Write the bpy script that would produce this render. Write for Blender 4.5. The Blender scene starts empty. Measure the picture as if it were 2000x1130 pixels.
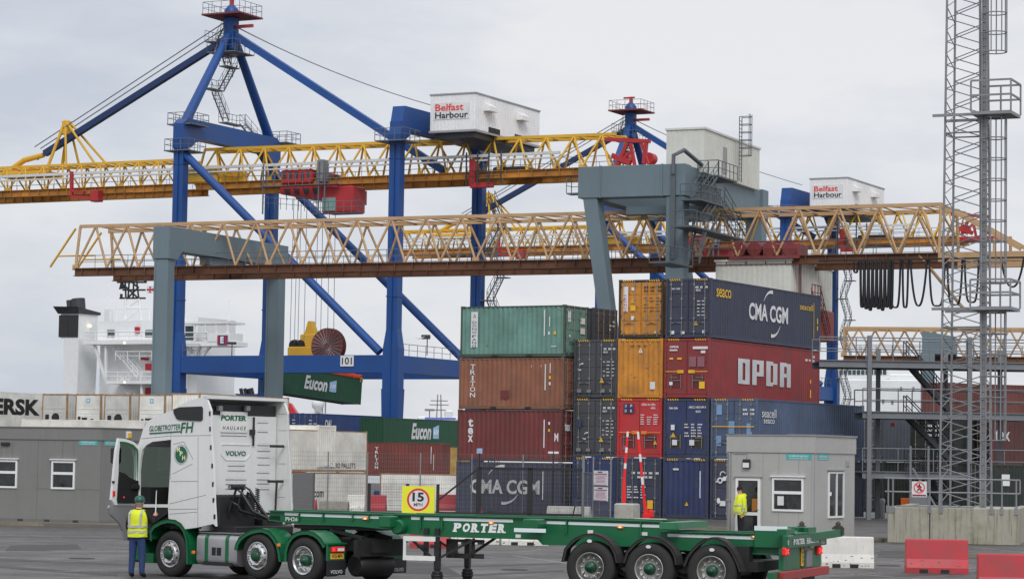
import bpy, math, random
from mathutils import Vector, Matrix
R = math.radians
random.seed(7)
sc = bpy.context.scene
COL = sc.collection
# ------------------------------------------------------------------ camera
CAMH = 2.75; FPX = 5000.0; PITCH = math.atan(330/FPX); ROLL = 0.0155
cam_d = bpy.data.cameras.new('camera'); cam = bpy.data.objects.new('camera', cam_d); COL.objects.link(cam)
CM = Matrix.Rotation(math.pi/2+PITCH, 3, 'X') @ Matrix.Rotation(ROLL, 3, 'Z')
cam.matrix_world = Matrix.Translation((0, 0, CAMH)) @ CM.to_4x4()
cam_d.sensor_width = 36.0; cam_d.lens = FPX/2000*36; cam_d.clip_start = 1.0; cam_d.clip_end = 6000
sc.camera = cam
# ------------------------------------------------------------------ world: overcast sky
w = bpy.data.worlds.new('World'); sc.world = w; w.use_nodes = True
nt = w.node_tree; nt.nodes.clear()
def N(t, **k):
    n = nt.nodes.new(t)
    for a, b in k.items(): setattr(n, a, b)
    return n
SUN_EL, SUN_AZ = R(43), R(172)
sky = N('ShaderNodeTexSky', sky_type='NISHITA', sun_disc=False, sun_elevation=SUN_EL, sun_rotation=SUN_AZ)
tc = N('ShaderNodeTexCoord'); mp = N('ShaderNodeMapping'); mp.inputs['Scale'].default_value = (2.2, 2.2, 6.5)
nz = N('ShaderNodeTexNoise'); nz.inputs['Scale'].default_value = 2.1; nz.inputs['Detail'].default_value = 6.0; nz.inputs['Roughness'].default_value = .56
ramp = N('ShaderNodeValToRGB')
ramp.color_ramp.elements[0].position = .36; ramp.color_ramp.elements[0].color = (.575, .618, .705, 1)
ramp.color_ramp.elements[1].position = .63; ramp.color_ramp.elements[1].color = (.845, .848, .872, 1)
sep = N('ShaderNodeSeparateXYZ'); mr = N('ShaderNodeMapRange')
mr.inputs['From Min'].default_value = .19; mr.inputs['From Max'].default_value = .8
mr.inputs['To Min'].default_value = 1.0; mr.inputs['To Max'].default_value = 1.38
mul = N('ShaderNodeVectorMath', operation='SCALE'); sks = N('ShaderNodeVectorMath', operation='SCALE'); sks.inputs['Scale'].default_value = .09
mix = N('ShaderNodeMix', data_type='RGBA'); mix.inputs['Factor'].default_value = .92
bg = N('ShaderNodeBackground'); wo = N('ShaderNodeOutputWorld')
L = nt.links.new
L(tc.outputs['Generated'], mp.inputs['Vector']); L(mp.outputs['Vector'], nz.inputs['Vector']); L(nz.outputs['Fac'], ramp.inputs['Fac'])
L(tc.outputs['Generated'], sep.inputs['Vector']); L(sep.outputs['Z'], mr.inputs['Value'])
L(ramp.outputs['Color'], mul.inputs[0]); L(mr.outputs['Result'], mul.inputs['Scale'])
L(sky.outputs['Color'], sks.inputs[0]); L(sks.outputs['Vector'], mix.inputs['A']); L(mul.outputs['Vector'], mix.inputs['B'])
L(mix.outputs['Result'], bg.inputs['Color']); bg.inputs['Strength'].default_value = 1.0; L(bg.outputs['Background'], wo.inputs['Surface'])
sun_d = bpy.data.lights.new('sun', 'SUN'); sun = bpy.data.objects.new('sun', sun_d); COL.objects.link(sun)
sun_d.energy = 1.3; sun_d.angle = R(22); sun_d.color = (1, .98, .95)
# soft light comes from behind the camera
sun.rotation_euler = Vector((-.10, .75, -.72)).to_track_quat('-Z', 'Y').to_euler()
sc.view_settings.view_transform = 'Standard'; sc.view_settings.look = 'None'; sc.view_settings.exposure = 0; sc.view_settings.gamma = 1

# ------------------------------------------------------------------ helpers
def ray(px, py): return CM @ Vector(((px-1000)/FPX, -(py-565)/FPX, -1))
def at(px, py, d):
    r = ray(px, py); r = r*(d/r.y); return Vector((r.x, r.y, r.z+CAMH))
def ground(px, py, z=0.0):
    r = ray(px, py); t = (z-CAMH)/r.z; return Vector((r.x*t, r.y*t, z))
class Frame:
    """local axes of a thing standing at o, x axis turned by rz"""
    def __init__(s, o, rz): s.o = Vector(o); s.rz = rz; s.c = math.cos(rz); s.s = math.sin(rz)
    def loc(s, p): q = Vector(p)-s.o; return Vector((q.x*s.c+q.y*s.s, -q.x*s.s+q.y*s.c, q.z))
    def wld(s, p): return Vector((p[0]*s.c-p[1]*s.s, p[0]*s.s+p[1]*s.c, p[2]))+s.o
    def y(s, px, py, y=0.0):       # point of the plane local y = const seen at that place of the photo
        C = s.loc((0, 0, CAMH)); r = ray(px, py); D = Vector((r.x*s.c+r.y*s.s, -r.x*s.s+r.y*s.c, r.z))
        t = (y-C.y)/D.y; return C+D*t
    def x(s, px, py, x=0.0):
        C = s.loc((0, 0, CAMH)); r = ray(px, py); D = Vector((r.x*s.c+r.y*s.s, -r.x*s.s+r.y*s.c, r.z))
        t = (x-C.x)/D.x; return C+D*t
def tag(o, label=None, cat=None, group=None, kind=None):
    if label: o['label'] = label
    if cat: o['category'] = cat
    if group: o['group'] = group
    if kind: o['kind'] = kind
    return o
def empty(name, loc, rz=0, label=None, cat=None, group=None):
    o = bpy.data.objects.new(name, None); COL.objects.link(o); o.location = loc; o.rotation_euler = (0, 0, rz); o.empty_display_size = .5
    return tag(o, label, cat, group)
def children(o): return [c for c in bpy.data.objects if c.parent == o]
def copy_tree(o, parent=None):
    c = o.copy(); COL.objects.link(c)
    if parent: c.parent = parent
    for ch in children(o): copy_tree(ch, c)
    return c
_tx = {}
def text_geo(s, bold=0.0, shear=0.0, spacing=1.0):
    k = (s, bold, shear, spacing)
    if k in _tx: return _tx[k]
    cu = bpy.data.curves.new('t', 'FONT'); cu.body = s; cu.offset = bold; cu.shear = shear; cu.space_character = spacing; cu.resolution_u = 3; cu.space_line = .95
    ob = bpy.data.objects.new('t', cu); COL.objects.link(ob)
    dg = bpy.context.evaluated_depsgraph_get(); me = bpy.data.meshes.new_from_object(ob.evaluated_get(dg))
    v = [p.co.copy() for p in me.vertices]; f = [tuple(p.vertices) for p in me.polygons]
    bpy.data.objects.remove(ob); bpy.data.curves.remove(cu); bpy.data.meshes.remove(me)
    x0 = min(p.x for p in v); x1 = max(p.x for p in v); y0 = min(p.y for p in v); y1 = max(p.y for p in v)
    v = [((p.x-x0)/(x1-x0), (p.y-y0)/(y1-y0)) for p in v]
    _tx[k] = (v, f); return _tx[k]
class MB:
    def __init__(s): s.v = []; s.f = []; s.mi = []; s.m = 0; s.sm = []
    def add(s, vs, fs, smooth=False):
        b = len(s.v); s.v += [tuple(p) for p in vs]
        for q in fs: s.f.append(tuple(b+i for i in q)); s.mi.append(s.m); s.sm.append(smooth)
    def box(s, x0, x1, y0, y1, z0, z1):
        s.add([(x0,y0,z0),(x1,y0,z0),(x1,y1,z0),(x0,y1,z0),(x0,y0,z1),(x1,y0,z1),(x1,y1,z1),(x0,y1,z1)],
              [(0,3,2,1),(4,5,6,7),(0,1,5,4),(1,2,6,5),(2,3,7,6),(3,0,4,7)])
    def bbox(s, x0, x1, y0, y1, z0, z1, b=.03):   # box with chamfered edges along z and top/bottom
        if x0 > x1: x0, x1 = x1, x0
        if y0 > y1: y0, y1 = y1, y0
        vs = []; fs = []
        def ring(z, i):
            a0, a1, b0, b1 = x0+i, x1-i, y0+i, y1-i; c = b
            return [(a0+c,b0,z),(a1-c,b0,z),(a1,b0+c,z),(a1,b1-c,z),(a1-c,b1,z),(a0+c,b1,z),(a0,b1-c,z),(a0,b0+c,z)]
        for z, i in ((z0,b),(z0+b,0),(z1-b,0),(z1,b)): vs += ring(z, i)
        for k in range(3):
            for j in range(8): fs.append((k*8+j, k*8+(j+1)%8, k*8+8+(j+1)%8, k*8+8+j))
        fs.append(tuple(range(7,-1,-1))); fs.append(tuple(range(24,32))); s.add(vs, fs)
    def beam(s, p, q, w, h, up=(0,0,1), w1=None, h1=None):
        p = Vector(p); q = Vector(q); d = (q-p).normalized(); u = Vector(up)
        if abs(d.dot(u)) > .98: u = Vector((1,0,0))
        r = d.cross(u).normalized(); u = r.cross(d)
        w1 = w if w1 is None else w1; h1 = h if h1 is None else h1
        vs = [p-r*w/2-u*h/2, p+r*w/2-u*h/2, p+r*w/2+u*h/2, p-r*w/2+u*h/2, q-r*w1/2-u*h1/2, q+r*w1/2-u*h1/2, q+r*w1/2+u*h1/2, q-r*w1/2+u*h1/2]
        s.add(vs, [(3,2,1,0),(4,5,6,7),(0,1,5,4),(1,2,6,5),(2,3,7,6),(3,0,4,7)])
    def tube(s, p, q, r, n=6, r1=None):
        p = Vector(p); q = Vector(q); d = q-p
        if d.length < 1e-6: return
        d.normalize(); u = Vector((0,0,1)) if abs(d.z) < .9 else Vector((1,0,0)); a = d.cross(u).normalized(); b = a.cross(d)
        r1 = r if r1 is None else r1; vs = []
        for c, rr in ((p,r),(q,r1)):
            for i in range(n):
                t = 2*math.pi*i/n; vs.append(c+a*(rr*math.cos(t))+b*(rr*math.sin(t)))
        s.add(vs, [(i,(i+1)%n,n+(i+1)%n,n+i) for i in range(n)], smooth=n > 5)
        s.add(vs, [tuple(range(n-1,-1,-1)), tuple(range(n,2*n))])
    def path(s, pts, r, n=6):
        pts = [Vector(p) for p in pts]; rings = []; vs = []; a = None
        for i, p in enumerate(pts):
            d = (pts[min(i+1,len(pts)-1)]-pts[max(i-1,0)]).normalized()
            if a is None: a = d.cross(Vector((0,0,1)) if abs(d.z) < .9 else Vector((1,0,0))).normalized()
            a = (a-d*a.dot(d)).normalized(); b = a.cross(d)
            rr = r[i] if isinstance(r, (list,tuple)) else r
            vs += [p+a*(rr*math.cos(2*math.pi*k/n))+b*(rr*math.sin(2*math.pi*k/n)) for k in range(n)]
        fs = [(i*n+k, i*n+(k+1)%n, i*n+n+(k+1)%n, i*n+n+k) for i in range(len(pts)-1) for k in range(n)]
        s.add(vs, fs, smooth=True); s.add(vs, [tuple(range(n-1,-1,-1)), tuple(range((len(pts)-1)*n, len(pts)*n))])
    def lathe(s, prof, c, ax='y', n=24, cap=True):   # prof: (radius, offset along axis)
        vs = []; c = Vector(c)
        for r, o in prof:
            for i in range(n):
                t = 2*math.pi*i/n; a, b = r*math.cos(t), r*math.sin(t)
                vs.append(c+(Vector((a,o,b)) if ax == 'y' else Vector((o,a,b)) if ax == 'x' else Vector((a,b,o))))
        fs = [(k*n+i, k*n+(i+1)%n, k*n+n+(i+1)%n, k*n+n+i) for k in range(len(prof)-1) for i in range(n)]
        s.add(vs, fs, smooth=True)
        if cap: s.add(vs, [tuple(range(n-1,-1,-1)), tuple(range((len(prof)-1)*n, len(prof)*n))])
    def prism(s, pts, ax, a, b, smooth=False):   # outline in the two other axes, extruded along ax from a to b
        n = len(pts)
        def mk(p, o): return (o,p[0],p[1]) if ax == 'x' else (p[0],o,p[1]) if ax == 'y' else (p[0],p[1],o)
        vs = [mk(p,a) for p in pts]+[mk(p,b) for p in pts]
        s.add(vs, [(i,(i+1)%n,n+(i+1)%n,n+i) for i in range(n)], smooth)
        s.add(vs, [tuple(range(n-1,-1,-1)), tuple(range(n,2*n))])
    def quad(s, a, b, c, d): s.add([a,b,c,d], [(0,1,2,3)])
    def text(s, t, o, xd, yd, w, h, bold=0.0, shear=0.0, spacing=1.0):
        v, f = text_geo(t, bold, shear, spacing); o = Vector(o); xd = Vector(xd)*w; yd = Vector(yd)*h
        s.add([o+xd*p[0]+yd*p[1] for p in v], f)
    def plate(s, o, xd, yd, w, h, t=.01):   # thin board, o = lower left front corner
        o = Vector(o); x = Vector(xd)*w; y = Vector(yd)*h; n = Vector(xd).cross(Vector(yd)).normalized()*-t
        vs = [o,o+x,o+x+y,o+y,o+n,o+x+n,o+x+y+n,o+y+n]
        s.add(vs, [(0,1,2,3),(7,6,5,4),(1,0,4,5),(2,1,5,6),(3,2,6,7),(0,3,7,4)])
    def disc(s, o, xd, yd, r, n=24, r0=0.0, a0=0.0, a1=360.0):
        o = Vector(o); xd = Vector(xd); yd = Vector(yd); vs = []; full = a1-a0 >= 359.9
        k = n if full else n+1
        for i in range(k):
            t = R(a0+(a1-a0)*i/n); e = xd*math.cos(t)+yd*math.sin(t); vs.append(o+e*r)
            if r0 > 0: vs.append(o+e*r0)
        if r0 > 0: s.add(vs, [(2*i, (2*i+2) % (2*k), (2*i+3) % (2*k), 2*i+1) for i in range(n)])
        else: s.add(vs, [tuple(range(k))])
    def rail(s, pts, h=1.1, r=.022, post=1.2, mid=True, n=5):   # handrail along a floor line
        pts = [Vector(p) for p in pts]; up = Vector((0,0,h))
        for p, q in zip(pts, pts[1:]):
            s.tube(p+up, q+up, r, n)
            if mid: s.tube(p+up*.5, q+up*.5, r*.8, n)
            k = max(1, round((q-p).length/post))
            for i in range(k+1): a = p.lerp(q, i/k); s.tube(a, a+up, r, n)
    def stairs(s, p, q, width_dir, w=.7, step=.25, rail=True, r=.022):
        p = Vector(p); q = Vector(q); wd = Vector(width_dir).normalized()*w
        s.beam(p, q, .04, .2); s.beam(p+wd, q+wd, .04, .2)
        k = max(2, int(abs(q.z-p.z)/step))
        for i in range(1, k):
            a = p.lerp(q, i/k); s.beam(a, a+wd, .22, .03)
        if rail:
            up = Vector((0,0,1.0))
            for o in (Vector((0,0,0)), wd):
                s.tube(p+o+up, q+o+up, r, 5); s.tube(p+o+up*.5, q+o+up*.5, r*.8, 5)
                for i in range(4): a = p.lerp(q, i/3)+o; s.tube(a, a+up, r, 5)
    def build_each(s, name, mats, parent, bevel=0):   # one object per separate piece
        par = list(range(len(s.v)))
        def fd(a):
            while par[a] != a: par[a] = par[par[a]]; a = par[a]
            return a
        pos = {}
        for i, p in enumerate(s.v):
            k = (round(p[0],4), round(p[1],4), round(p[2],4))
            if k in pos: par[fd(i)] = fd(pos[k])
            else: pos[k] = i
        for f in s.f:
            for i in f[1:]: par[fd(i)] = fd(f[0])
        gr = {}
        for f, mi, sm in zip(s.f, s.mi, s.sm): gr.setdefault(fd(f[0]), []).append((f, mi, sm))
        for fs in gr.values():
            m = MB(); mp = {}
            for f, mi, sm in fs:
                for i in f:
                    if i not in mp: mp[i] = len(m.v); m.v.append(s.v[i])
                m.f.append(tuple(mp[i] for i in f)); m.mi.append(mi); m.sm.append(sm)
            m.build(name, mats, parent, None, bevel)
    def build(s, name, mats, parent=None, label=None, bevel=0):
        me = bpy.data.meshes.new(name); me.from_pydata(s.v, [], s.f); me.validate(); me.update()
        if not isinstance(mats, (list,tuple)): mats = [mats]
        for m in mats: me.materials.append(m)
        if len(me.polygons) == len(s.mi):
            me.polygons.foreach_set('material_index', s.mi); me.polygons.foreach_set('use_smooth', s.sm)
        o = bpy.data.objects.new(name, me); COL.objects.link(o)
        if parent: o.parent = parent
        if label: o['label'] = label
        if bevel:
            b = o.modifiers.new('bevel', 'BEVEL'); b.width = bevel; b.segments = 2; b.limit_method = 'ANGLE'; b.angle_limit = R(40)
        return o
# ------------------------------------------------------------------ materials
def srgb(r, g, b):
    f = lambda c: (c/255/12.92 if c/255 <= .04045 else ((c/255+.055)/1.055)**2.4)
    return (f(r), f(g), f(b))
_m = {}
def mat(name, col, rough=.5, metal=0.0, var=.12, vs=.6, dirt=0.0, dcol=(.09,.075,.06), rust=0.0, streak=0.0, bump=0.0, emit=0.0, spec=.5, rcol=(.11,.045,.02), fine=3.0):
    if name in _m: return _m[name]
    m = bpy.data.materials.new(name); m.use_nodes = True; t = m.node_tree; ns = t.nodes; lk = t.links.new
    p = ns['Principled BSDF']; p.inputs['Roughness'].default_value = rough; p.inputs['Metallic'].default_value = metal; p.inputs['Specular IOR Level'].default_value = spec
    p.inputs['Base Color'].default_value = (*col, 1)
    if emit: p.inputs['Emission Color'].default_value = (*col, 1); p.inputs['Emission Strength'].default_value = emit
    if var or dirt or rust or streak:
        c = ns.new('ShaderNodeTexCoord'); oi = ns.new('ShaderNodeObjectInfo'); ad = ns.new('ShaderNodeVectorMath'); ad.operation = 'ADD'
        rs = ns.new('ShaderNodeVectorMath'); rs.operation = 'SCALE'; cb = ns.new('ShaderNodeCombineXYZ')
        for k in range(3): lk(oi.outputs['Random'], cb.inputs[k])
        rs.inputs['Scale'].default_value = 37.0; lk(cb.outputs[0], rs.inputs[0]); lk(c.outputs['Object'], ad.inputs[0]); lk(rs.outputs[0], ad.inputs[1])
        def noise(scale, det=4, rg=.6, stretch=None):
            n = ns.new('ShaderNodeTexNoise'); n.inputs['Scale'].default_value = scale; n.inputs['Detail'].default_value = det; n.inputs['Roughness'].default_value = rg
            if stretch:
                mp = ns.new('ShaderNodeMapping'); mp.inputs['Scale'].default_value = stretch; lk(ad.outputs[0], mp.inputs[0]); lk(mp.outputs[0], n.inputs['Vector'])
            else: lk(ad.outputs[0], n.inputs['Vector'])
            return n
        def rng(n, a, b, lo, hi):
            r = ns.new('ShaderNodeMapRange'); r.inputs['From Min'].default_value = a; r.inputs['From Max'].default_value = b; r.inputs['To Min'].default_value = lo; r.inputs['To Max'].default_value = hi
            lk(n.outputs['Fac'], r.inputs['Value']); return r
        def mx(fac, A, B):
            x = ns.new('ShaderNodeMix'); x.data_type = 'RGBA'; lk(fac, x.inputs['Factor'])
            if isinstance(A, tuple): x.inputs['A'].default_value = (*A, 1)
            else: lk(A, x.inputs['A'])
            x.inputs['B'].default_value = (*B, 1); return x.outputs['Result']
        n1 = noise(vs); lo = tuple(v*(1-var*1.3) for v in col); hi = tuple(min(1, v*(1+var)+.01*var) for v in col)
        out = mx(rng(n1, .3, .7, 0, 1).outputs[0], lo, hi)
        if dirt: out = mx(rng(noise(fine, 6, .7), .42, .75, 0, dirt).outputs[0], out, dcol)
        if streak: out = mx(rng(noise(1.0, 5, .65, (7, 7, .35)), .5, .78, 0, streak).outputs[0], out, dcol)
        if streak: out = mx(rng(noise(1.0, 3, .6, (26, 26, .55)), .655, .70, 0, min(.75, streak*1.6)).outputs[0], out, tuple(c*.45 for c in dcol))
        if rust: out = mx(rng(noise(fine*1.6, 8, .72), .66-.12*rust, .72-.08*rust, 0, .9).outputs[0], out, rcol)
        lk(out, p.inputs['Base Color'])
        rr = rng(n1, .3, .7, max(.05, rough-.08), min(1, rough+.1)); lk(rr.outputs[0], p.inputs['Roughness'])
        if bump:
            b = ns.new('ShaderNodeBump'); b.inputs['Strength'].default_value = bump; b.inputs['Distance'].default_value = .02
            lk(noise(fine*6, 6, .7).outputs['Fac'], b.inputs['Height']); lk(b.outputs[0], p.inputs['Normal'])
    _m[name] = m; return m
A_YARD = R(27.5)
# ------------------------------------------------------------------ palette
KX = .80
def ph(r, g, b): return tuple(min(.86, c/KX) for c in srgb(r, g, b))
M_white = mat('white_paint', ph(214,214,210), .45, var=.05, dirt=.12)
M_letter = mat('white_lettering', ph(205,205,205), .6, var=.08)
M_letter_worn = mat('worn_white_lettering', ph(190,190,190), .7, var=.1, rust=.1, rcol=(.13,.03,.03))
M_black = mat('black_rubber', (.018,.018,.02), .7, var=.2)
M_blackp = mat('black_plastic', (.022,.022,.024), .4, var=.15)
M_steel = mat('galvanised_steel', ph(128,130,132), .5, .35, var=.12, dirt=.2)
M_dsteel = mat('dark_steel', ph(62,64,68), .5, .3, var=.15, dirt=.2)
M_rod = mat('zinc_rod', ph(135,135,132), .45, .5, var=.1)
M_yel = mat('yellow_sticker', ph(225,170,40), .5, var=.05)
M_chrome = mat('polished_alloy', (.66,.66,.66), .3, .9, var=.08, dirt=.15)
M_orange = mat('orange_plastic', ph(235,120,40), .4, var=.05)
M_redlens = mat('red_lens', ph(215,45,45), .25, var=.05)
M_glass = mat('dark_glass', (.025,.028,.03), .06, var=.0, spec=.8)
M_conc = mat('concrete', ph(165,163,155), .85, var=.15, dirt=.35, streak=.35, dcol=(.12,.12,.08))
# ------------------------------------------------------------------ ground
def brick_ground():
    m = bpy.data.materials.new('block_paving'); m.use_nodes = True; t = m.node_tree; ns = t.nodes; lk = t.links.new; p = ns['Principled BSDF']
    c = ns.new('ShaderNodeTexCoord'); mp = ns.new('ShaderNodeMapping'); mp.inputs['Rotation'].default_value = (0, 0, R(-27)); lk(c.outputs['Object'], mp.inputs[0])
    b = ns.new('ShaderNodeTexBrick'); b.inputs['Scale'].default_value = 1.0; b.inputs['Brick Width'].default_value = .42; b.inputs['Row Height'].default_value = .21; b.inputs['Mortar Size'].default_value = .018
    b.inputs['Color1'].default_value = (*ph(96,92,89), 1); b.inputs['Color2'].default_value = (*ph(62,59,57), 1); b.inputs['Mortar'].default_value = (*ph(54,51,50), 1); lk(mp.outputs[0], b.inputs['Vector'])
    def nz(sc_, st, a, bb, lo, hi):
        n = ns.new('ShaderNodeTexNoise'); n.inputs['Scale'].default_value = sc_; n.inputs['Detail'].default_value = 7; n.inputs['Roughness'].default_value = .65
        q = ns.new('ShaderNodeMapping'); q.inputs['Scale'].default_value = st; lk(mp.outputs[0], q.inputs[0]); lk(q.outputs[0], n.inputs['Vector'])
        r = ns.new('ShaderNodeMapRange'); r.inputs['From Min'].default_value = a; r.inputs['From Max'].default_value = bb; r.inputs['To Min'].default_value = lo; r.inputs['To Max'].default_value = hi; lk(n.outputs['Fac'], r.inputs['Value']); return r.outputs[0]
    def mx(f, A, B):
        x = ns.new('ShaderNodeMix'); x.data_type = 'RGBA'; lk(f, x.inputs['Factor']); lk(A, x.inputs['A'])
        x.inputs['B'].default_value = (*B, 1); return x.outputs['Result']
    o = mx(nz(.35, (1,1,1), .35, .65, 0, .55), b.outputs['Color'], ph(80,78,75))
    o = mx(nz(.5, (.25,1.6,1), .48, .7, 0, .55), o, ph(56,53,52))
    o = mx(nz(3, (1,1,1), .55, .8, 0, .5), o, ph(52,50,48))
    lk(o, p.inputs['Base Color']); lk(nz(.3, (1,1,1), .35, .65, .42, .85), p.inputs['Roughness'])
    bp = ns.new('ShaderNodeBump'); bp.inputs['Strength'].default_value = .4; bp.inputs['Distance'].default_value = .012; lk(b.outputs['Fac'], bp.inputs['Height']); bp.invert = True; lk(bp.outputs[0], p.inputs['Normal'])
    return m
M_pave = brick_ground()
M_kerb = mat('kerb_stone', ph(120,112,95), .9, var=.15, dirt=.4, fine=2)
M_line = mat('worn_road_paint', ph(150,146,142), .8, var=.2, dirt=.75, dcol=ph(92,88,86), fine=5)
LOW = -1.4
g = MB(); xs = [-900,-60,-20,0,20,60,900]
ys = [(-30,0),(40,0),(132,0),(162,LOW),(400,LOW)]
for (y0,z0),(y1,z1) in zip(ys, ys[1:]):
    for a, b in zip(xs, xs[1:]): g.quad((a,y0,z0),(b,y0,z0),(b,y1,z1),(a,y1,z1))
tag(g.build('ground', M_pave), kind='structure')
M_water = mat('harbour_water', (.05,.06,.065), .15, var=.2)
g = MB(); g.quad((-3000,400,-4),(3000,400,-4),(3000,5000,-4),(-3000,5000,-4)); g.quad((-900,400,LOW),(-900,400,-4),(900,400,-4),(900,400,LOW))
tag(g.build('harbour_water', M_water), kind='structure')
def line(p, q, wd=.1):
    p = ground(*p); q = ground(*q); d = (q-p).normalized(); n = Vector((-d.y, d.x, 0))*wd/2; z = Vector((0,0,.005))
    mb = MB(); mb.quad(p-n+z, q-n+z, q+n+z, p+n+z); return tag(mb.build('road_marking', M_line), kind='structure')
for p, q, wd in [((0,1058),(250,1054),.10),((0,1052),(120,1049),.08),((0,1082),(245,1076),.09),((60,1118),(190,1113),.07),((1000,1084),(1110,1100),.10),((1010,1078),(1060,1072),.07),
                 ((925,1082),(965,1088),.07),((1620,1117),(1800,1130),.10),((1640,1100),(1990,1126),.07),((1700,1086),(1765,1084),.07),((1712,1062),(1768,1068),.1),((1440,1040),(1280,1026),.06),
                 ((1900,1068),(2000,1078),.09),((0,1100),(200,1094),.06),((700,1082),(1100,1092),.09),((960,1066),(1100,1075),.08),((1650,1122),(1990,1104),.08),((1705,1098),(1770,1092),.07),((300,1044),(215,1046),.08),((1480,1122),(1850,1140),.1)]: line(p, q, wd)
def kerb(p, q, w_=.18, h=.13):
    p = ground(*p); q = ground(*q); d = (q-p).normalized(); mb = MB(); n = Vector((-d.y, d.x, 0)); L_ = (q-p).length
    k = max(1, int(L_/.95))
    for i in range(k):
        a = p+d*(L_*i/k+.006); b = p+d*(L_*(i+1)/k-.006)
        vs = [a,b,b+n*w_,a+n*w_]; vs += [v+Vector((0,0,h)) for v in (a+n*.025,b+n*.025,b+n*w_,a+n*w_)]
        mb.add(vs, [(3,2,1,0),(4,5,6,7),(0,1,5,4),(1,2,6,5),(2,3,7,6),(3,0,4,7)])
    return tag(mb.build('kerb', M_kerb), kind='structure')
kerb((-60,1023),(262,1031)); kerb((1330,1030),(1460,1038)); kerb((1672,1054),(1762,1058)); kerb((1890,1088),(2050,1096))

# ------------------------------------------------------------------ shipping containers
def cmat(name, rgb, **k):
    a = dict(rough=.55, var=.18, dirt=.38, rust=.3, streak=.42, fine=1.5); a.update(k); return mat(name, ph(*rgb), **a)
def corr(mb, x0, x1, y, z0, z1, out, pitch=.278, dep=.036):   # corrugated wall along x; out = +1/-1 outward y
    n = max(2, round((x1-x0)/pitch)); p = (x1-x0)/n; pts = []
    for i in range(n):
        a = x0+i*p; pts += [(a, y),(a+p*.30, y),(a+p*.5, y-out*dep),(a+p*.80, y-out*dep)]
    pts.append((x1, y)); vs = [(a,b,z0) for a, b in pts]+[(a,b,z1) for a, b in pts]; k = len(pts)
    mb.add(vs, [(i,i+1,k+i+1,k+i) if out < 0 else (i+1,i,k+i,k+i+1) for i in range(k-1)])
def corr_end(mb, x, y0, y1, z0, z1, out, pitch=.278, dep=.036):
    n = max(2, round((y1-y0)/pitch)); p = (y1-y0)/n; pts = []
    for i in range(n):
        a = y0+i*p; pts += [(a, x),(a+p*.30, x),(a+p*.5, x-out*dep),(a+p*.80, x-out*dep)]
    pts.append((y1, x)); vs = [(b,a,z0) for a, b in pts]+[(b,a,z1) for a, b in pts]; k = len(pts)
    mb.add(vs, [(i+1,i,k+i,k+i+1) if out < 0 else (i,i+1,k+i+1,k+i) for i in range(k-1)])
W2 = 1.219
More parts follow.
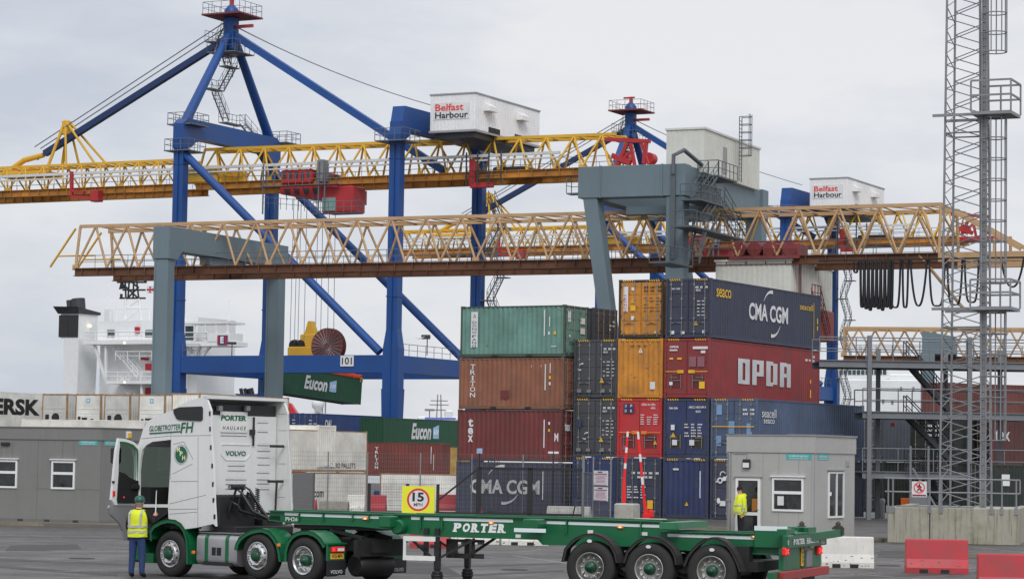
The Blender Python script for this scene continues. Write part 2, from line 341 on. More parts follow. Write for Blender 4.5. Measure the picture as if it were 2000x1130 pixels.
class Cont:
    """x: 0 at the door end to L, y: width, z: height"""
    def __init__(s, label, o, rz, L=13.716, H=2.896, m=None, fm=None, doors='bars', far='end', group='stacked freight containers', name='freight_container', sides='LR', smooth=False, pitch=.278, hazard=True):
        s.L, s.H, s.m = L, H, m; fm = fm or m; s.fm = fm
        s.root = r = empty(name, o, rz, label, 'container', group)
        f = MB()
        for x in (0, L):
            sg = 1 if x == 0 else -1
            for y in (-1, 1):
                f.box(*sorted((x, x+sg*.11)), *sorted((y*W2, y*(W2-.11))), .118, H-.118)
                for z in (0, H-.118): f.box(*sorted((x-sg*.004, x+sg*.174)), *sorted((y*(W2+.003), y*(W2-.16))), z, z+.118)
            f.box(*sorted((x+sg*.012, x+sg*.1)), -W2+.16, W2-.16, .02, .17)
            f.box(*sorted((x+sg*.012, x+sg*.1)), -W2+.16, W2-.16, H-.135, H-.02)
        for y in (-1, 1):
            f.box(.174, L-.174, *sorted((y*(W2-.005), y*(W2-.1))), .012, .165); f.box(.174, L-.174, *sorted((y*(W2-.005), y*(W2-.07))), H-.09, H-.025)
        f.build('frame', fm, r)
        if L < 7:
            pk = MB()
            for x in (L/2-1.0, L/2+1.0): pk.box(x-.17, x+.17, -W2-.001, W2+.001, .018, .13)
            pk.build('forklift_pocket', M_blackp, r)
        b = MB()
        for k, sg in (('L', -1), ('R', 1)):
            if smooth:
                b.box(.11, L-.11, *sorted((sg*(W2-.012), sg*(W2-.06))), .165, H-.09)
            else: corr(b, .11, L-.11, sg*(W2-.012), .165, H-.09, sg, pitch)
        b.build('side_wall', m, r)
        b = MB(); b.box(.1, L-.1, -W2+.06, W2-.06, H-.07, H-.045); b.box(.1, L-.1, -W2+.06, W2-.06, .1, .13); b.build('roof', m, r)
        for x, st in ((0, doors), (L, far)):
            sg = -1 if x == 0 else 1
            if st == 'end':
                b = MB(); corr_end(b, x-sg*.02, -W2+.11, W2-.11, .17, H-.135, sg); b.build('end_wall', m, r)
            elif st == 'bars' or st == 'flat': s.door(x, sg, st)
        if hazard and doors in ('bars', 'flat', 'end') and H > 2.7: s.hazard()
    def door(s, x, sg, st):
        H = s.H; r = s.root
        for k in (-1, 1):
            b = MB(); y0, y1 = sorted((k*.012, k*(W2-.115)))
            xx = x-sg*.025
            if st == 'bars':
                n = 4; zz = [.18]+[.18+(H-.33)*i/n for i in range(1, n)]+[H-.15]
                b.box(*sorted((xx, xx-sg*.04)), y0, y1, .18, H-.15)
                for i in range(n):      # raised panels between horizontal ribs
                    b.box(*sorted((xx+sg*.018, xx-sg*.001)), y0+.05, y1-.05, zz[i]+.05, zz[i+1]-.05)
            elif st == 'ribs':
                pass
            else:
                b.box(*sorted((xx, xx-sg*.04)), y0, y1, .18, H-.15)
            d = b.build('door', s.m, r, bevel=.008)
            for j in (.30, .82):
                y = k*j*(W2-.115); rd = MB()
                if st == 'bars':
                    rd.tube((xx+sg*.055, y, .1), (xx+sg*.055, y, H-.06), .019, 6)
                    for z in (.3, .95, 1.9, H-.3): rd.box(*sorted((xx+sg*.015, xx+sg*.08)), y-.045, y+.045, z-.04, z+.04)
                    rd.box(*sorted((xx+sg*.06, xx+sg*.085)), *sorted((y, y+k*(.42 if j < .5 else -.42))), .72, .755)
                else:
                    rd.tube((xx+sg*.03, y*.92, .46), (xx+sg*.03, y*.92, 1.12), .019, 6)
                    if j < .5: rd.box(*sorted((xx+sg*.02, xx+sg*.05)), *sorted((y, y+k*.42)), .83, .86)
                    else: rd.box(*sorted((xx+sg*.02, xx+sg*.05)), *sorted((y, y-k*.42)), .97, 1.0)
                rd.build('lock_rod', M_rod, d)
            if st == 'flat':
                rc = MB(); rc.box(*sorted((xx+sg*.004, xx)), *sorted((k*.24, k*.94)), .45, 1.13); rc.build('handle_recess', M_dred if s.m in (M_red, M_opred) else M_blk, d)
            hg = MB()
            for i in range(4): z = .35+(H-.7)*i/3; hg.box(*sorted((xx+sg*.03, xx-sg*.02)), *sorted((k*(W2-.16), k*(W2-.04))), z-.05, z+.05)
            hg.build('hinge', s.fm, d)
    def hazard(s):
        b = MB(); x = -.008; H = s.H
        for y0 in (-1.02, .42):
            for i in range(5):
                y = y0+i*.125; b.add([(x+.016,y,H-.115),(x+.016,y+.06,H-.115),(x+.016,y+.1,H-.035),(x+.016,y+.04,H-.035)], [(0,3,2,1)])
                b.add([(x+.016,y,H-.115),(x+.016,y+.06,H-.115),(x+.004,y+.1,H-.02),(x+.004,y+.04,H-.02)], [(0,3,2,1)])
        b.build('hazard_strip', M_yel, s.root)
    def xf(s, face, u, z, off=.006):
        if face == 'L': return Vector((u, -W2-off, z)), Vector((1,0,0))
        if face == 'R': return Vector((s.L-u, W2+off, z)), Vector((-1,0,0))
        if face == 'D': return Vector((-off-.012, W2-u, z)), Vector((0,-1,0))
        if face == 'E': return Vector((s.L+off, -W2+u, z)), Vector((0,1,0))
    def letter(s, items, m=None, name='lettering', off=.006):
        """items: (face, text, u from the viewer's left, z bottom, width, height, bold[, shear])"""
        b = MB()
        for it in items:
            o, xd = s.xf(it[0], it[2], it[3], off); b.text(it[1], o, xd, (0,0,1), it[4], it[5], it[6] if len(it) > 6 else .02, it[7] if len(it) > 7 else 0)
        return b.build(name, m or M_letter, s.root)
    def rects(s, items, m, name='marking', off=.006):   # (face, u, z, w, h)
        b = MB()
        for fc, u, z, wd, h in items:
            o, xd = s.xf(fc, u, z, off); b.quad(o, o+xd*wd, o+xd*wd+Vector((0,0,h)), o+Vector((0,0,h)))
        return b.build(name, m, s.root)
    def tri(s, items, m=None, name='warning_label', off=.012):
        b = MB()
        for fc, u, z, a in items:
            o, xd = s.xf(fc, u, z, off); b.add([o, o+xd*a, o+xd*a/2+Vector((0,0,a*.9))], [(0,1,2)])
        b.m = 1
        for fc, u, z, a in items:
            o, xd = s.xf(fc, u, z, off+.004); c = o+xd*a*.46+Vector((0,0,a*.2)); b.quad(c, c+xd*a*.08, c+xd*a*.08+Vector((0,0,a*.35)), c+Vector((0,0,a*.35)))
        return b.build(name, [m or M_yel, M_black], s.root)
    def codes(s, fc, u, z, cols, rows, wd=.28, h=.055, gap=.11, m=None, vert=False):   # small unreadable print: rows of short dashes
        b = MB(); rnd = random.Random(int(u*100+z*77))
        for i in range(rows):
            for j in range(cols):
                if rnd.random() < .12: continue
                o, xd = s.xf(fc, u+j*wd*1.25, z-i*gap, .02); w_ = wd*(.6+.4*rnd.random())
                k = 3
                for q in range(k): oo = o+xd*(w_*q/k); b.quad(oo, oo+xd*(w_/k*.72), oo+xd*(w_/k*.72)+Vector((0,0,h)), oo+Vector((0,0,h)))
        return b.build('small_print', m or M_letter, s.root)
M_dred = mat('recess_red', ph(95,36,38), .6)
def arc(mb, o, xd, yd, r, a0, a1, w0, w1, n=14):   # tapering crescent stroke
    o = Vector(o); xd = Vector(xd); yd = Vector(yd); vs = []
    for i in range(n+1):
        t = i/n; a = R(a0+(a1-a0)*t); w_ = w0+(w1-w0)*t; e = xd*math.cos(a)+yd*math.sin(a); vs += [o+e*r, o+e*(r-w_)]
    mb.add(vs, [(2*i,2*i+2,2*i+3,2*i+1) for i in range(n)])
def arcs(c, fc, u, z, r, m=None):
    o, xd = c.xf(fc, u, z); b = MB(); arc(b, o, xd, Vector((0,0,1)), r, 150, 85, .03, .16*r); arc(b, o, xd, Vector((0,0,1)), r, -28, -95, .03, .16*r)
    return b.build('crescent_emblem', m or M_letter, c.root)
M_navy = cmat('navy_container_paint', (50,56,76)); M_green = cmat('sage_container_paint', (98,138,126), streak=.4, dirt=.3); M_brown = cmat('tan_container_paint', (134,86,64), streak=.25)
M_maroon = cmat('maroon_container_paint', (108,46,46)); M_slate = cmat('slate_container_paint', (58,62,80), rust=.1); M_grey = cmat('grey_container_paint', (64,66,72), rust=.12)
M_yell = cmat('ochre_container_paint', (190,126,44), rust=.45); M_red = cmat('bright_red_container_paint', (178,44,48), rust=.1); M_opred = cmat('dark_red_container_paint', (134,46,48), rust=.12)
M_blue = cmat('deep_blue_container_paint', (38,52,92)); M_fade = cmat('faded_blue_container_paint', (72,88,114), rust=.15); M_blk = mat('sooty_frame_paint', ph(50,46,42), .7, var=.2, dirt=.4, rust=.35)
M_gfr = cmat('worn_green_frame', (58,76,66), rust=.55, dirt=.6); M_bfr = cmat('worn_brown_frame', (112,76,58), rust=.5, dirt=.6, dcol=(.2,.16,.12)); M_mfr = cmat('worn_maroon_frame', (78,40,38), rust=.4, dirt=.6); M_patch = mat('pale_blue_patch', ph(110,140,175), .6)
A_ST = R(29.5)
# stack with its doors to the road: column right edges along u from C0
U = Vector((math.cos(A_ST), -math.sin(A_ST), 0)); V = Vector((math.sin(A_ST), math.cos(A_ST), 0))
C0 = at(1387, 772, 123.5); C0.z = 0
RZ_V = math.pi/2-A_ST; PIT = 2.53
def spot(col, z, back=0.0, sl=0.0): p = C0+U*((col-.5)*PIT+sl)+V*back; return (p.x, p.y, z)
G1 = 'containers of the road-side stack'
H4 = [0, 2.908, 5.816, 8.724]
def hc(label, col, row, m, **k): return Cont(label, spot(col, H4[row], k.pop('back', 0), k.pop('sl', 0)), RZ_V, m=m, group=G1, **k)
# column by column
c = hc('navy long container with white letters on its side, topmost at the right', 0, 3, M_navy, fm=M_navy, sl=.04)
c.letter([('L','CMA CGM',4.45,1.13,4.9,.86,.03)]); arcs(c, 'L', 7.3, 1.55, 1.2)
c.letter([('L','seaco',.62,2.02,1.7,.42,.008),('L','seacell',10.9,2.0,1.75,.32,.004)], M_yel); c.rects([('L',12.75,.55,.05,1.9),('L',13.2,1.35,.12,.3),('L',13.2,1.0,.12,.25)], M_yel)
c.letter([('D','CMA CGM',.28,2.35,.5,.09,.03),('D','45G1',1.62,2.26,.26,.1,.02)]); c.codes('D',1.62,2.4,3,1,.2,.1); c.codes('D',1.72,1.75,2,5,.2,.05,.17); c.tri([('D',1.55,.62,.22)])
c.rects([('D',.3,.19,.2,.16),('D',.85,.19,.2,.13),('D',2.0,.22,.14,.14)], M_letter, off=.02)
c = hc('dark red long container with four big white letters, below the topmost navy one', 0, 2, M_opred, doors='flat', fm=M_opred)
def bigtext(c, fc, letters, u, z, w_, h, gap):
    b = MB(); st = .385*w_
    for ch in letters:
        o, xd = c.xf(fc, u, z); zd = Vector((0,0,1))
        def rc(a, bb, x, y): 
            q = o+xd*a+zd*bb; b.quad(q, q+xd*x, q+xd*x+zd*y, q+zd*y)
        tk = .16*h
        if ch == 'O': rc(0,0,st,h); rc(w_-st,0,st,h); rc(st,0,w_-2*st,tk); rc(st,h-tk,w_-2*st,tk)
        if ch == 'P': rc(0,0,st,h); rc(w_-st,.36*h,st,.64*h); rc(st,h-tk,w_-2*st,tk); rc(st,.36*h,w_-2*st,tk)
        if ch == 'D': rc(0,0,st,h); rc(w_-st,.07*h,st,.86*h); rc(st,0,w_-2*st,tk); rc(st,h-tk,w_-2*st,tk)
        if ch == 'R': rc(0,0,st,h); rc(w_-st,.44*h,st,.53*h); rc(st,h-tk,w_-2*st,tk); rc(st,.4*h,w_-2*st,tk); rc(w_-st*.95,0,st*.95,.44*h)
        u += w_+gap
    return b.build('lettering', M_letter_worn, c.root)
bigtext(c, 'L', 'OPDR', 3.3, .8, 1.4, 1.25, .32)
c.rects([('L',12.4,.35,.16,.42),('L',12.4,1.1,.16,.2)], M_yel); c.codes('L',11.7,2.45,3,2,.4,.12,.2)
c.letter([('D','OPDR',.3,2.42,.5,.11,.04)]); c.rects([('D',.3,2.28,.42,.07),('D',1.55,2.36,.8,.13),('D',1.98,2.16,.24,.13),('D',.3,.62,.18,.16)], M_letter, off=.02)
c.rects([('D',.3,1.86,.2,.09),('D',.72,1.86,.24,.09),('D',.1,1.26,.86,.035),('D',.72,1.2,.34,.15),('D',1.32,1.2,.34,.15),('D',1.5,1.26,.84,.035),('D',1.9,.45,.3,.34)], M_yel, off=.02)
M_dkred_panel = mat('worn_grey_decal', ph(128,84,92), .7); c.rects([('D',1.35,1.5,.38,.5),('D',1.8,1.5,.38,.5)], M_dkred_panel, off=.021)
c = hc('deep blue container with flat white-printed doors, directly under the dark red one', 0, 1, M_blue, doors='flat', fm=M_navy)
c.letter([('D','CMA CGM',.3,2.36,.46,.1,.04),('D','AMCU 400 649 0',1.35,2.4,.92,.12,.02),('D','45G1',1.72,2.2,.28,.11,.02)]); c.rects([('D',.42,1.35,.2,.26),('D',.5,.62,.26,.26),('D',1.42,.62,.26,.26)], M_letter, off=.03); c.codes('D',1.15,1.6,3,5,.28,.06,.14); c.tri([('D',.42,1.02,.24)])
c = hc('plain blue corrugated container end with an orange triangle, bottom row beside the cabin', 0, 0, M_blue, doors='end', fm=M_navy, hazard=True)
c.tri([('D',1.2,.62,.2)]); c.rects([('D',1.98,1.0,.05,1.3),('D',.55,2.32,.3,.09)], M_letter)
c = hc('faded blue long container with streaky patched doors, above the grey cabin roof', 1, 1, M_fade, fm=M_fade)
c.letter([('L','seacell',.55,2.0,1.7,.42,.008),('L','seaco',.75,1.72,1.3,.2,.008)]); c.rects([('D',.3,2.1,.3,.5),('D',.3,.6,.28,.5),('D',.95,1.2,.32,.6),('D',1.9,.9,.2,.8)], M_patch, off=.022); c.rects([('D',.12,1.52,2.2,.04)], M_yel, off=.08); c.codes('D',1.7,2.3,2,3,.3,.1,.2); c.codes('D',1.9,1.2,1,3,.3,.08,.14)
c = hc('navy container with a white dragon emblem, on the ground half behind the gatehouse', 1, 0, M_slate, fm=M_navy)
b = MB(); o, xd = c.xf('D', .32, 1.75, .095); zd = Vector((0,0,1))
b.disc(o+xd*.25+zd*.12, xd, zd, .15, 14, .08); b.disc(o+xd*.48+zd*.2, xd, zd, .11, 10); arc(b, o+xd*.4+zd*.4, xd, zd, .16, 200, 20, .05, .03); arc(b, o+xd*.62+zd*.2, xd, zd, .13, 130, -40, .05, .02); b.text('~', o+xd*.02, xd, zd, .2, .1, .02)
b.disc(o+xd*.18-zd*.85, xd, zd*1.5, .09, 14); b.build('dragon_emblem', M_letter, c.root); c.rects([('D',.55,.65,.3,.24)], M_letter, off=.06)
for r_, lb, m, fm, st in [(3,'ochre container with rusty doors and locking bars, top of the yellow column',M_yell,M_blk,'bars'),(2,'ochre corrugated container end with rust runs and a white triangle, third from the ground',M_yell,M_yell,'end'),
                      (1,'bright red container doors with orange arrows and a blue letter square, below two ochre ones',M_red,M_red,'flat'),(0,'dark navy container with columns of white print, behind the raised barrier arms',M_navy,M_navy,'bars')]:
    c = hc(lb, -1, r_, m, doors=st, fm=fm, hazard=st != 'bars' or r_ == 3)
    if r_ == 3:
        c.rects([('D',.28,1.3,.26,1.25)], M_letter, off=.03); c.letter([('D','CRONOS'[i],.33,2.05-.15*i,.14,.1,.02) for i in range(6)], M_red, 'vertical_lettering', .034)
        c.rects([('D',.72,2.35,.15,.16),('D',.72,.9,.17,.2),('D',2.0,.25,.16,.08)], M_letter, off=.032); c.codes('D',1.4,2.45,3,2,.28,.09,.17,M_blk); c.codes('D',1.4,1.95,3,5,.26,.05,.16,M_blk); c.tri([('D',.68,1.75,.26)]); c.rects([('D',.68,1.35,.28,.26)], M_yel, off=.05)
    if r_ == 2: c.tri([('D',1.12,2.2,.26)], M_letter); c.rects([('D',1.78,.42,.28,.36)], M_letter, off=.01); c.codes('D',.7,2.5,4,1,.28,.07,.1,M_blk)
    if r_ == 1:
        b = MB()
        for i, ch in enumerate('OPDR'):
            o, xd = c.xf('D', .36+(i%2)*.3, 2.4-(i//2)*.24, .03); b.m = 0; b.quad(o, o+xd*.27, o+xd*.27+Vector((0,0,.22)), o+Vector((0,0,.22))); b.m = 1; o2, _ = c.xf('D', .44+(i%2)*.3, 2.44-(i//2)*.24, .035); b.text(ch, o2, xd, (0,0,1), .1, .14, .02)
        b.build('letter_square', [M_blue, M_letter], c.root)
        c.letter([('D','OPDU 411178 6',1.35,2.52,.75,.11,.02),('D','45G1',1.85,2.36,.24,.1,.02)], off=.03); c.codes('D',1.3,2.05,3,5,.28,.05,.11)
        c.rects([('D',.12,1.2,.85,.04),('D',.82,1.14,.32,.15),('D',1.34,1.14,.32,.15),('D',1.6,1.2,.78,.04)], M_orange, off=.03); c.tri([('D',2.0,.65,.2)]); c.rects([('D',.34,.36,.22,.22)], M_dkred_panel, off=.03)
    if r_ == 0: c.codes('D',.85,2.1,5,2,.25,.11,.2); c.codes('D',.6,1.45,3,5,.3,.06,.13); c.rects([('D',1.75,.42,.3,.42)], M_yel, off=.08)
for r_, lb, m, st in [(2,'dark grey container with white print on ribbed doors, uppermost of its column',M_grey,'bars'),(1,'dark grey container with a blue patch on its left door, between maroon and bright red',M_grey,'bars'),(0,'blue container at ground level behind the mesh gate',M_blue,'bars')]:
    c = hc(lb, -2, r_, m, doors=st, back=.15)
    if r_:
        c.letter([('D','45G1',1.68,2.2,.25,.1,.02)], off=.09); c.codes('D',1.68,2.36,3,1,.2,.1,.1); c.codes('D',1.85,1.75,2,5,.2,.05,.17); c.codes('D',1.65,1.75,1,4,.12,.05,.23); c.tri([('D',1.5,.75,.24)], off=.09)
        c.rects([('D',.25,.26,.24,.16),('D',.8,.26,.22,.14),('D',1.62,.26,.17,.17),('D',2.05,.3,.12,.12)], M_steel, off=.1)
        b = MB(); o, xd = c.xf('D', .62 if r_ == 1 else .3, 1.5 if r_ == 2 else 1.0, .1); arc(b, o+xd*.25, xd, Vector((0,0,1)), .22, 150, 80, .02, .07); arc(b, o+xd*.1, xd, Vector((0,0,1)), .15, 210, 300, .02, .06); b.build('emblem', M_letter, c.root)
        if r_ == 1: c.rects([('D',.3,1.45,.2,.4)], M_blue, off=.1)
# twenty-foot boxes lying side-on at the left end
A20 = R(30); U20 = Vector((math.cos(A20), -math.sin(A20), 0)); E20 = at(1101, 790, 126.9); E20.z = 0
V20 = Vector((math.sin(A20), math.cos(A20), 0))
def side20(label, row, m, fm=None, back=0, sl=0, far='end', **k):
    p = E20+V20*(W2+back)+U20*sl; return Cont(label, (p.x, p.y, [0,2.61,5.22,7.83][row]), math.pi-A20, L=6.058, H=2.591, m=m, fm=fm, group='short containers lying side-on at the left of the stack', **k)
c = side20('sage green short container with a white vertical name board, top of the left stack', 3, M_green, M_gfr, sl=.02)
c.rects([('R',.62,.5,.4,1.8)], M_letter); b = MB()
for i, ch in enumerate('DONGFANG'):
    o, xd = c.xf('R', .70, 1.70-.165*i-(.04 if i > 3 else 0), .012); b.text(ch, o, xd, (0,0,1), .24, .13, .005)
o, xd = c.xf('R', .74, 1.98, .012); b.text('A', o, xd, (0,0,1), .17, .2, -.01); b.build('vertical_lettering', M_blackp, c.root)
c.rects([('R',4.85,1.05,.06,1.3),('R',5.15,1.5,.05,.5),('R',5.28,.5,.3,.04),('R',5.1,1.1,.1,.15)], M_letter); c.rects([('R',5.42,1.1,.12,.17)], M_yel); c.rects([('D',.2,1.75,.3,.55),('D',.3,1.0,.2,.1),('D',1.5,1.7,.5,.3),('D',1.5,1.2,.5,.3)], M_letter, off=.03)
c = side20('rusty tan short container with vertical white letters, below the sage green one', 2, M_brown, M_bfr, sl=-.02)
b = MB()
for i, ch in enumerate('TRITON'):
    o, xd = c.xf('R', .66, 2.02-.285*i); b.text(ch, o+(xd*.1 if ch == 'I' else xd*0), xd, (0,0,1), .3 if ch != 'I' else .09, .235, .012)
    if ch in 'TI':
        for z_ in ((0,) if ch == 'T' else (0,.2)): q_ = o+xd*.08+Vector((0,0,z_))+V20*-.002; b.quad(q_, q_+xd*.13, q_+xd*.13+Vector((0,0,.035)), q_+Vector((0,0,.035)))
b.build('vertical_lettering', M_letter, c.root)
c.rects([('R',4.98,.95,.06,1.3),('R',5.26,1.8,.05,.5),('R',5.22,1.2,.1,.16),('R',4.2,2.1,.03,.1),('R',4.75,2.1,.03,.1)], M_letter); c.rects([('R',5.22,1.5,.11,.16)], M_yel); c.rects([('R',2.45,.5,.5,.44)], M_maroon)
c = side20('maroon short container with three big vertical white letters, standing on the lettered slate one', 1, M_maroon, M_mfr, sl=-.06)
b = MB()
for i, (ch, hh) in enumerate((('t',.42),('e',.34),('x',.34))):
    o, xd = c.xf('R', .62, [1.72,1.34,.95][i]); b.text(ch, o, xd, (0,0,1), .3, hh, .035)
b.build('vertical_lettering', M_letter, c.root)
c.rects([('R',5.0,.7,.06,1.4),('R',5.26,1.85,.1,.14)], M_letter); c.rects([('R',5.26,1.5,.1,.14)], M_yel); c.letter([('R','M',5.62,1.02,.22,.42,.01)]); c.letter([('D','tex',.15,1.55,.6,.4,.03)], off=.04)
c = side20('slate blue short container with big white letters at ground level behind the mesh fence', 0, M_slate, sl=-.1)
c.letter([('R','CMA CGM',.85,.98,4.0,.72,.03)], M_letter_worn); arcs(c, 'R', 2.75, 1.45, 1.0, M_letter_worn); c.rects([('R',5.0,.75,.06,1.4)], M_letter)
c = side20('dark grey short container beyond the sage green one at the top', 3, M_grey, back=2.6, sl=.3); c.codes('D',1.5,1.9,2,3,.3,.1,.2)
for r_, lb in ((2,'rusty tan short container hidden behind the front one, third from ground'),):
    pass

# ------------------------------------------------------------------ wear on the yard
M_patch_a = mat('asphalt_patch', ph(62,60,59), .85, var=.15, dirt=.3, fine=4); M_tyre = mat('tyre_mark', ph(58,55,53), .7, var=.2, dirt=.5, dcol=ph(74,71,68), fine=6)
def sheet(nm, pts, m, z=.003):
    mb = MB(); mb.add([ground(*p)+Vector((0,0,z)) for p in pts], [tuple(range(len(pts)))]); return tag(mb.build(nm, m), kind='structure')
sheet('asphalt_patch', [(700,1094),(860,1099),(900,1122),(720,1118)], M_patch_a); sheet('asphalt_patch', [(20,1064),(150,1062),(160,1072),(10,1075)], M_patch_a); sheet('asphalt_patch', [(1720,1074),(1775,1075),(1768,1090),(1712,1088)], M_patch_a); sheet('asphalt_patch', [(1290,1012),(1420,1017),(1420,1029),(1300,1024)], M_patch_a)
for pts in ([(0,1090),(260,1101),(260,1104),(0,1093)],[(0,1104),(230,1120),(230,1124),(0,1108)],[(690,1110),(1110,1098),(1110,1100),(690,1113)],[(850,1124),(1100,1112),(1100,1115),(880,1126)],[(1620,1126),(2000,1112),(2000,1115),(1640,1130)],[(1710,1078),(2000,1094),(2000,1096),(1710,1080)],[(0,1046),(245,1050),(245,1051.5),(0,1047.5)]): sheet('tyre_mark', pts, M_tyre, .004)
M_iron = mat('iron_cover', ph(58,54,50), .6, .4, var=.2)
for px, py in ((160,1090),(1005,1112),(1735,1104)):
    c_ = ground(px, py); mb = MB(); mb.lathe([(.34,.002),(.34,.012),(.3,.012),(.3,.008),(0,.008)], (0,0,0), 'z', 20, False); o_ = mb.build('manhole_cover', M_iron); o_.location = c_; tag(o_, {160:'round iron manhole cover in the paving left of the driver',1005:'round iron manhole cover in the paving below the white beam lettering',1735:'round iron manhole cover in the paving beside the red barriers'}[px], 'manhole cover')
# ------------------------------------------------------------------ tractor unit
M_cab = mat('cab_white_paint', (.80,.80,.79), .25, var=.03, dirt=.1, vs=.5, dcol=(.5,.48,.44), streak=.1); M_gap = mat('panel_gap_grey', (.22,.22,.22), .6, var=0)
M_tgreen = mat('haulier_green_paint', (.006,.135,.05), .3, var=.08, dirt=.08); M_tdark = mat('chassis_black', (.012,.012,.013), .55, var=.3, dirt=.3, dcol=(.05,.045,.04))
M_alu = mat('brushed_tank_aluminium', (.52,.52,.53), .38, .75, var=.06, dirt=.1); M_plate = mat('rear_number_plate_yellow', ph(235,165,50), .5, var=.03)
M_tape = mat('reflective_tape', ph(205,215,215), .35, var=.04); M_gletter = mat('dark_green_lettering', ph(28,92,66), .5, var=.05); M_int = mat('cab_interior_black', (.01,.01,.011), .8, var=.2)
M_lamp = mat('lit_marker_lamp', (1,.45,.2), .3, var=0, emit=1.6); M_rlamp = mat('lit_tail_lamp', (1,.05,.04), .3, var=0, emit=.6); M_oldrub = mat('dusty_rubber', (.024,.023,.023), .75, var=.25, dirt=.25, dcol=(.06,.056,.052))
def cabglass():
    m = bpy.data.materials.new('clear_window_glass'); m.use_nodes = True; t = m.node_tree; ns = t.nodes
    tr = ns.new('ShaderNodeBsdfTransparent'); tr.inputs[0].default_value = (.72,.8,.76,1); gl = ns.new('ShaderNodeBsdfGlossy'); gl.inputs['Roughness'].default_value = .03; mx = ns.new('ShaderNodeMixShader'); mx.inputs[0].default_value = .12
    t.links.new(tr.outputs[0], mx.inputs[1]); t.links.new(gl.outputs[0], mx.inputs[2]); t.links.new(mx.outputs[0], ns['Material Output'].inputs['Surface']); return m
M_clear = cabglass()
A_T = R(180-39); w1c = ground(339,1125); TF0 = Frame(w1c, A_T); TO = TF0.wld((0,-1.12,0)); TF = Frame(TO, A_T)
tractor = empty('tractor_unit', TO, A_T, 'white and green tractor unit with its passenger door open, coupled to a green skeletal trailer', 'lorry')
def ty(px, py, y=1.25): p = TF.y(px, py, y); return (p.x, p.z)
def tx(px, py, x): p = TF.x(px, py, x); return (p.y, p.z)
def wheel(parent, x, y, z, r, wd, side, kind):
    """side +1: outer face towards +y"""
    t = MB(); s = side; ri = .295
    t.lathe([(ri, s*-.02),(ri+.02, 0),(r-.13, s*.012),(r-.05, s*.0),(r-.015, s*-.025),(r, s*-.06),(r, -s*(wd-.06)),(r-.05, -s*wd),(ri, -s*wd)], (x, y, z), 'y', 40, False)
    for k in range(4):
        o = -s*(.08+(wd-.16)*k/3); t.lathe([(r+.001, o-.012),(r+.004, o),(r+.001, o+.012)], (x, y, z), 'y', 40, False)
    w = t.build('wheel', M_oldrub, parent)
    rm = MB(); hb = MB(); nu = MB(); nr = 10
    if kind == 'front':
        rm.lathe([(ri+.012, s*.012),(ri+.004, s*.02),(ri-.02, s*.006),(.25, s*.0),(.225, s*.055),(.17, s*.075),(.165, s*.06),(.0, s*.06)], (x, y, z), 'y', 36, False); nz_, rn = .07, .195
        hb.lathe([(.115, s*.06),(.11, s*.1),(.06, s*.115),(0, s*.118)], (x, y, z), 'y', 20, False)
        for i in range(10):
            a = 2*math.pi*(i+.5)/10; c = (x+.237*math.cos(a), y, z+.237*math.sin(a)); nu.m = 1; nu.lathe([(.026, s*.03),(.0, s*.034)], c, 'y', 8, False)
    else:
        d = -.13 if kind == 'drive' else -.10
        rm.lathe([(ri+.012, s*.012),(ri+.004, s*.02),(ri-.012, s*.008),(ri-.03, s*-.02),(.245, s*(d+.02)),(.235, s*d),(.12, s*(d+.015)),(.0, s*(d+.015))], (x, y, z), 'y', 36, False); nz_, rn = d+.03, .19
        hb.lathe([(.125, s*d),(.12, s*(d+.1)),(.1, s*(d+.13)),(.06, s*(d+.135)),(.055, s*(d+.17)),(0, s*(d+.175))], (x, y, z), 'y', 20, False)
    for i in range(nr):
        a = 2*math.pi*i/nr; nu.m = 0; nu.lathe([(.02, s*(nz_-.03)),(.02, s*(nz_+.02)),(.012, s*(nz_+.035)),(0, s*(nz_+.035))], (x+rn*math.cos(a), y, z+rn*math.sin(a)), 'y', 8, False)
    rm.build('rim', M_chrome if kind != 'trailer' else M_tralloy, w); hb.build('hub', M_hub, w); nu.build('wheel_nuts', [M_chrome, M_black], w)
    return w
M_hub = mat('hub_green', (.006,.075,.035), .35, var=.15, dirt=.15); M_tralloy = mat('dull_alloy', (.45,.44,.42), .35, .7, var=.15, dirt=.25)
for s in (1, -1):
    wheel(tractor, 0, s*1.24, .51, .51, .32, s, 'front'); wheel(tractor, -2.73, s*1.24, .56, .50, .32, s, 'front'); wheel(tractor, -4.1, s*1.24, .51, .51, .32, s, 'drive')
# --- cab shell
b = MB(); YS = 1.25
OUT = [ty(*q) for q in ((402,773.5),(395,775),(374,780),(354,789),(339,800),(313,809.5),(289,821),(283.5,827),(279,839),(275.5,852),(271,868))]
HOLE = [ty(*q) for q in ((271,984),(271.5,920),(274,896),(278,878),(286,868.5),(297,862),(333,858),(333.8,880),(331.5,930),(328,984))]
xf = 1.24; zb = 1.5
REAR = [ty(*q) for q in ((402.5,773.5),(411.7,801),(412.4,851),(416.6,909),(418.5,981),(421,1027),(416.6,1022),(386,1029),(361,1032.5),(349,1018.5),(338,1014),(329,1012))]
def panel(bm, loop, y0, y1):    # one flat plate in the x-z plane
    bm.prism(loop, 'y', y0, y1)
# near side: roof band above the opening, B-post to the rear edge, front post, sill
xr0 = HOLE[6][0]
top_strip = OUT+[(xf-.03, HOLE[3][1])]+[HOLE[3],HOLE[4],HOLE[5],HOLE[6]]+[(HOLE[6][0], OUT[0][1])]
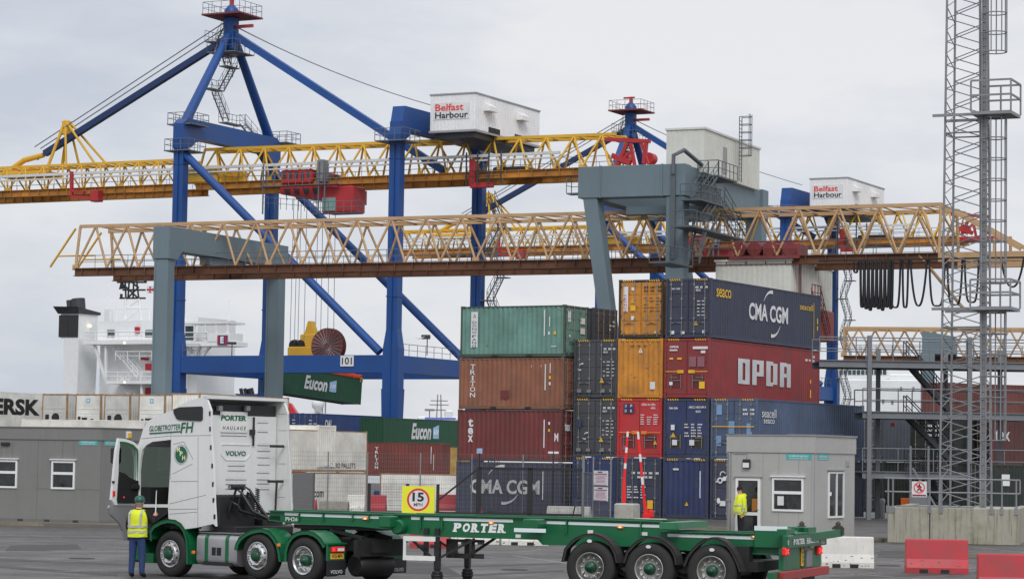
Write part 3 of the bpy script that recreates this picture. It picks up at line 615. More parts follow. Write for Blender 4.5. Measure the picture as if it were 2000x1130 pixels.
# split the roof band into quads so that the outline stays clean
def strip(bm, up, lo, y0, y1):
    n = len(up); vs = []
    for y in (y0, y1):
        vs += [(p[0], y, p[1]) for p in up]+[(p[0], y, p[1]) for p in lo]
    fs = []
    for i in range(n-1):
        fs += [(i, i+1, n+i+1, n+i), (2*n+i, 3*n+i, 3*n+i+1, 2*n+i+1), (i, 2*n+i, 2*n+i+1, i+1), (n+i, n+i+1, 3*n+i+1, 3*n+i)]
    fs += [(0, n, 3*n, 2*n), (n-1, 3*n-1, 4*n-1, 2*n-1)]; bm.add(vs, fs)
def zo(x):   # roof outline height at x
    P = OUT
    for (xa, za), (xb, zb_) in zip(P, P[1:]):
        if xa <= x <= xb: return za+(zb_-za)*(x-xa)/(xb-xa+1e-9)
    return P[0][1] if x < P[0][0] else P[-1][1]
lo = [HOLE[6],HOLE[5],HOLE[4],HOLE[3],HOLE[2]]; up = [(p[0], zo(p[0])) for p in lo]; up[-1] = (xf, OUT[-1][1]-.02); up[-2] = (HOLE[3][0]+.02, zo(HOLE[3][0]+.02))
xs_ = [HOLE[6][0]+(HOLE[4][0]-HOLE[6][0])*i/8 for i in range(9)]
def zl(x):
    P = [HOLE[6],HOLE[5],HOLE[4],HOLE[3]]
    for (xa, za), (xb, zb_) in zip(P, P[1:]):
        if xa <= x <= xb: return za+(zb_-za)*(x-xa)/(xb-xa+1e-9)
    return P[0][1]
xs_ += [HOLE[3][0], HOLE[3][0]+.05]
upp = [(x, zo(x)) for x in xs_]; loo = [(x, zl(x)) for x in xs_[:-1]]+[HOLE[2]]
for sgn in (1, -1):
    y0, y1 = sorted((sgn*YS, sgn*(YS-.06)))
    strip(b, upp, loo, y0, y1)
    strip(b, [upp[-1], (xf, HOLE[2][1]+.05), (xf, 1.5)], [loo[-1], HOLE[1], HOLE[0]], y0, y1)      # front post
    # rear part
    rp = [ (HOLE[6][0], zo(HOLE[6][0])) ]+[(p[0], p[1]) for p in reversed(OUT) if p[0] < HOLE[6][0]]+REAR[1:]+[HOLE[9],HOLE[8],HOLE[7]]
    panel(b, rp, y0, y1)
    strip(b, [(HOLE[9][0], HOLE[9][1]), (xf, HOLE[0][1])], [(HOLE[9][0], HOLE[9][1]-.07), (xf, HOLE[0][1]-.07)], y0, y1)
# roof skin and front
rs = [p for p in OUT]; n = len(rs)
for i in range(n-1):
    (x0, z0), (x1, z1) = rs[i], rs[i+1]; b.quad((x0,-YS,z0),(x1,-YS,z1),(x1,YS,z1),(x0,YS,z0)); b.quad((x0,-YS,z0-.04),(x0,YS,z0-.04),(x1,YS,z1-.04),(x1,-YS,z1-.04))
x1, z1 = rs[-1]; b.box(x1-.02, x1+.04, -YS, YS, 2.95, z1); b.box(xf-.02, xf+.06, -YS, YS, .75, 1.75)
zr = REAR[0][1]; XR = -.86
b.box(XR-.02, XR+.04, -1.16, 1.16, 1.05, 3.62)         # rear wall
body = b.build('cab', M_cab, tractor)
g = MB(); g.box(x1-.005, x1+.01, -1.18, 1.18, 1.76, 2.94); g.build('windscreen', M_clear, tractor)
g = MB(); g.prism([(HOLE[9][0]+.05,1.75),(xf-.05,1.75),(HOLE[2][0]-.03,2.7),(HOLE[9][0]+.05,2.8)], 'y', -YS+.03, -YS+.025); g.build('window', M_clear, tractor)
g = MB(); g.box(HOLE[9][0], xf, -YS+.01, -YS+.06, HOLE[0][1]-.05, 1.74); g.build('door', M_cab, tractor)
i = MB(); i.box(XR+.05, xf-.05, -1.18, 1.18, 1.1, 1.32); i.box(.75, xf-.04, -1.18, 1.18, 1.3, 1.98); i.box(XR+.05, -.1, -1.17, 1.17, 1.3, 1.8); i.box(-.25,.15,-1.15,1.17,3.35,3.4)
i.box(XR+.045,XR+.06,-1.15,1.15,1.3,3.5); i.box(-.3,-.2,.4,1.15,1.3,3.3); i.bbox(-.05,.5,-.95,-.3,1.35,1.72,.06); i.bbox(-.2,.0,-.95,-.3,1.7,2.35,.06); i.bbox(-.15,.35,.35,.9,1.35,1.55,.06)
i.lathe([(.23,-.015),(.245,0),(.23,.015)], (.62,-.62,2.0), 'x', 20, False); i.build('cab_interior', M_int, tractor)
# roof side vent, steps, front bumper
v = MB(); v.prism([ty(*q, 1.26) for q in ((352,794.5),(394,793),(396,797),(395.5,819),(392,821.5),(350,819.5),(345,817),(340,806),(339,799))], 'y', 1.245, 1.275); v.build('roof_vent', M_blackp, tractor)
st = MB(); st.prism([ty(*q) for q in ((271,990),(328,990),(325,1003),(312,1012),(296,1024),(288,1045),(271,1060))], 'y', .9, 1.235)
for z in (.45, .8): st.box(.62, 1.25, .95, 1.2, z, z+.03)
st.build('entry_step', M_tdark, tractor)
bp = MB(); bp.bbox(.95, 1.42, -1.23, 1.2, .28, .86, .06); bp.box(.55,1.0,1.05,1.24,.28,.5); bp.build('front_bumper', M_tgreen, tractor)
# panel gaps, hinges of the side fairing
gp = MB()
def gl_(a, c, wd=.012): 
    p, q = ty(*a), ty(*c); gp.beam((p[0], 1.249, p[1]), (q[0], 1.249, q[1]), wd, .006, (0,1,0))
for a, c in (((276,856),(333,850.5)),((333,850.5),(412,849.5)),((387,853),(386.5,1029)),((334,939.5),(386,939)),((331,983),(402,966)),((330,994),(386,993)),((331,1003),(385,999)),((334,858),(333,935)),((339,867),(359,862)),((359,862),(377,896)),((337,925),(376,905))): gl_(a, c)
gp.build('panel_gaps', M_gap, tractor)
hg = MB()
for py, px in ((807,410.5),(837,411),(873,412.5),(909,415),(945,416.5),(976,417.5),(1008,419.5)):
    p = ty(px, py); hg.box(p[0]-.015, p[0]+.03, 1.24, 1.262, p[1]-.05, p[1]+.05)
hg.build_each('fairing_hinge', M_blackp, tractor)
# badge and lettering on the cab side
lt = MB(); p = ty(291.5,842,1.262); q = ty(352,838,1.262); d = Vector((q[0]-p[0],0,q[1]-p[1])); 
lt.text('GLOBETROTTER', (p[0],1.262,p[1]), d.normalized(), (0,0,1), d.length, .125, .012, .2); lt.beam((p[0],1.262,p[1]-.045),(q[0],1.262,q[1]-.045),.03,.004,(0,1,0))
p = ty(352,845.5,1.263); q = ty(377.5,843.5,1.263); d = Vector((q[0]-p[0],0,q[1]-p[1])); lt.text('FH', (p[0],1.263,p[1]), d.normalized(), (0,0,1), d.length, .235, .015, .15); lt.build('side_lettering', M_gletter, tractor)
bd = MB(); p = ty(353.5,887,1.262); c = Vector((p[0],1.262,p[1])); X = Vector((-1,0,0)); Z = Vector((0,0,1)); bd.disc(c, X, Z, .185, 32)
for k in range(28): a = 2*math.pi*k/28; e = X*math.cos(a)+Z*math.sin(a); bd.disc(c+e*.215, X, Z, .012, 6)
bd.m = 1
for ch, ox, oz in (('M',-.13,.06),('P',-.035,-.03),('H',.045,-.12)): bd.text(ch, c+X*ox+Z*oz+Vector((0,.004,0)), X, Z, .095, .105, .03)
bd.build('round_badge', [M_gletter, mat('pale_yellow_lettering', ph(238,235,170), .5, var=0)], tractor)
# open passenger door, swung square to the cab
XH = 1.16
def dp(px, py): a = tx(px, py, XH); return a
dr = MB(); outer = [dp(*q) for q in ((229,855),(243,856.5),(258,862),(268,871),(270.5,905),(271,985),(219,985),(215,977),(217,935),(219.5,912),(224,880))]
win = [dp(*q) for q in ((232,862.5),(244,864),(257,869),(265,878),(266.5,905),(267,938),(258,935),(248,929),(237,921.5),(228.5,919),(229.5,885))]
nO = len(outer); vs = []
for x in (XH-.05, XH+.02): vs += [(x,a,c) for a, c in outer]
dr2 = MB()
# frame: fan of quads between outer and window loops (11 points each)
ring_o = [outer[0],outer[1],outer[2],outer[3],outer[4],(outer[5][0], win[5][1]),(outer[5][0], win[5][1]-.01),None,None,None,None]
win11 = win; out11 = [outer[0],outer[1],outer[2],outer[3],outer[4],dp(271,940),dp(262,985),dp(240,985),dp(222,985),dp(215,975),outer[10]]
vs = []; fs = []
for x in (XH-.05, XH+.02): vs += [(x,a,c) for a, c in out11]+[(x,a,c) for a, c in win11]
m = 11
for k in range(m):
    j = (k+1) % m; fs += [(k, j, m+j, m+k), (2*m+k, 3*m+k, 3*m+j, 2*m+j), (k, 2*m+k, 2*m+j, j), (m+k, m+j, 3*m+j, 3*m+k)]
dr.add(vs, fs); dr.prism([dp(271,940),dp(271,985),dp(262,985)], 'x', XH-.05, XH+.02)
door = dr.build('passenger_door', M_cab, tractor)
gsl = MB(); gsl.prism(win, 'x', XH-.01, XH-.005); gsl.build('window_pane', M_clear, door)
tr = MB(); tr.prism([dp(*q) for q in ((229,919.5),(237,922.5),(248,930.5),(258,936),(268,939),(269,982),(226,982),(225,974))], 'x', XH-.085, XH-.045); tr.bbox(XH-.14, XH-.08, *sorted((dp(250,950)[0], dp(266,950)[0])), dp(258,955)[1], dp(258,945)[1], .02); tr.build('door_trim', M_int, door)
gs = MB(); gg = [dp(*q) for q in ((231,861),(244,862.5),(257.5,867.5),(266.5,877),(268.3,905),(268.5,940),(265.5,940),(265,905),(263.5,880),(256,871.5),(243,866),(231,865))]; gs.prism(gg, 'x', XH-.056, XH-.048); gs.build('door_seal', M_tgreen, door)
sk = MB(); sk.prism([dp(*q) for q in ((212,991),(214,986),(262,986),(259,1000),(255,1030),(252,1052),(243,1054),(240,1036),(231,1018),(215,1004))], 'x', XH-.02, XH+.05); sk.build('door_skirt', mat('satin_silver_panel', (.38,.38,.39), .35, .4, var=.08), door, bevel=.015)
lk = MB(); q = dp(218,940); lk.box(XH-.07, XH-.05, q[0]-.03, q[0]+.04, q[1]-.03, q[1]+.02); lk.m = 1; q = dp(219,963); lk.box(XH-.07, XH-.05, q[0]-.03, q[0]+.03, q[1]-.06, q[1]+.06); lk.m = 2; q = dp(237,970); lk.disc((XH-.088,q[0],q[1]), (0,1,0), (0,0,1), .02, 8); lk.build('door_latch', [M_blackp, M_redlens, M_rlamp], door)
mi = MB(); q = dp(238,893); mi.bbox(XH+.12, XH+.3, *sorted((dp(231,893)[0], dp(246,893)[0])), dp(238,906)[1], dp(238,872)[1], .04); mi.tube((XH+.02,q[0]+.05,q[1]+.3),(XH+.2,q[0],q[1]+.25),.02); mi.build('wing_mirror', M_blackp, door)
# rear wall: pressed ribs, lettering, brackets
rb = MB(); X0 = XR-.02
def rbar(px0, px1, py, h=.022):
    a = tx(px0, py, X0); c = tx(px1, py-(px1-px0)*-.005, X0); rb.bbox(X0-.016, X0+.002, min(a[0],c[0]), max(a[0],c[0]), a[1]-h, a[1]+h, .008)
for px0, px1, py in ((444,478,907),(444,479,916.5),(440,481,934),(440,481,943),(440,480,952),(502,524,823),(502,526,867),(502,527,878),(502,527,891),(502,527,905),(501,526,921),(501,526,934),(501,526,942),(501,526,953),(430,482,848),(430,482,842),(502,523,841)): rbar(px0, px1, py)
a = tx(432,867,X0); c = tx(488,898,X0); ya, yb = sorted((a[0],c[0])); za, zc = sorted((a[1],c[1]))
for p, q in (((ya,zc),(yb,zc)),((ya,za+.12),(ya,zc)),((yb,za+.12),(yb,zc)),((ya,za+.12),(ya+.15,za)),((yb,za+.12),(yb-.15,za)),((ya+.15,za),(yb-.15,za))): rb.beam((X0-.006,p[0],p[1]),(X0-.006,q[0],q[1]),.022,.018,(1,0,0))
rb.build_each('pressed_rib', M_cab, tractor)
rl = MB(); Yd = Vector((0,-1,0))
def rtext(mb, t, px0, px1, pyb, pyt, bold, shear=0, x=None):
    x = X0-.012 if x is None else x; a = tx(px0, pyb, x); c = tx(px1, pyb, x); d = tx(px0, pyt, x); mb.text(t, (x,a[0],a[1]), Yd, Z, abs(c[0]-a[0]), d[1]-a[1], bold, shear)
SIGN = MB(); a = tx(429,839,X0); c = tx(483,806,X0); SIGN.box(X0-.008, X0, c[0], a[0], a[1]-.02, c[1]+.02); SIGN.build('name_panel', M_white, tractor)
rtext(rl, 'PORTER', 431.5, 481, 820.5, 809.5, .05, .1); rtext(rl, 'VOLVO', 440.5, 480.5, 889, 879.5, .03)
rl.build('rear_lettering', M_gletter, tractor); rl = MB(); rtext(rl, 'H A U L A G E', 435, 480.5, 838, 831, .015, .2); rl.build('small_lettering', M_dsteel, tractor)
# side fairings (near and far), roof spoiler edge
fa = MB()
fo = [(REAR[k][0], REAR[k][1]) for k in range(0,6)]
for sgn in (-1,):
    fa.prism([(XR+.1,REAR[0][1]-.1)]+fo+[(XR+.1,1.15)], 'y', -YS, -YS+.03)
for k in range(7):   # stiffeners inside the far fairing
    z = 1.4+k*.38; fa.box(XR-.05, XR-.32, -YS+.03, -YS+.06, z, z+.02)
fa.box(fo[0][0]-.06, fo[0][0]+.06, -YS, YS, fo[0][1]-.05, fo[0][1]+.012); fa.build('side_fairing', M_cab, tractor)
ru = MB(); ru.box(XR-.005, XR+.25, -1.14, 1.2, 3.56, 3.86); ru.box(XR-.03, XR+.1, 1.15, 1.215, 1.1, 3.6)
for k in range(26): z = 1.3+k*.085; ru.box(XR-.05, XR-.02, 1.16, 1.2, z, z+.045) if False else None
for y, z, l in ((-1.15,2.95,.45),(-1.15,2.15,.5),(-1.12,1.42,.75)): ru.box(XR-.3, XR-.27, y, y+l, z-.03, z+.03)
ru.tube((XR-.28,-.95,2.15),(XR-.28,-.9,1.1),.025); yb_ = tx(496,830,XR-.05)[0]; ru.box(XR-.06,XR-.03,yb_-.02,yb_+.02,2.95,3.6); ru.box(XR-.1,XR-.03,yb_,yb_+.12,3.2,3.32)
ru.build_each('fairing_strut', M_blackp, tractor)
wl = MB()
for px in (430,484): a = tx(px, 797, XR-.1); wl.bbox(XR-.14, XR-.02, a[0]-.06, a[0]+.06, a[1]-.06, a[1]+.06, .015)
wl.build_each('work_lamp', M_steel, tractor)
# chassis, catwalk, suzi hoses, fifth wheel
ch = MB()
for y in (-.42,.35): ch.box(-5.15, 1.0, y, y+.08, .72, 1.02)
for x in (-1.2,-2.2,-3.0,-4.6,-5.1): ch.box(x, x+.12, -.34, .35, .74, 1.0)
ch.bbox(-1.05, -1.75, -.9, .95, 1.0, 1.16, .02); ch.bbox(-.95,-1.2,-.25,.95,1.1,1.85,.05); ch.bbox(-1.0,-1.4,-.95,-.3,1.05,1.35,.05); ch.bbox(.3,-.9,-.6,.6,.6,1.05,.08)
ch.box(-5.22,-5.1,-.75,.75,.62,.98); ch.box(-5.3,-5.2,-.35,.35,.7,.95)
for s in (1,-1): ch.tube((-4.1,s*.9,.51),(-4.1,0,.51),.09,10); ch.tube((0,s*.9,.51),(0,0,.51),.07,8); ch.tube((-2.73,s*.9,.56),(-2.73,0,.56),.07,8)
ch.lathe([(.2,-.55),(.24,-.5),(.24,.5),(.2,.55)], (-4.95,0,.42), 'y', 18); ch.box(-1.0,-1.9,1.05,1.2,.3,.38)
for k in range(5): ch.box(-4.75-.02*k,-4.6,-.7+.3*k,-.62+.3*k,.98,1.02)
ch.build('chassis', M_tdark, tractor)
fw = MB(); fw.prism([(-3.05,.45),(-3.9,.5),(-4.15,.38),(-4.15,.14),(-3.75,.05),(-3.75,-.05),(-4.15,-.14),(-4.15,-.38),(-3.9,-.5),(-3.05,-.45)], 'z', 1.17, 1.24); fw.box(-3.7,-3.3,-.5,.5,1.0,1.17); fw.beam((-4.15,.42,1.15),(-5.1,.42,1.0),.14,.06); fw.beam((-4.15,-.42,1.15),(-5.1,-.42,1.0),.14,.06); fw.build('fifth_wheel', M_tdark, tractor)
hs = MB()
for k, (y0, zt_h, xe, r_h) in enumerate(((.12,1.9,-1.55,.035),(.26,2.05,-1.75,.028),(.34,1.82,-1.5,.04),(.5,1.98,-1.65,.03),(.62,1.7,-1.4,.035))):
    hs.path([(-1.15,y0,1.25),(-1.22,y0+.03,zt_h-.25),(-1.3,y0+.01,zt_h),(-1.42,y0-.05,zt_h-.08),(xe,y0-.16,1.5),(-2.0,.15-.05*k,1.28)], r_h, 6)
cl = [(-1.35+.0*i+.05*math.sin(i*1.05), -.12+.05*math.cos(i*1.05), 2.0-.0075*i) for i in range(90)]; hs.path(cl, .012, 4)
cl = [(-1.3+.05*math.sin(i*1.05), .72-.007*i, 2.02+.05*math.cos(i*1.05)) for i in range(70)]; hs.path(cl, .012, 4); hs.build_each('air_hose', M_blackp, tractor)
# fuel tank
tk = MB(); x0, x1_ = sorted((ty(383,1070,1.22)[0], ty(462,1070,1.22)[0])); zt, zb2 = ty(420,1042,1.22)[1], ty(420,1103.5,1.22)[1]; rr = .12
def rrect(y0, y1, z0, z1, r, n=5):
    o = []
    for cx, cz, a0 in ((y1-r,z1-r,0),(y0+r,z1-r,90),(y0+r,z0+r,180),(y1-r,z0+r,270)):
        for i in range(n+1): a = R(a0+90*i/n); o.append((cx+r*math.cos(a), cz+r*math.sin(a)))
    return o
tk.prism(rrect(.55,1.2,zb2,zt,.13), 'x', x0, x1_, True); tank = tk.build('fuel_tank', M_alu, tractor)
sp = MB()
for px in (402,442): a = ty(px,1070,1.22)[0]; sp.prism(rrect(.54,1.208,zb2-.008,zt+.008,.135), 'x', a-.05, a+.05)
sp.build('tank_strap', M_tgreen, tank); hw = MB(); a = ty(411,1078,1.22); c = ty(433,1066,1.22); hw.box(c[0], a[0], 1.19, 1.206, a[1]-.09, c[1]); hw.m = 1; hw.box(c[0]+.03, a[0]-.03, 1.19, 1.212, a[1]-.06, c[1]-.03); hw.m = 0; hw.box((a[0]+c[0])/2-.01,(a[0]+c[0])/2+.01,1.2,1.216,a[1]-.06,c[1]-.03); hw.build('step_pocket', [M_alu, M_tdark], tank)
ct = MB(); ct.box(x0, x1_, .5, 1.15, zt+.01, zt+.035); ct.build('catwalk', M_steel, tractor)
# mudguards
def guard(pts, y0, y1, th=.03, name='mudguard', m=None, side=1, parent=None):
    mb = MB(); n = len(pts); vs = []
    inner = []
    cx = sum(p[0] for p in pts)/n; cz = min(p[1] for p in pts)
    for p in pts:
        d = Vector((cx-p[0], cz-p[1])); d = d.normalized() if d.length > .01 else d; inner.append((p[0]+d.x*th, p[1]+d.y*th))
    strip(mb, pts, inner, y0, y1)
    lip = [(p[0]+(q[0]-p[0])*3, p[1]+(q[1]-p[1])*3) for p, q in zip(pts, inner)]
    strip(mb, pts, lip, y1-.012 if side > 0 else y0, y1 if side > 0 else y0+.012)
    return mb.build(name, m or M_tgreen, parent or tractor)
gA = [ty(*q, 1.27) for q in ((457,1072),(460,1060),(466,1050),(476,1041),(487,1035),(500,1031.5),(512,1030.5),(526,1036),(536,1047),(544,1061),(548,1080),(550,1096))]
gB = [ty(*q, 1.27) for q in ((553,1096),(554,1076),(557,1064),(562,1053),(569,1044),(578,1038),(589,1035),(602,1035),(614,1039),(624,1047),(631,1056),(636,1066))]
gF = [ty(*q, 1.25) for q in ((293,1052),(293,1034),(300,1024),(314,1016),(328,1012.5),(343,1014),(354,1021),(361,1031),(366,1045),(369,1062),(370,1082),(370,1101))]
for gx in (gA, gB, gF):
    guard(gx, .72, 1.27); guard(gx, -1.27, -.72, side=-1)
for sgn in (1, -1):
    e = gB[-1][0]; y0, y1 = sorted((sgn*.7, sgn*1.27)); zz = gB[-1][1]
    rg = MB(); rg.bbox(e-.05, e, y0, y1, .52, zz+.06, .015); rg.box(e-.09, e+.05, y0, y1, zz+.04, zz+.07); gr = rg.build('mudguard', M_tgreen, tractor)
    lm = MB(); lm.bbox(e-.1, e-.045, y0+.06, y1-.1, zz-.13, zz-.01, .015); lm.m = 1; lm.box(e-.104, e-.098, *sorted((sgn*1.15, sgn*1.08)), zz-.1, zz-.04); lm.m = 2; lm.box(e-.103, e-.097, y0+.1, y0+.3, zz-.1, zz-.04); lm.build('tail_lamp', [M_redlens, M_rlamp, M_tape], gr)
    if sgn > 0:
        np_ = MB(); np_.box(e-.06, e-.05, y0+.06, y1-.1, zz-.27, zz-.15); np_.m = 1; np_.text('W26 MPH', (e-.063,y1-.13,zz-.25), Yd, Z, y1-y0-.24, .08, .02); np_.build('number_plate', [M_plate, M_black], gr)
    fl = MB(); fl.box(e-.06, e-.04, y0, y1, .22, .54); fl.m = 1; fl.text('VOLVO', (e-.064,y1-.1,.26), Yd, Z, y1-y0-.2, .075, .01); fl.build('mudflap', [M_blackp, M_letter], tractor)
om = MB()
for px, py in ((377.5,1077.5),(544,1063.5)): a = ty(px, py, 1.28); om.bbox(a[0]-.05, a[0]+.05, 1.26, 1.29, a[1]-.035, a[1]+.035, .01)
om.build_each('side_marker', M_orange, tractor)
# ------------------------------------------------------------------ skeletal trailer
A_K = R(180-21); KO = TF.wld((-3.5,0,0)); KF = Frame(KO, A_K)
trailer = empty('container_trailer', KO, A_K, 'empty green skeletal container trailer with big white lettering along its beam', 'trailer')
def ky(px, py, y=.62): p = KF.y(px, py, y); return (p.x, p.z)
def kx(px, py, x): p = KF.x(px, py, x); return (p.y, p.z)
def girder(name, top, bot, label=None):
    mb = MB()
    for s in (1, -1):
        strip(mb, top, bot, *sorted((s*.62, s*.60)))
        for line_ in (top, bot):
            for p, q in zip(line_, line_[1:]): mb.beam((p[0], s*.60, p[1]), (q[0], s*.60, q[1]), .17, .025)
    return mb.build(name, M_tgreen, trailer)
top = [ky(*q) for q in ((527,996.5),(600,998.5),(700,1001.5),(772,1004.5))]; bot = [ky(*q) for q in ((527,1015),(590,1021),(700,1026),(772,1033))]
gn = girder('gooseneck', top, bot)
top = [ky(*q) for q in ((772,1003.5),(850,1005.5),(1053,1010.5),(1150,1013.5),(1292,1018))]; bot = [ky(*q) for q in ((772,1038),(850,1046),(1053,1052),(1062,1062),(1292,1066))]
mbm = girder('main_beam', top, bot)
top = [ky(*q) for q in ((1292,1037),(1400,1039.5),(1520,1042.5))]; bot = [ky(*q) for q in ((1292,1070),(1400,1076),(1520,1082.5))]
rbm = girder('rear_beam', top, bot)
zt = ky(1150,1013.5)[1]
X_ = lambda px, py=1020: ky(px, py)[0]
cm = MB()
for px in (560,640,720,830,900,980,1060,1140,1220,1340,1420,1490): x = X_(px); z = zt-.05 if px < 1290 else ky(1400,1040)[1]-.05; cm.box(x-.05, x+.05, -.6, .6, z-.2, z-.03)
for px in (585,632,690,722): x = X_(px); cm.box(x-.012,x+.012,.62,.68,ky(px,1000)[1]-.18,ky(px,1000)[1]-.03)
for px in (823,865,1052,1108,1253): x = X_(px); cm.box(x-.012,x+.012,.62,.685,zt-.3,zt-.03)
cm.build_each('cross_member', M_tgreen, trailer)
# swivelling bolsters
def bolster(px, w_, z0, z1, name='bolster', lock=True):
    x = X_(px); b = MB(); b.bbox(x-w_, x+w_, -1.2, 1.2, z0, z1, .02); o = b.build(name, M_tgreen, trailer)
    return o, x
bl, x = bolster(771, .13, zt-.26, zt-.02); t = MB(); t.lathe([(.13,-.25),(.16,-.2),(.16,.2),(.13,.25)], (X_(784),.62,ky(784,1028)[1]), 'y', 16); t.build('pivot_drum', M_tgreen, bl)
bl, x = bolster(1054, .16, zt-.2, zt-.01); t = MB(); t.box(x-.35,x+.35,1.19,1.205,zt-.28,zt-.2); t.build('reflector', M_tape, bl)
x0 = ky(1288,1028,1.1)[0]; x1 = x0-.36; b = MB(); b.prism([(x0,-1.15),(x0,1.12),(x1+.06,1.12),(x1,.95),(x1,-1.15)], 'z', ky(1330,1033,1.1)[1], ky(1330,1020,1.1)[1]); b.build('bolster', mat('lighter_green_paint', (.03,.2,.09), .4, var=.1, dirt=.15), trailer)  # this bolster is a lighter green than the beams
# reflective tape, lettering, lamps
tp = MB()
def tape(pa, pb, h, y=.63):
    a, c = ky(*pa, y), ky(*pb, y); tp.add([(a[0],y,a[1]-h),(c[0],y,c[1]-h),(c[0],y,c[1]),(a[0],y,a[1])], [(0,1,2,3)])
for pa, pb in (((556,999.5),(584,1000.5)),((587,1001.6),(631,1003)),((634,1003),(689,1004.8)),((691,1005),(720,1006)),((723,1006),(756,1007)),((803,1008),(822,1008.6)),((828,1008.8),(858,1009.5)),((863,1010),(1002,1013.5)),((1060,1016),(1107,1017.5)),((1110,1017.8),(1252,1022.5)),((1254,1022.6),(1290,1023.8)),((1304,1041),(1493,1047.5))): tape(pa, pb, .062)
tp.build_each('reflective_tape', M_tape, trailer)
_porter = 'PORTER'
def slab(mb, o, xd, yd, w_, h, text, shear=.18, ser=.1, bold=.06, gap=.12):   # heavy italic capitals with slab feet
    o = Vector(o); xd = Vector(xd); yd = Vector(yd); n = len(text); cw = w_/(n+(n-1)*gap); yd2 = yd+xd*shear
    nrm = xd.cross(yd).normalized()*.0015
    for i, ch in enumerate(text):
        if ch == ' ': continue
        p = o+xd*(cw*(1+gap)*i); mb.text(ch, p, xd, yd2, cw*(.92 if ch not in 'IJ' else .5), h, bold)
        t = h*.15
        def foot(a, b_, z): q = p+xd*(a*cw)+yd2*z+nrm; mb.quad(q, q+xd*((b_-a)*cw), q+xd*((b_-a)*cw)+yd2*t, q+yd2*t)
        if ch in 'PRTHFAKMN': foot(-.08 if ch != 'T' else .2, .46 if ch != 'T' else .74, 0)
        if ch in 'RHAKMN': foot(.6, 1.04, 0)
        if ch in 'PREBDHKMN': foot(-.08, .3, h-t)
        if ch in 'EBDL': foot(-.08, .3, 0)
lt = MB(); a = ky(885,1037.5,.632); c = ky(987,1040,.632); h = ky(885,1020,.632)[1]-a[1]; d = Vector((c[0]-a[0],0,c[1]-a[1])); slab(lt, (a[0],.632,a[1]), d.normalized(), (0,0,1), d.length, h, 'PORTER'); lt.build('side_lettering', mat('bright_white_lettering', ph(222,222,224), .5, var=.02), trailer)
lt = MB(); a = ky(557.5,1016.5,.64); c = ky(581.5,1017,.64); lt.text('PH26', (a[0],.64,a[1]), (-1,0,0), (0,0,1), abs(c[0]-a[0]), .09, .02); lt.build('fleet_number', M_letter, gn)
lm = MB()
for px, py in ((713,1012),(959,1020),(1211,1028.5),(1473,1047)): a = ky(px, py, .66); lm.m = 0; lm.bbox(a[0]-.07, a[0]+.07, .63, .66, a[1]-.025, a[1]+.025, .008); lm.m = 1; lm.bbox(a[0]-.03, a[0]+.03, .655, .67, a[1]-.014, a[1]+.014, .004)
lm.build_each('side_marker', [M_orange, M_lamp], trailer)
sk = MB()
for px, py in ((1153,1037.5),(1259,1041.5),(1012,1046)): a = ky(px, py, .64); sk.box(a[0]-.06, a[0]+.06, .632, .64, a[1]-.035, a[1]+.035)
sk.build_each('label_plate', M_letter, trailer)
# axles, wheels, mudguards
for px, py, gpts in ((1153,1095,((1096,1096),(1102,1070),(1112,1059),(1122,1050),(1136,1043),(1150,1040.5),(1164,1042),(1177,1047),(1188,1055),(1197,1065),(1204,1080),(1208,1098))),
                     (1268,1106,((1215,1098),(1222,1077),(1232,1065),(1243,1055),(1254,1049),(1265,1046),(1278,1047),(1291,1051),(1302,1059),(1313,1069),(1321,1084),(1324,1102))),
                     (1390,1112,((1333,1104),(1340,1086),(1350,1072),(1362,1060),(1376,1051),(1390,1048),(1404,1050),(1417,1057),(1428,1069),(1436,1082),(1444,1100),(1449,1116)))):
    x = ky(px, py, 1.22)[0]
    for s in (1, -1): wheel(trailer, x, s*1.24, .555, .53, .37, s, 'trailer')
    gl2 = [ky(*q, 1.27) for q in gpts]; guard(gl2, .88, 1.27, .02, 'mudguard', M_oldrub, 1, trailer); guard(gl2, -1.27, -.88, .02, 'mudguard', M_oldrub, -1, trailer)
    ax = MB(); ax.tube((x,-.9,.555),(x,.9,.555),.075,10); ax.box(x-.12,x+.5,.45,.6,.5,1.0); ax.box(x-.12,x+.5,-.6,-.45,.5,1.0); ax.build('axle', M_tdark, trailer)
    e = MB(); a = ky(px-2 if px < 1300 else px, py-48, 1.285); e.disc((a[0],1.272,a[1]-.09), Vector((-1.6,0,0)), Z, .035, 12); e.build('guard_badge', M_letter, trailer)
# landing legs, side frames
ll = MB()
xl = ky(855,1070,.85)[0]
for s in (1, -1):
    leg = MB(); leg.bbox(xl-.06, xl+.06, *sorted((s*.79, s*.92)), .38, 1.0, .01); leg.box(xl-.05, xl+.05, *sorted((s*.8, s*.91)), .22, .4)
    for z, r_ in ((.16,.09),(.2,.115),(.26,.12),(.32,.1)): leg.lathe([(r_,-.03),(r_+.015,0),(r_,.03)], (xl,s*.855,z), 'z', 16)
    leg.lathe([(.17,0),(.17,.02),(.1,.04)], (xl,s*.855,.1), 'z', 16); leg.beam((xl-.02,s*.855,.62),(xl-.75,s*.62,1.05),.05,.05); leg.beam((xl+.02,s*.855,.55),(xl+.7,s*.62,1.0),.05,.05)
    leg.build('landing_leg', M_tdark, trailer)
sg = MB(); a = ky(787.5,1046,.98); c = ky(849.5,1056,.98); z1, z0 = ky(800,1046,.98)[1], ky(800,1093,.98)[1]; xa, xb = a[0], c[0]
sg.box(xb, xa, .95, .98, z1-.1, z1); sg.box(xb, xa, .95, .98, z0, z0+.1); sg.box(xa-.06, xa, .945, .975, z0+.002, z1-.002)
sg.build('side_guard', M_white, trailer)
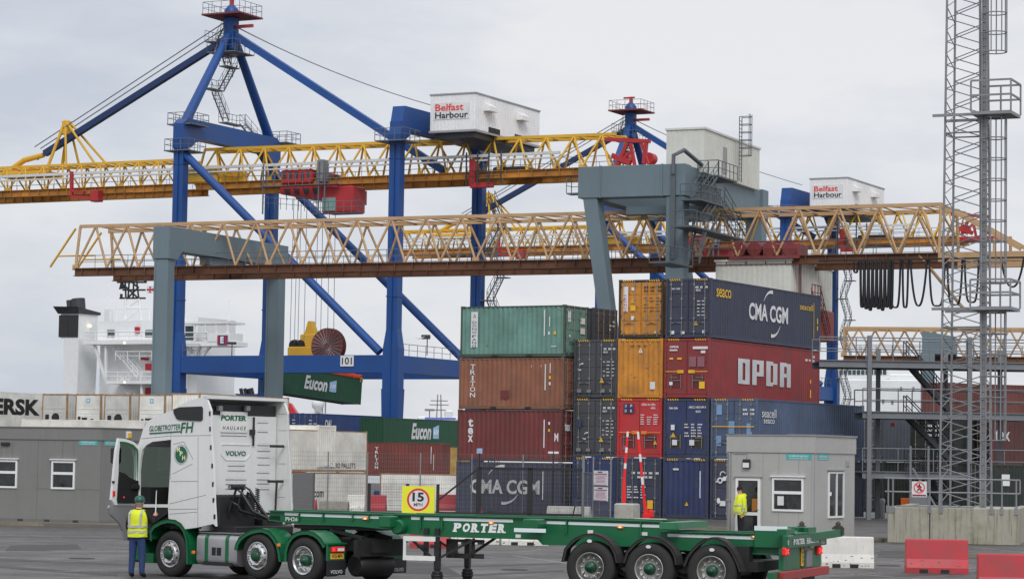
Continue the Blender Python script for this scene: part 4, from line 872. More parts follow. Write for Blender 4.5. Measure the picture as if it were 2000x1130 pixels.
rk = MB(); x0, x1 = ky(880,1060,.5)[0], ky(945,1060,.5)[0]; zz0, zz1 = ky(900,1089,.5)[1], ky(900,1052,.5)[1]
for x in (x0, x0-.13, x0-.52): rk.box(x-.03, x+.03, .47, .53, zz0, zz1)
rk.box(x1, x0+.03, .47, .53, zz0, zz0+.1); rk.box(x1, x0+.03, .46, .54, zz1-.06, zz1); rk.box(x0-.03,x0+.1,.35,.5,zz0,zz1)
for x, y in ((xl+.35,.62),(xl+.1,.62)): rk.box(x-.05, x+.05, y, y+.06, .55, 1.25)
rk.build('support_rack', M_tdark, trailer)
fp = MB(); x = X_(566); fp.box(x-2.2, x-.15, -.55, .55, ky(600,1030)[1]-.02, ky(600,1024)[1]); fp.tube((0,0,.95),(0,0,1.2),.045,12); fp.box(X_(527)-.25,X_(527)+.02,-.62,.62,ky(527,1018)[1],ky(527,1006)[1]); fp.build('kingpin_plate', M_tdark, trailer)
# rear frame
XE = ky(1539,1055,1.2)[0]-.02
rf = MB(); yy0, z1 = kx(1539,1045,XE); yy1, _ = kx(1615,1045,XE); z0 = kx(1575,1067,XE)[1]
rf.bbox(XE, XE+.12, yy1, yy0, z0, z1, .015); za = kx(1560,1111,XE)[1]; rf.box(XE+.1, XE+.2, yy1+.1, yy0-.05, za, z0)
for s in (1, -1): rf.bbox(XE+.12, XE+.85, *sorted((s*.55, s*.75)), z0-.02, ky(1520,1030,.62)[1], .02)
for s in (1, -1): rf.box(XE+.05, XE+.25, *sorted((s*.55,s*1.2)), z1, z1+.12)
fr = rf.build('rear_frame', M_tgreen, trailer)
t = MB(); t.box(XE+.15,XE+.84,.752,.756,ky(1520,1036,.75)[1],ky(1520,1027,.75)[1]); t.build('reflective_tape', M_tape, fr)
lt = MB(); a = kx(1550,1063,XE-.01); c = kx(1600,1061,XE-.01); hh = kx(1550,1052,XE-.01)[1]-a[1]; slab(lt, (XE-.012,a[0],a[1]), (0,-1,0), (0,0,1), abs(c[0]-a[0]), hh, 'PORTER HAULAGE', 0, bold=.05, gap=.1); a = kx(1603.5,1061,XE-.01); lt.text('PH26', (XE-.012,a[0],a[1]), (0,-1,0), (0,0,1), .3, hh*.7, .02); a = kx(1538,1064,XE-.012); lt.text('0', (XE-.012,a[0]-.02,a[1]), (0,-1,0), (0,0,1), .1, hh*.9, .02); lt.build('rear_lettering', M_letter, fr)
for px, py in ((1534,1076),(1600,1074)):
    l = MB(); a = kx(px, py, XE+.06); l.bbox(XE+.03, XE+.1, a[0]-.15, a[0]+.15, a[1]-.085, a[1]+.085, .02); l.m = 1
    for s in (1, -1): l.beam((XE+.022,a[0]-.12,a[1]-.05*s),(XE+.022,a[0]+.12,a[1]+.05*s),.035,.02,(1,0,0))
    l.build('tail_lamp', [M_redlens, M_rlamp], fr)
pl = MB(); a = kx(1567,1081,XE+.08); pl.box(XE+.07, XE+.09, a[0]-.07, a[0]+.07, a[1]-.24, a[1]+.2); pl.m = 1; pl.text('W26', (XE+.066,a[0]-.04,a[1]-.2), (0,0,1), (0,1,0), .36, .09, .02); pl.m = 2; pl.box(XE+.06,XE+.08,a[0]-.9,a[0]-.6,a[1]+.12,a[1]+.24)
pl.build('number_plate', [M_plate, M_black, M_letter], fr)
dk = MB(); a = kx(1568,1095,XE+.09); dk.box(XE+.09,XE+.099,a[0]-.14,a[0]+.14,za+.01,z0-.02); dk.m = 1; dk.box(XE+.08,XE+.099,a[0]-.75,a[0]-.3,za+.02,za+.35); dk.build('recess_panel', [M_tdark, M_steel], fr)
bm = MB(); a = kx(1519,1116,XE-.05); c = kx(1617,1116,XE-.05); bm.m = 1; bm.bbox(XE-.08, XE+.02, c[0], a[0]-.35, za-.17, za, .01); bm.m = 0; bm.box(XE+.02,XE+.15,c[0]+.02,a[0]+.05,za-.16,za-.01); bm.build('bumper', [M_tgreen, mat('bumper_red_reflector', ph(150,48,46), .5, var=.1, dirt=.2)], fr)
fl = MB(); fl.box(XE+.05, XE+.07, -1.1, -.1, .1, za-.17); fl.box(XE+.05, XE+.07, .2, 1.15, .1, za-.17); fl.box(XE+.7,XE+1.9,-.9,.95,.55,.75); fl.box(XE+.9,XE+1.6,.62,.9,.6,1.05); fl.build_each('mudflap', M_tdark, trailer)
for px, py, xx in ((1566,1026,XE+.35),(1637,1026,XE-.1)):
    y, z = kx(px, py, xx); t = MB(); t.box(xx-.11, xx+.11, y-.1, y+.1, z-.2, z-.03); t.lathe([(.1,-.03),(.1,0)], (xx,y,z), 'z', 12); t.lathe([(.055,0),(.06,.05),(.03,.09),(0,.1)], (xx,y,z), 'z', 12); t.build('twist_lock', mat('rusty_lock_steel', (.06,.045,.035), .7, var=.3, rust=.5), trailer)
ar = MB(); y, z = kx(1637,1030,XE-.1); y2, z2 = kx(1566,1034,XE+.35); ar.beam((XE-.1,y,z-.1),(XE+.1,-.4,z-.16),.2,.16); ar.beam((XE+.35,y2,z2),(XE+.3,.5,z-.2),.2,.16); ar.box(XE,XE+.3,-.9,.7,z1,z-.05); ar.build('rear_bolster', M_tgreen, trailer)

# ------------------------------------------------------------------ people
M_skin = mat('skin', ph(190,140,120), .6, var=.05); M_hv = mat('hi_vis_yellow', ph(205,235,40), .7, var=.06); M_band = mat('silver_band', ph(165,165,160), .45, var=.05)
M_jean = mat('blue_denim', ph(40,62,105), .85, var=.2); M_dark = mat('black_cloth', (.012,.012,.014), .9, var=.2); M_boot = mat('dark_boot', (.02,.017,.015), .7); M_helm = mat('dark_green_helmet', ph(32,84,74), .35, var=.05); M_hair = mat('grey_hair', ph(120,105,95), .9); M_wood = mat('wooden_board', ph(70,58,50), .8)
def skin_mesh(verts, edges, sub=2):
    me = bpy.data.meshes.new('s'); me.from_pydata([v[0] for v in verts], edges, []); ob = bpy.data.objects.new('s', me); COL.objects.link(ob)
    sk_ = ob.modifiers.new('k', 'SKIN'); sk_.use_smooth_shade = True
    for i, v in enumerate(verts): me.skin_vertices[0].data[i].radius = v[1] if isinstance(v[1], tuple) else (v[1], v[1])
    me.skin_vertices[0].data[0].use_root = True
    s = ob.modifiers.new('u', 'SUBSURF'); s.levels = sub; s.render_levels = sub
    dg = bpy.context.evaluated_depsgraph_get(); out = bpy.data.meshes.new_from_object(ob.evaluated_get(dg)); bpy.data.objects.remove(ob); return out
def person(label, pos, rz, J, cloth, head_up=0, hat='helmet', face_dir=0.0):
    """J: named joints; cloth: (trousers, jacket); x forward, y left"""
    root = empty('person', pos, rz, label, 'person')
    order = ['pelvis','waist','chest','neck','headbase','headtop','shL','elL','wrL','palmL','shR','elR','wrR','palmR','hipL','knL','anL','toeL','hipR','knR','anR','toeR']
    rad = dict(pelvis=(.155,.13),waist=(.14,.12),chest=(.165,.13),neck=(.06,.06),headbase=(.075,.085),headtop=(.075,.085),shL=.075,elL=.052,wrL=.035,palmL=(.04,.022),shR=.075,elR=.052,wrR=.035,palmR=(.04,.022),hipL=.105,knL=.082,anL=.064,toeL=(.05,.035),hipR=.105,knR=.082,anR=.064,toeR=(.05,.035))
    idx = {n: i for i, n in enumerate(order)}; V_ = [(J[n], rad[n]) for n in order]
    E_ = [('pelvis','waist'),('waist','chest'),('chest','neck'),('neck','headbase'),('headbase','headtop'),('chest','shL'),('shL','elL'),('elL','wrL'),('wrL','palmL'),('chest','shR'),('shR','elR'),('elR','wrR'),('wrR','palmR'),('pelvis','hipL'),('hipL','knL'),('knL','anL'),('anL','toeL'),('pelvis','hipR'),('hipR','knR'),('knR','anR'),('anR','toeR')]
    E_ = [(idx[a], idx[b_]) for a, b_ in E_]
    for s in 'LR':     # fingers and thumb
        pm = Vector(J['palm'+s]); wr = Vector(J['wr'+s]); d = (pm-wr).normalized(); sd = d.cross(Vector((1,0,0))).normalized() if abs(d.x) < .8 else d.cross(Vector((0,0,1))).normalized()
        nrm = d.cross(sd)
        for k in range(4):
            o = pm+sd*(.028*(k-1.5)/1.5)+d*.02; ln = [.06,.075,.07,.055][k]; a = len(V_); V_ += [(tuple(o+d*ln*.5), .0095),(tuple(o+d*ln*.9+nrm*.03), .0085)]; E_ += [(idx['palm'+s], a),(a, a+1)]
        o = wr.lerp(pm, .5)+sd*.045; a = len(V_); V_ += [(tuple(o), .011),(tuple(o+sd*.02+d*.035), .01)]; E_ += [(idx['wr'+s], a),(a, a+1)]
    me = skin_mesh(V_, E_); ms = [cloth[0], cloth[1], M_skin, M_boot]
    for m in ms: me.materials.append(m)
    zp, zn = J['pelvis'][2], J['neck'][2]
    wl_, wr_ = Vector(J['wrL']), Vector(J['wrR'])
    for p in me.polygons:
        c = p.center; k = 1
        if c.z > zn+.02 : k = 2
        elif min((c-Vector(J['palmL'])).length, (c-Vector(J['palmR'])).length) < .1: k = 2
        elif c.z < .1: k = 3
        elif c.z < zp+.06 and min((c-wl_).length, (c-wr_).length) > .16 and abs(c.y) < .26 and min((c-Vector(J['elL'])).length,(c-Vector(J['elR'])).length) > .14: k = 0
        p.material_index = k; p.use_smooth = True
    o = bpy.data.objects.new('body', me); COL.objects.link(o); o.parent = root
    hb, ht = Vector(J['headbase']), Vector(J['headtop']); f = Vector((math.cos(face_dir), math.sin(face_dir), 0)); l = Vector((-f.y, f.x, 0)); hc_ = hb.lerp(ht, .55)
    fc = MB(); fc.lathe([(.0,-.02),(.018,-.01),(.014,.02),(0,.04)], hc_+f*.088+Vector((0,0,-.02)), 'z', 8, False)
    for s in (1, -1): fc.lathe([(0,-.012),(.012,0),(0,.012)], hc_+f*.078+l*s*.033+Vector((0,0,.015)), 'z', 8, False); fc.lathe([(0,-.035),(.022,-.01),(.025,.015),(0,.035)], hc_+l*s*.083, 'z', 8, False)
    fc.build('face', M_skin, root); hr = MB()
    hr.lathe([(.079,-.07),(.09,-.01),(.089,.03)], hc_-f*.014+Vector((0,0,-.02)), 'z', 18, False) if hat == 'helmet' else None
    if hat == 'helmet': hr.build('hair', M_hair, root)
    return root
def torso_shell(root, J, rows, m, name, folds=.009):
    """rows: (z, half width y, half depth x, x offset, y offset) from bottom to top"""
    mb = MB(); n = 28; vs = []
    rnd = random.Random(3); ph_ = [rnd.random()*6 for _ in rows]
    for k, (z, wy, dx, ox, oy) in enumerate(rows):
        for i in range(n):
            t = 2*math.pi*i/n; f = 1+folds*6*math.sin(5*t+ph_[k]); c, s_ = math.cos(t), math.sin(t); e = .75
            vs.append((ox+dx*f*math.copysign(abs(c)**e, c), oy+wy*f*math.copysign(abs(s_)**e, s_), z+.006*math.sin(3*t+ph_[k])))
    fs = [(k*n+i, k*n+(i+1)%n, k*n+n+(i+1)%n, k*n+n+i) for k in range(len(rows)-1) for i in range(n)]; mb.add(vs, fs, True); mb.add(vs, [tuple(range((len(rows)-1)*n, len(rows)*n))])
    return mb.build(name, m, root)
# driver, back towards the camera, reaching into the cab with the right hand
dpos = ground(266,1127.5); rzd = R(72)
JD = dict(pelvis=(0,0,.93),waist=(.01,0,1.1),chest=(.03,0,1.36),neck=(.05,0,1.5),headbase=(.07,0,1.58),headtop=(.085,0,1.71),shL=(.02,.19,1.41),elL=(.03,.26,1.13),wrL=(.16,.24,.92),palmL=(.22,.23,.86),shR=(.02,-.19,1.41),elR=(.2,-.25,1.2),wrR=(.42,-.2,1.36),palmR=(.48,-.19,1.4),
          hipL=(0,.095,.86),knL=(.02,.115,.48),anL=(-.01,.125,.09),toeL=(.13,.14,.045),hipR=(0,-.095,.86),knR=(.03,-.12,.48),anR=(0,-.13,.09),toeR=(.14,-.16,.045))
drv = person('driver in a yellow hi-vis vest, jeans and green helmet standing behind the open cab door', dpos, rzd, JD, (M_jean, M_dark))
torso_shell(drv, JD, [(.9,.215,.165,.005,0),(1.0,.212,.16,.005,0),(1.12,.205,.15,.01,0),(1.25,.212,.155,.02,0),(1.36,.215,.16,.025,0),(1.44,.2,.135,.03,0),(1.5,.13,.09,.035,0)], M_hv, 'hi_vis_vest')
for z in (.985,1.105): torso_shell(drv, JD, [(z,.219,.168,.006,0),(z+.05,.218,.166,.007,0)], M_band, 'reflective_band', .005)
bb = MB()
for s in (1, -1): bb.beam((-.135,s*.13,1.14),(-.135,s*.145,1.4),.05,.012,(1,0,0)); bb.beam((-.135,s*.145,1.4),(-.05,s*.125,1.485),.05,.012,(1,0,0))
bb.build('reflective_braces', M_band, drv)
hl = MB(); hl.lathe([(.112,-.02),(.118,-.01),(.116,.03),(.1,.08),(.065,.115),(0,.125)], (.08,0,1.69), 'z', 24, False); hl.bbox(.14,.24,-.085,.085,1.668,1.682,.006); hl.build('helmet', M_helm, drv)
# board under his left arm and the grab rod into the cab are things of their own
bo = MB(); q = Matrix.Rotation(rzd, 3, 'Z'); P = Vector(dpos)
def dw(p): return P+q @ Vector(p)
bo.beam(dw((.05,.22,.84)), dw((.42,.3,.92)), .09, .05); tag(bo.build('clipboard', M_wood), "brown board in the driver's left hand beside the open door", 'board')
rd = MB(); a = KF; p1 = TF.wld((.75,1.0,1.9)); p0 = dw((.5,-.19,1.42)); m_ = p0.lerp(p1, .5)+Vector((0,0,.04)); rd.path([p0, m_, p1], .012, 6); tag(rd.build('strap', M_white), 'thin white strap running from the cab doorway down to the driver', 'strap')
# ------------------------------------------------------------------ cabins
M_cabin = mat('cabin_grey_cladding', ph(160,159,156), .6, var=.03, dirt=.08, streak=.08); M_trim = mat('cabin_trim', ph(140,140,140), .55, var=.05); M_upvc = mat('white_window_frame', ph(222,222,222), .4, var=.02); M_teal = mat('teal_sign', ph(64,160,160), .5, var=.02); M_wgl = mat('cabin_window_glass', (.03,.032,.034), .08, var=.5, vs=3, spec=.7)
def window(root, fr, face, px0, py0, px1, py1, style, plane):
    """window frame as a part with panes below it; face 'y' (front) or 'x' (end)"""
    g_ = (lambda a, b_: ((lambda p: (p.x, p.z))(fr.y(a, b_, plane)))) if face == 'y' else (lambda a, b_: ((lambda p: (p.y, p.z))(fr.x(a, b_, plane))))
    a0, z1 = g_(px0, py0); a1, _ = g_(px1, py0); _, z0 = g_(px0, py1); s = -1 if face == 'y' else 1
    f = MB(); t = .07
    def bx(mb, u0, u1, d0, d1, w0, w1):
        if face == 'y': mb.box(u0, u1, plane-d1, plane-d0, w0, w1)
        else: mb.box(plane+d0, plane+d1, u0, u1, w0, w1)
    bx(f, a0, a0+t, .002, .05, z0, z1); bx(f, a1-t, a1, .002, .05, z0, z1); bx(f, a0+t, a1-t, .002, .05, z0, z0+t); bx(f, a0+t, a1-t, .002, .05, z1-t, z1)
    if style == 'h': m_ = z0+(z1-z0)*.56; bx(f, a0+t, a1-t, .004, .06, m_-.05, m_+.05)
    if style == 'v': m_ = a0+(a1-a0)*.52; bx(f, m_-.035, m_+.035, .004, .055, z0+t, z1-t); bx(f, a0+t, a0+t+.1, .05, .075, z0+(z1-z0)*.48, z0+(z1-z0)*.56)
    fo_ = f.build('window', M_upvc, root)
    p = MB(); bx(p, a0+t, a1-t, .004, .012, z0+t, z1-t); p.build('pane', M_wgl, fo_)
    l = MB(); bx(l, a0-.06, a1+.06, .002, .1, z1+.03, z1+.07); l.build('lintel', M_upvc if style != 'v' else M_trim, fo_)
    return fo_, (a0, a1, z0, z1)
def slabbox(px, py, A, d, zb=.13):
    C = at(px, py, d); C.z = 0; return Frame(C, -A)
# booth
BA = R(29.5); BF = slabbox(1591, 884, BA, 88); booth = empty('gatehouse_cabin', BF.o, -BA, 'small grey gatehouse cabin with a glazed door, standing before the blue containers', 'cabin')
XL = BF.y(1421,960).x; YR = BF.x(1669,960).y; zf = BF.y(1591,884).z; zt_ = BF.y(1591,851).z
b = MB(); b.box(XL, 0, 0, YR, .1, zf+.02); bw = b.build('wall', M_cabin, booth)
b = MB(); b.box(XL-.04, .04, -.04, YR+.04, zf, zt_); b.build('fascia', M_cabin, booth)
b = MB(); b.box(XL-.07, .08, -.07, YR+.07, zt_, zt_+.035); b.box(-1.0,.085,-.075,YR+.075,zt_+.035,zt_+.055); b.build('roof', M_trim, booth)
b = MB()
for px in (1428,1490,1521,1560,1585): x = BF.y(px,940).x; b.box(x-.006, x+.006, -.008, 0, .12, zf-.01)
b.box(-.02,.012,-.012,.02,.1,zf-.01); b.box(XL-.012,XL+.02,-.012,.02,.1,zf-.01); b.build('panel_joint', M_trim, booth)
window(booth, BF, 'y', 1509, 932, 1570, 997, 'h', 0); window(booth, BF, 'x', 1617, 920, 1647, 1011, 'v', 0)
def signs(root, fr, pxs, pxe, pyt, pyb, face, plane, text='cabinpac', h=None):
    g_ = (lambda a, b_: ((lambda p: (p.x, p.z))(fr.y(a, b_, plane)))) if face == 'y' else (lambda a, b_: ((lambda p: (p.y, p.z))(fr.x(a, b_, plane))))
    a0, z1 = g_(pxs, pyt); a1, z0 = g_(pxe, pyb); mb = MB(); o = (lambda u, v, w_: Vector((u, plane-w_, v))) if face == 'y' else (lambda u, v, w_: Vector((plane+w_, u, v)))
    X = Vector((1,0,0)) if face == 'y' else Vector((0,1,0))
    mb.plate(o(a0, z0, .012), X, Z, a1-a0, z1-z0, .01); mb.m = 1; w_ = a1-a0; mb.text(text, o(a0+w_*.1, z0+(z1-z0)*.32, .016), X, Z, w_*.8, (z1-z0)*.55, .01)
    for k in range(9): q = o(a0+w_*(.12+.085*k), z0+(z1-z0)*.1, .016); mb.quad(q, q+X*w_*.06, q+X*w_*.06+Z*.02, q+Z*.02)
    return mb.build('sign', [M_teal, M_letter], root)
signs(booth, BF, 1536, 1585, 885, 897, 'y', 0); signs(booth, BF, 1597, 1618, 886, 897.5, 'x', 0)
# door of the booth
a = BF.y(1438,932); c = BF.y(1486,932); x0, x1, z1 = a.x, c.x, a.z; d = MB()
for u0, u1, w0, w1 in ((x0,x0+.09,.12,z1),(x1-.09,x1,.12,z1),(x0+.09,x1-.09,z1-.09,z1),(x0+.09,x1-.09,.12,.22),(x0+.09,x1-.09,.92,1.03)): d.box(u0, u1, -.06, .0, w0, w1)
dr = d.build('door', M_upvc, booth); d = MB(); d.box(x0+.09, x1-.09, -.02, -.01, .22, .92); d.box(x0+.09, x1-.09, -.02, -.01, 1.03, z1-.09); d.build('pane', M_wgl, dr)
d = MB(); d.box(x1-.2, x1-.05, -.09, -.06, 1.12, 1.15); d.build('handle', M_chrome, dr); d = MB(); d.box(x0-.05,x1+.05,-.1,-.002,z1+.02,z1+.06); d.build('lintel', M_trim, dr)
o_ = MB(); o_.box(x1-.32, x1-.12, -.024, -.021, 1.06, 1.5); o_.build('poster', mat('dim_orange_poster', ph(150,95,40), .5), dr)
l = MB(); a = BF.y(1452,896); c = BF.y(1467,914); l.m = 0; l.bbox(a.x, c.x, -.12, -.02, c.z, a.z, .03); l.m = 1; l.box(a.x+.03, c.x-.03, -.128, -.118, c.z+.03, a.z-.12); l.build('bulkhead_lamp', [M_blackp, M_white], booth)
dp_ = MB(); x_ = BF.y(1426,900).x; dp_.tube((x_,-.05,.15),(x_,-.05,zf-.02),.035,8); dp_.box(x_-.05,x_+.05,-.1,.0,zf*.45,zf*.45+.05); dp_.build('downpipe', M_trim, booth); cd_ = MB(); x_ = BF.y(1459,900).x; cd_.tube((x_,-.015,zf-.01),(x_,-.015,BF.y(1459,897).z),.012,6); cd_.tube((x_,-.015,zf-.06),(x_-.5,-.015,zf-.06),.012,6); cd_.build('conduit', M_trim, booth); vt_ = MB(); p_ = BF.x(1655,905,0); vt_.bbox(.0,.03,p_.y-.15,p_.y+.15,p_.z-.1,p_.z+.1,.01); vt_.build('air_vent', M_trim, booth)
pn = MB(); a = BF.y(1519,968); c = BF.y(1531,986); pn.box(a.x, c.x, -.022, -.014, c.z, a.z); pn.build('notice', M_letter, booth)
pl_ = MB(); o = BF.wld((XL-.9,-1.3,0)); pl_.prism([(XL-.9,-1.3),(.9,-1.3),(.9,YR+.6),(XL-.9,YR+.6)], 'z', .0, .12)
tag(pl_.build('pavement', mat('pavement_concrete', ph(105,100,94), .85, var=.12, dirt=.3)), kind='structure'); bpy.data.objects['pavement'].location = BF.o; bpy.data.objects['pavement'].rotation_euler = (0,0,-BA)
# long cabin at the left
LF = slabbox(198, 860, R(24), 95.5); LA = R(24); M_cabin2 = mat('darker_cabin_cladding', ph(117,117,114), .6, var=.03, dirt=.1, streak=.1); M_trim2 = mat('darker_cabin_trim', ph(104,104,102), .55, var=.05); cabl = empty('long_cabin', LF.o, -LA, 'long grey site cabin with white windows behind the tractor unit', 'cabin')
XL = LF.y(-60,940).x; YR = 7.6; zf = LF.y(198,859).z; zt_ = LF.y(198,836).z; zbk = .12
b = MB(); b.box(XL, 0, 0, YR, zbk+.1, zf+.02); b.build('wall', M_cabin2, cabl); b = MB(); b.box(XL-.04,.04,-.04,YR+.04,zf,zt_); b.build('fascia', M_cabin2, cabl); b = MB(); b.box(XL-.07,.07,-.07,YR+.07,zt_,zt_+.04); b.build('roof', M_trim2, cabl)
b = MB(); b.box(XL,.01,-.02,YR,zbk,zbk+.1); b.m = 1
for px in (40,92,148): x = LF.y(px,1012).x; b.box(x-.12,x+.12,-.03,-.015,zbk+.01,zbk+.09)
b.build('plinth', [M_trim2, M_dsteel], cabl)
b = MB()
for px, y0, y1 in ((3,860,895),(25,860,895),(75,860,1010),(123,860,896),(145,860,896),(198,860,1010)): a = LF.y(px,y0); c = LF.y(px,y1); b.box(a.x-.006,a.x+.006,-.008,0,c.z,a.z-.02)
a = LF.y(72,953); c = LF.y(194,956); b.box(a.x,c.x,-.009,0,a.z-.008,a.z+.008); b.build('panel_joint', M_trim2, cabl)
window(cabl, LF, 'y', 102, 899, 147.5, 954, 'h', 0); window(cabl, LF, 'y', -12, 897, 35, 951.5, 'h', 0)
signs(cabl, LF, 155, 191, 859, 869, 'y', 0); signs(cabl, LF, 203, 226, 859.5, 869.5, 'x', 0)
l = MB(); a = LF.y(12,866); l.bbox(a.x-.2,a.x+.2,-.1,-.02,a.z-.06,a.z+.06,.02); l.build('lamp', M_blackp, cabl); l = MB(); a = LF.x(251,849,.02); l.bbox(.0,.1,a.y-.22,a.y+.12,a.z-.14,a.z+.14,.03); l.m = 1; l.box(.1,.115,a.y-.15,a.y+.08,a.z-.1,a.z+.08); l.build('beacon', [M_letter, M_yel], cabl)
pl_ = MB(); pl_.prism([(XL-3,-1.3),(4,-1.3),(4,YR+3),(XL-3,YR+3)], 'z', 0, .12); p_ = tag(pl_.build('pavement', bpy.data.materials['pavement_concrete']), kind='structure'); p_.location = LF.o; p_.rotation_euler = (0,0,-LA)
# guard at the booth door, facing left
gp_ = BF.y(1447,1000,-.75); gpos = BF.wld((gp_.x,-.75,.12)); rzg = R(195)
JG = dict(pelvis=(0,0,.93),waist=(.02,0,1.1),chest=(.0,0,1.36),neck=(.02,0,1.5),headbase=(.05,0,1.58),headtop=(.055,0,1.72),shL=(-.01,.2,1.4),elL=(-.03,.27,1.12),wrL=(.05,.26,.88),palmL=(.07,.25,.8),shR=(-.01,-.2,1.4),elR=(-.02,-.27,1.12),wrR=(.1,-.26,.9),palmR=(.13,-.25,.82),
          hipL=(0,.095,.86),knL=(.03,.11,.48),anL=(0,.12,.09),toeL=(.14,.13,.045),hipR=(0,-.095,.86),knR=(.0,-.11,.48),anR=(-.04,-.12,.09),toeR=(.1,-.13,.045))
gd = person('guard in a bright yellow hi-vis coat and black bobble hat by the cabin door', gpos, rzg, JG, (M_dark, M_hv), hat='beanie')
torso_shell(gd, JG, [(.84,.22,.21,.02,0),(.95,.23,.225,.03,0),(1.1,.225,.22,.03,0),(1.25,.22,.2,.015,0),(1.38,.215,.175,.0,0),(1.46,.17,.14,.0,0),(1.53,.1,.1,.01,0)], M_hv, 'hi_vis_coat')
for z in (.9,1.12): torso_shell(gd, JG, [(z,.235,.23,.027,0),(z+.055,.234,.23,.027,0)], M_band, 'reflective_band', .005)
sl = MB()
for z in (1.08,.98):
    for s in (1,-1): sl.tube((-.0,s*.27,z),( .012,s*.268,z-.045),.066,10)
sl.build('sleeve_band', M_band, gd)
bn = MB(); bn.lathe([(.098,-.03),(.102,.0),(.1,.04),(.075,.09),(.03,.115),(0,.118)], (.05,0,1.7), 'z', 20, False); bn.lathe([(0,-.035),(.035,0),(0,.035)], (.05,0,1.84), 'z', 10, False); bn.build('bobble_hat', M_dark, gd)
hd = MB(); hd.lathe([(.0,-.08),(.1,-.06),(.12,0),(.06,.06)], (-.09,0,1.5), 'z', 14, False); hd.build('hood', M_hv, gd)
# ------------------------------------------------------------------ barriers
M_redpl = mat('red_barrier_plastic', ph(172,46,54), .5, var=.1, dirt=.4, dcol=(.17,.09,.085), fine=2.2, streak=.2); M_bwhite = mat('whitewashed_concrete', ph(205,203,196), .8, var=.08, dirt=.2, fine=2.2, streak=.2, dcol=(.2,.19,.15)); M_bgrey = mat('grey_concrete_block', ph(128,124,116), .9, var=.12, dirt=.35)
M_scuff = mat('grey_scuff', ph(92,86,82), .8, var=.2)
def jersey(label, px, py, L_, H_, rz, m, group, d=None, slots=True, foot=.3):
    """px,py: bottom centre of the near face in the photo"""
    p = ground(px, py) if d is None else at(px, py, d); p.z = 0
    root = empty('barrier', p, rz, label, 'barrier', group)
    b = MB(); hw, tw = foot, .12
    prof = [(-hw,.0),(-hw,.14),(-hw*.62,.36),(-tw,H_-.03),(-tw+.03,H_),(tw-.03,H_),(tw,H_-.03),(hw*.62,.36),(hw,.14),(hw,0)]
    n = len(prof); xs_ = [-L_/2,-L_/2+.02,L_/2-.02,L_/2]; sc_ = [.97,1,1,.97]; vs = []
    for x, k in zip(xs_, sc_): vs += [(x, a*k+hw, c*(.985 if k < 1 else 1)) for a, c in prof]
    fs = [(i*n+j, i*n+n+j, i*n+n+(j+1) % n, i*n+(j+1) % n) for i in range(3) for j in range(n)]; b.add(vs, fs); b.add(vs, [tuple(range(n)), tuple(range(4*n-1, 3*n-1, -1))])
    b.build('body', m, root)
    ch_ = MB(); rn = random.Random(int(px)); up_ = lambda t: (hw*.38*t, .14+.22*t)
    for k in range(16):
        x = (rn.random()-.5)*L_*.94; w_, h_ = .02+.07*rn.random(), .012+.03*rn.random()
        if k % 2: z = .015+.09*rn.random(); ch_.add([(x,-.003,z),(x+w_,-.003,z+.01),(x+w_*.8,-.003,z+h_),(x+w_*.1,-.003,z+h_*.8)], [(0,1,2,3)])
        else:
            t = rn.random()*.85; (ya_, za_), (yb_, zb_) = up_(t), up_(min(1, t+h_*3)); ch_.add([(x,ya_-.004,za_),(x+w_,ya_-.004,za_),(x+w_*.7,yb_-.004,zb_),(x+w_*.2,yb_-.004,zb_)], [(0,1,2,3)])
    ch_.build('scuff_marks', M_scuff, root)
    if slots:
        for x in (-L_*.22, L_*.12):
            s = MB(); s.box(x-.11, x+.11, -.004, 2*hw+.004, -.001, .1); s.build('lift_slot', M_black, root)
    return root
GB = 'loose road barriers'
jersey('white concrete barrier with chipped feet beside the trailer tail', 1656, 1108, 1.38, .82, R(-4), M_bwhite, GB)
jersey('red plastic barrier on the right, the whole of it in view before the mossy wall', 1831, 1119, 1.58, .86, R(-4), M_redpl, GB)
jersey('red plastic barrier cut by the right edge of the photo', 1985, 1160, 1.6, .86, R(-4), M_redpl, GB)
jersey('white concrete barrier behind the trailer, under the first letters of the beam', 928, 1062, 1.55, .8, R(-3), M_bwhite, GB); jersey('white concrete barrier behind the trailer, nearer its front wheel', 1025, 1064, 1.5, .8, R(-3), M_bwhite, GB)
jersey('red plastic barrier seen between the trailer landing legs', 838, 1069, 1.2, .86, R(-5), M_redpl, GB)
def byard(label, pxa, pxb, pyb, pyt, m, rz=R(-8), slots=False, foot=.3):
    p, q = ground(pxa, pyb), ground(pxb, pyb); s = FPX/p.y; return jersey(label, (pxa+pxb)/2, pyb, abs(q.x-p.x), (pyb-pyt)/s, rz, m, 'barriers lined up behind the mesh fence', slots=slots, foot=foot)
byard('red barrier behind the fence at the rear of the cab', 566, 617, 998, 975, M_redpl); byard('grey concrete barrier behind the fence, left of the white stepped one', 620, 680, 999, 978, M_bgrey)
byard('white barrier behind the fence, between grey block and red barrier', 676, 712, 997, 966, M_bwhite); byard('red barrier with sloping ends behind the fence, left of the speed sign', 704, 753, 997, 966, M_redpl)
byard('red barrier behind the fence, right of the speed sign', 851, 894, 997, 965, M_redpl); byard('white concrete block barrier behind the mesh gate', 1066, 1150, 1011, 988, M_bwhite, R(-14), False, .35)
def block(name, label, cat, pxa, pxb, pyb, pyt, dep, m, rz=R(-29.5), bev=.06):
    p, q = ground(pxa, pyb), ground(pxb, pyb); s = FPX/p.y; r = tag(MB(), None) if False else None
    b = MB(); w_ = abs(q.x-p.x)/math.cos(rz); b.bbox(0, w_, 0, dep, 0, (pyb-pyt)/s, bev); o = b.build(name, m); o.location = p; o.rotation_euler = (0,0,rz); return tag(o, label, cat)
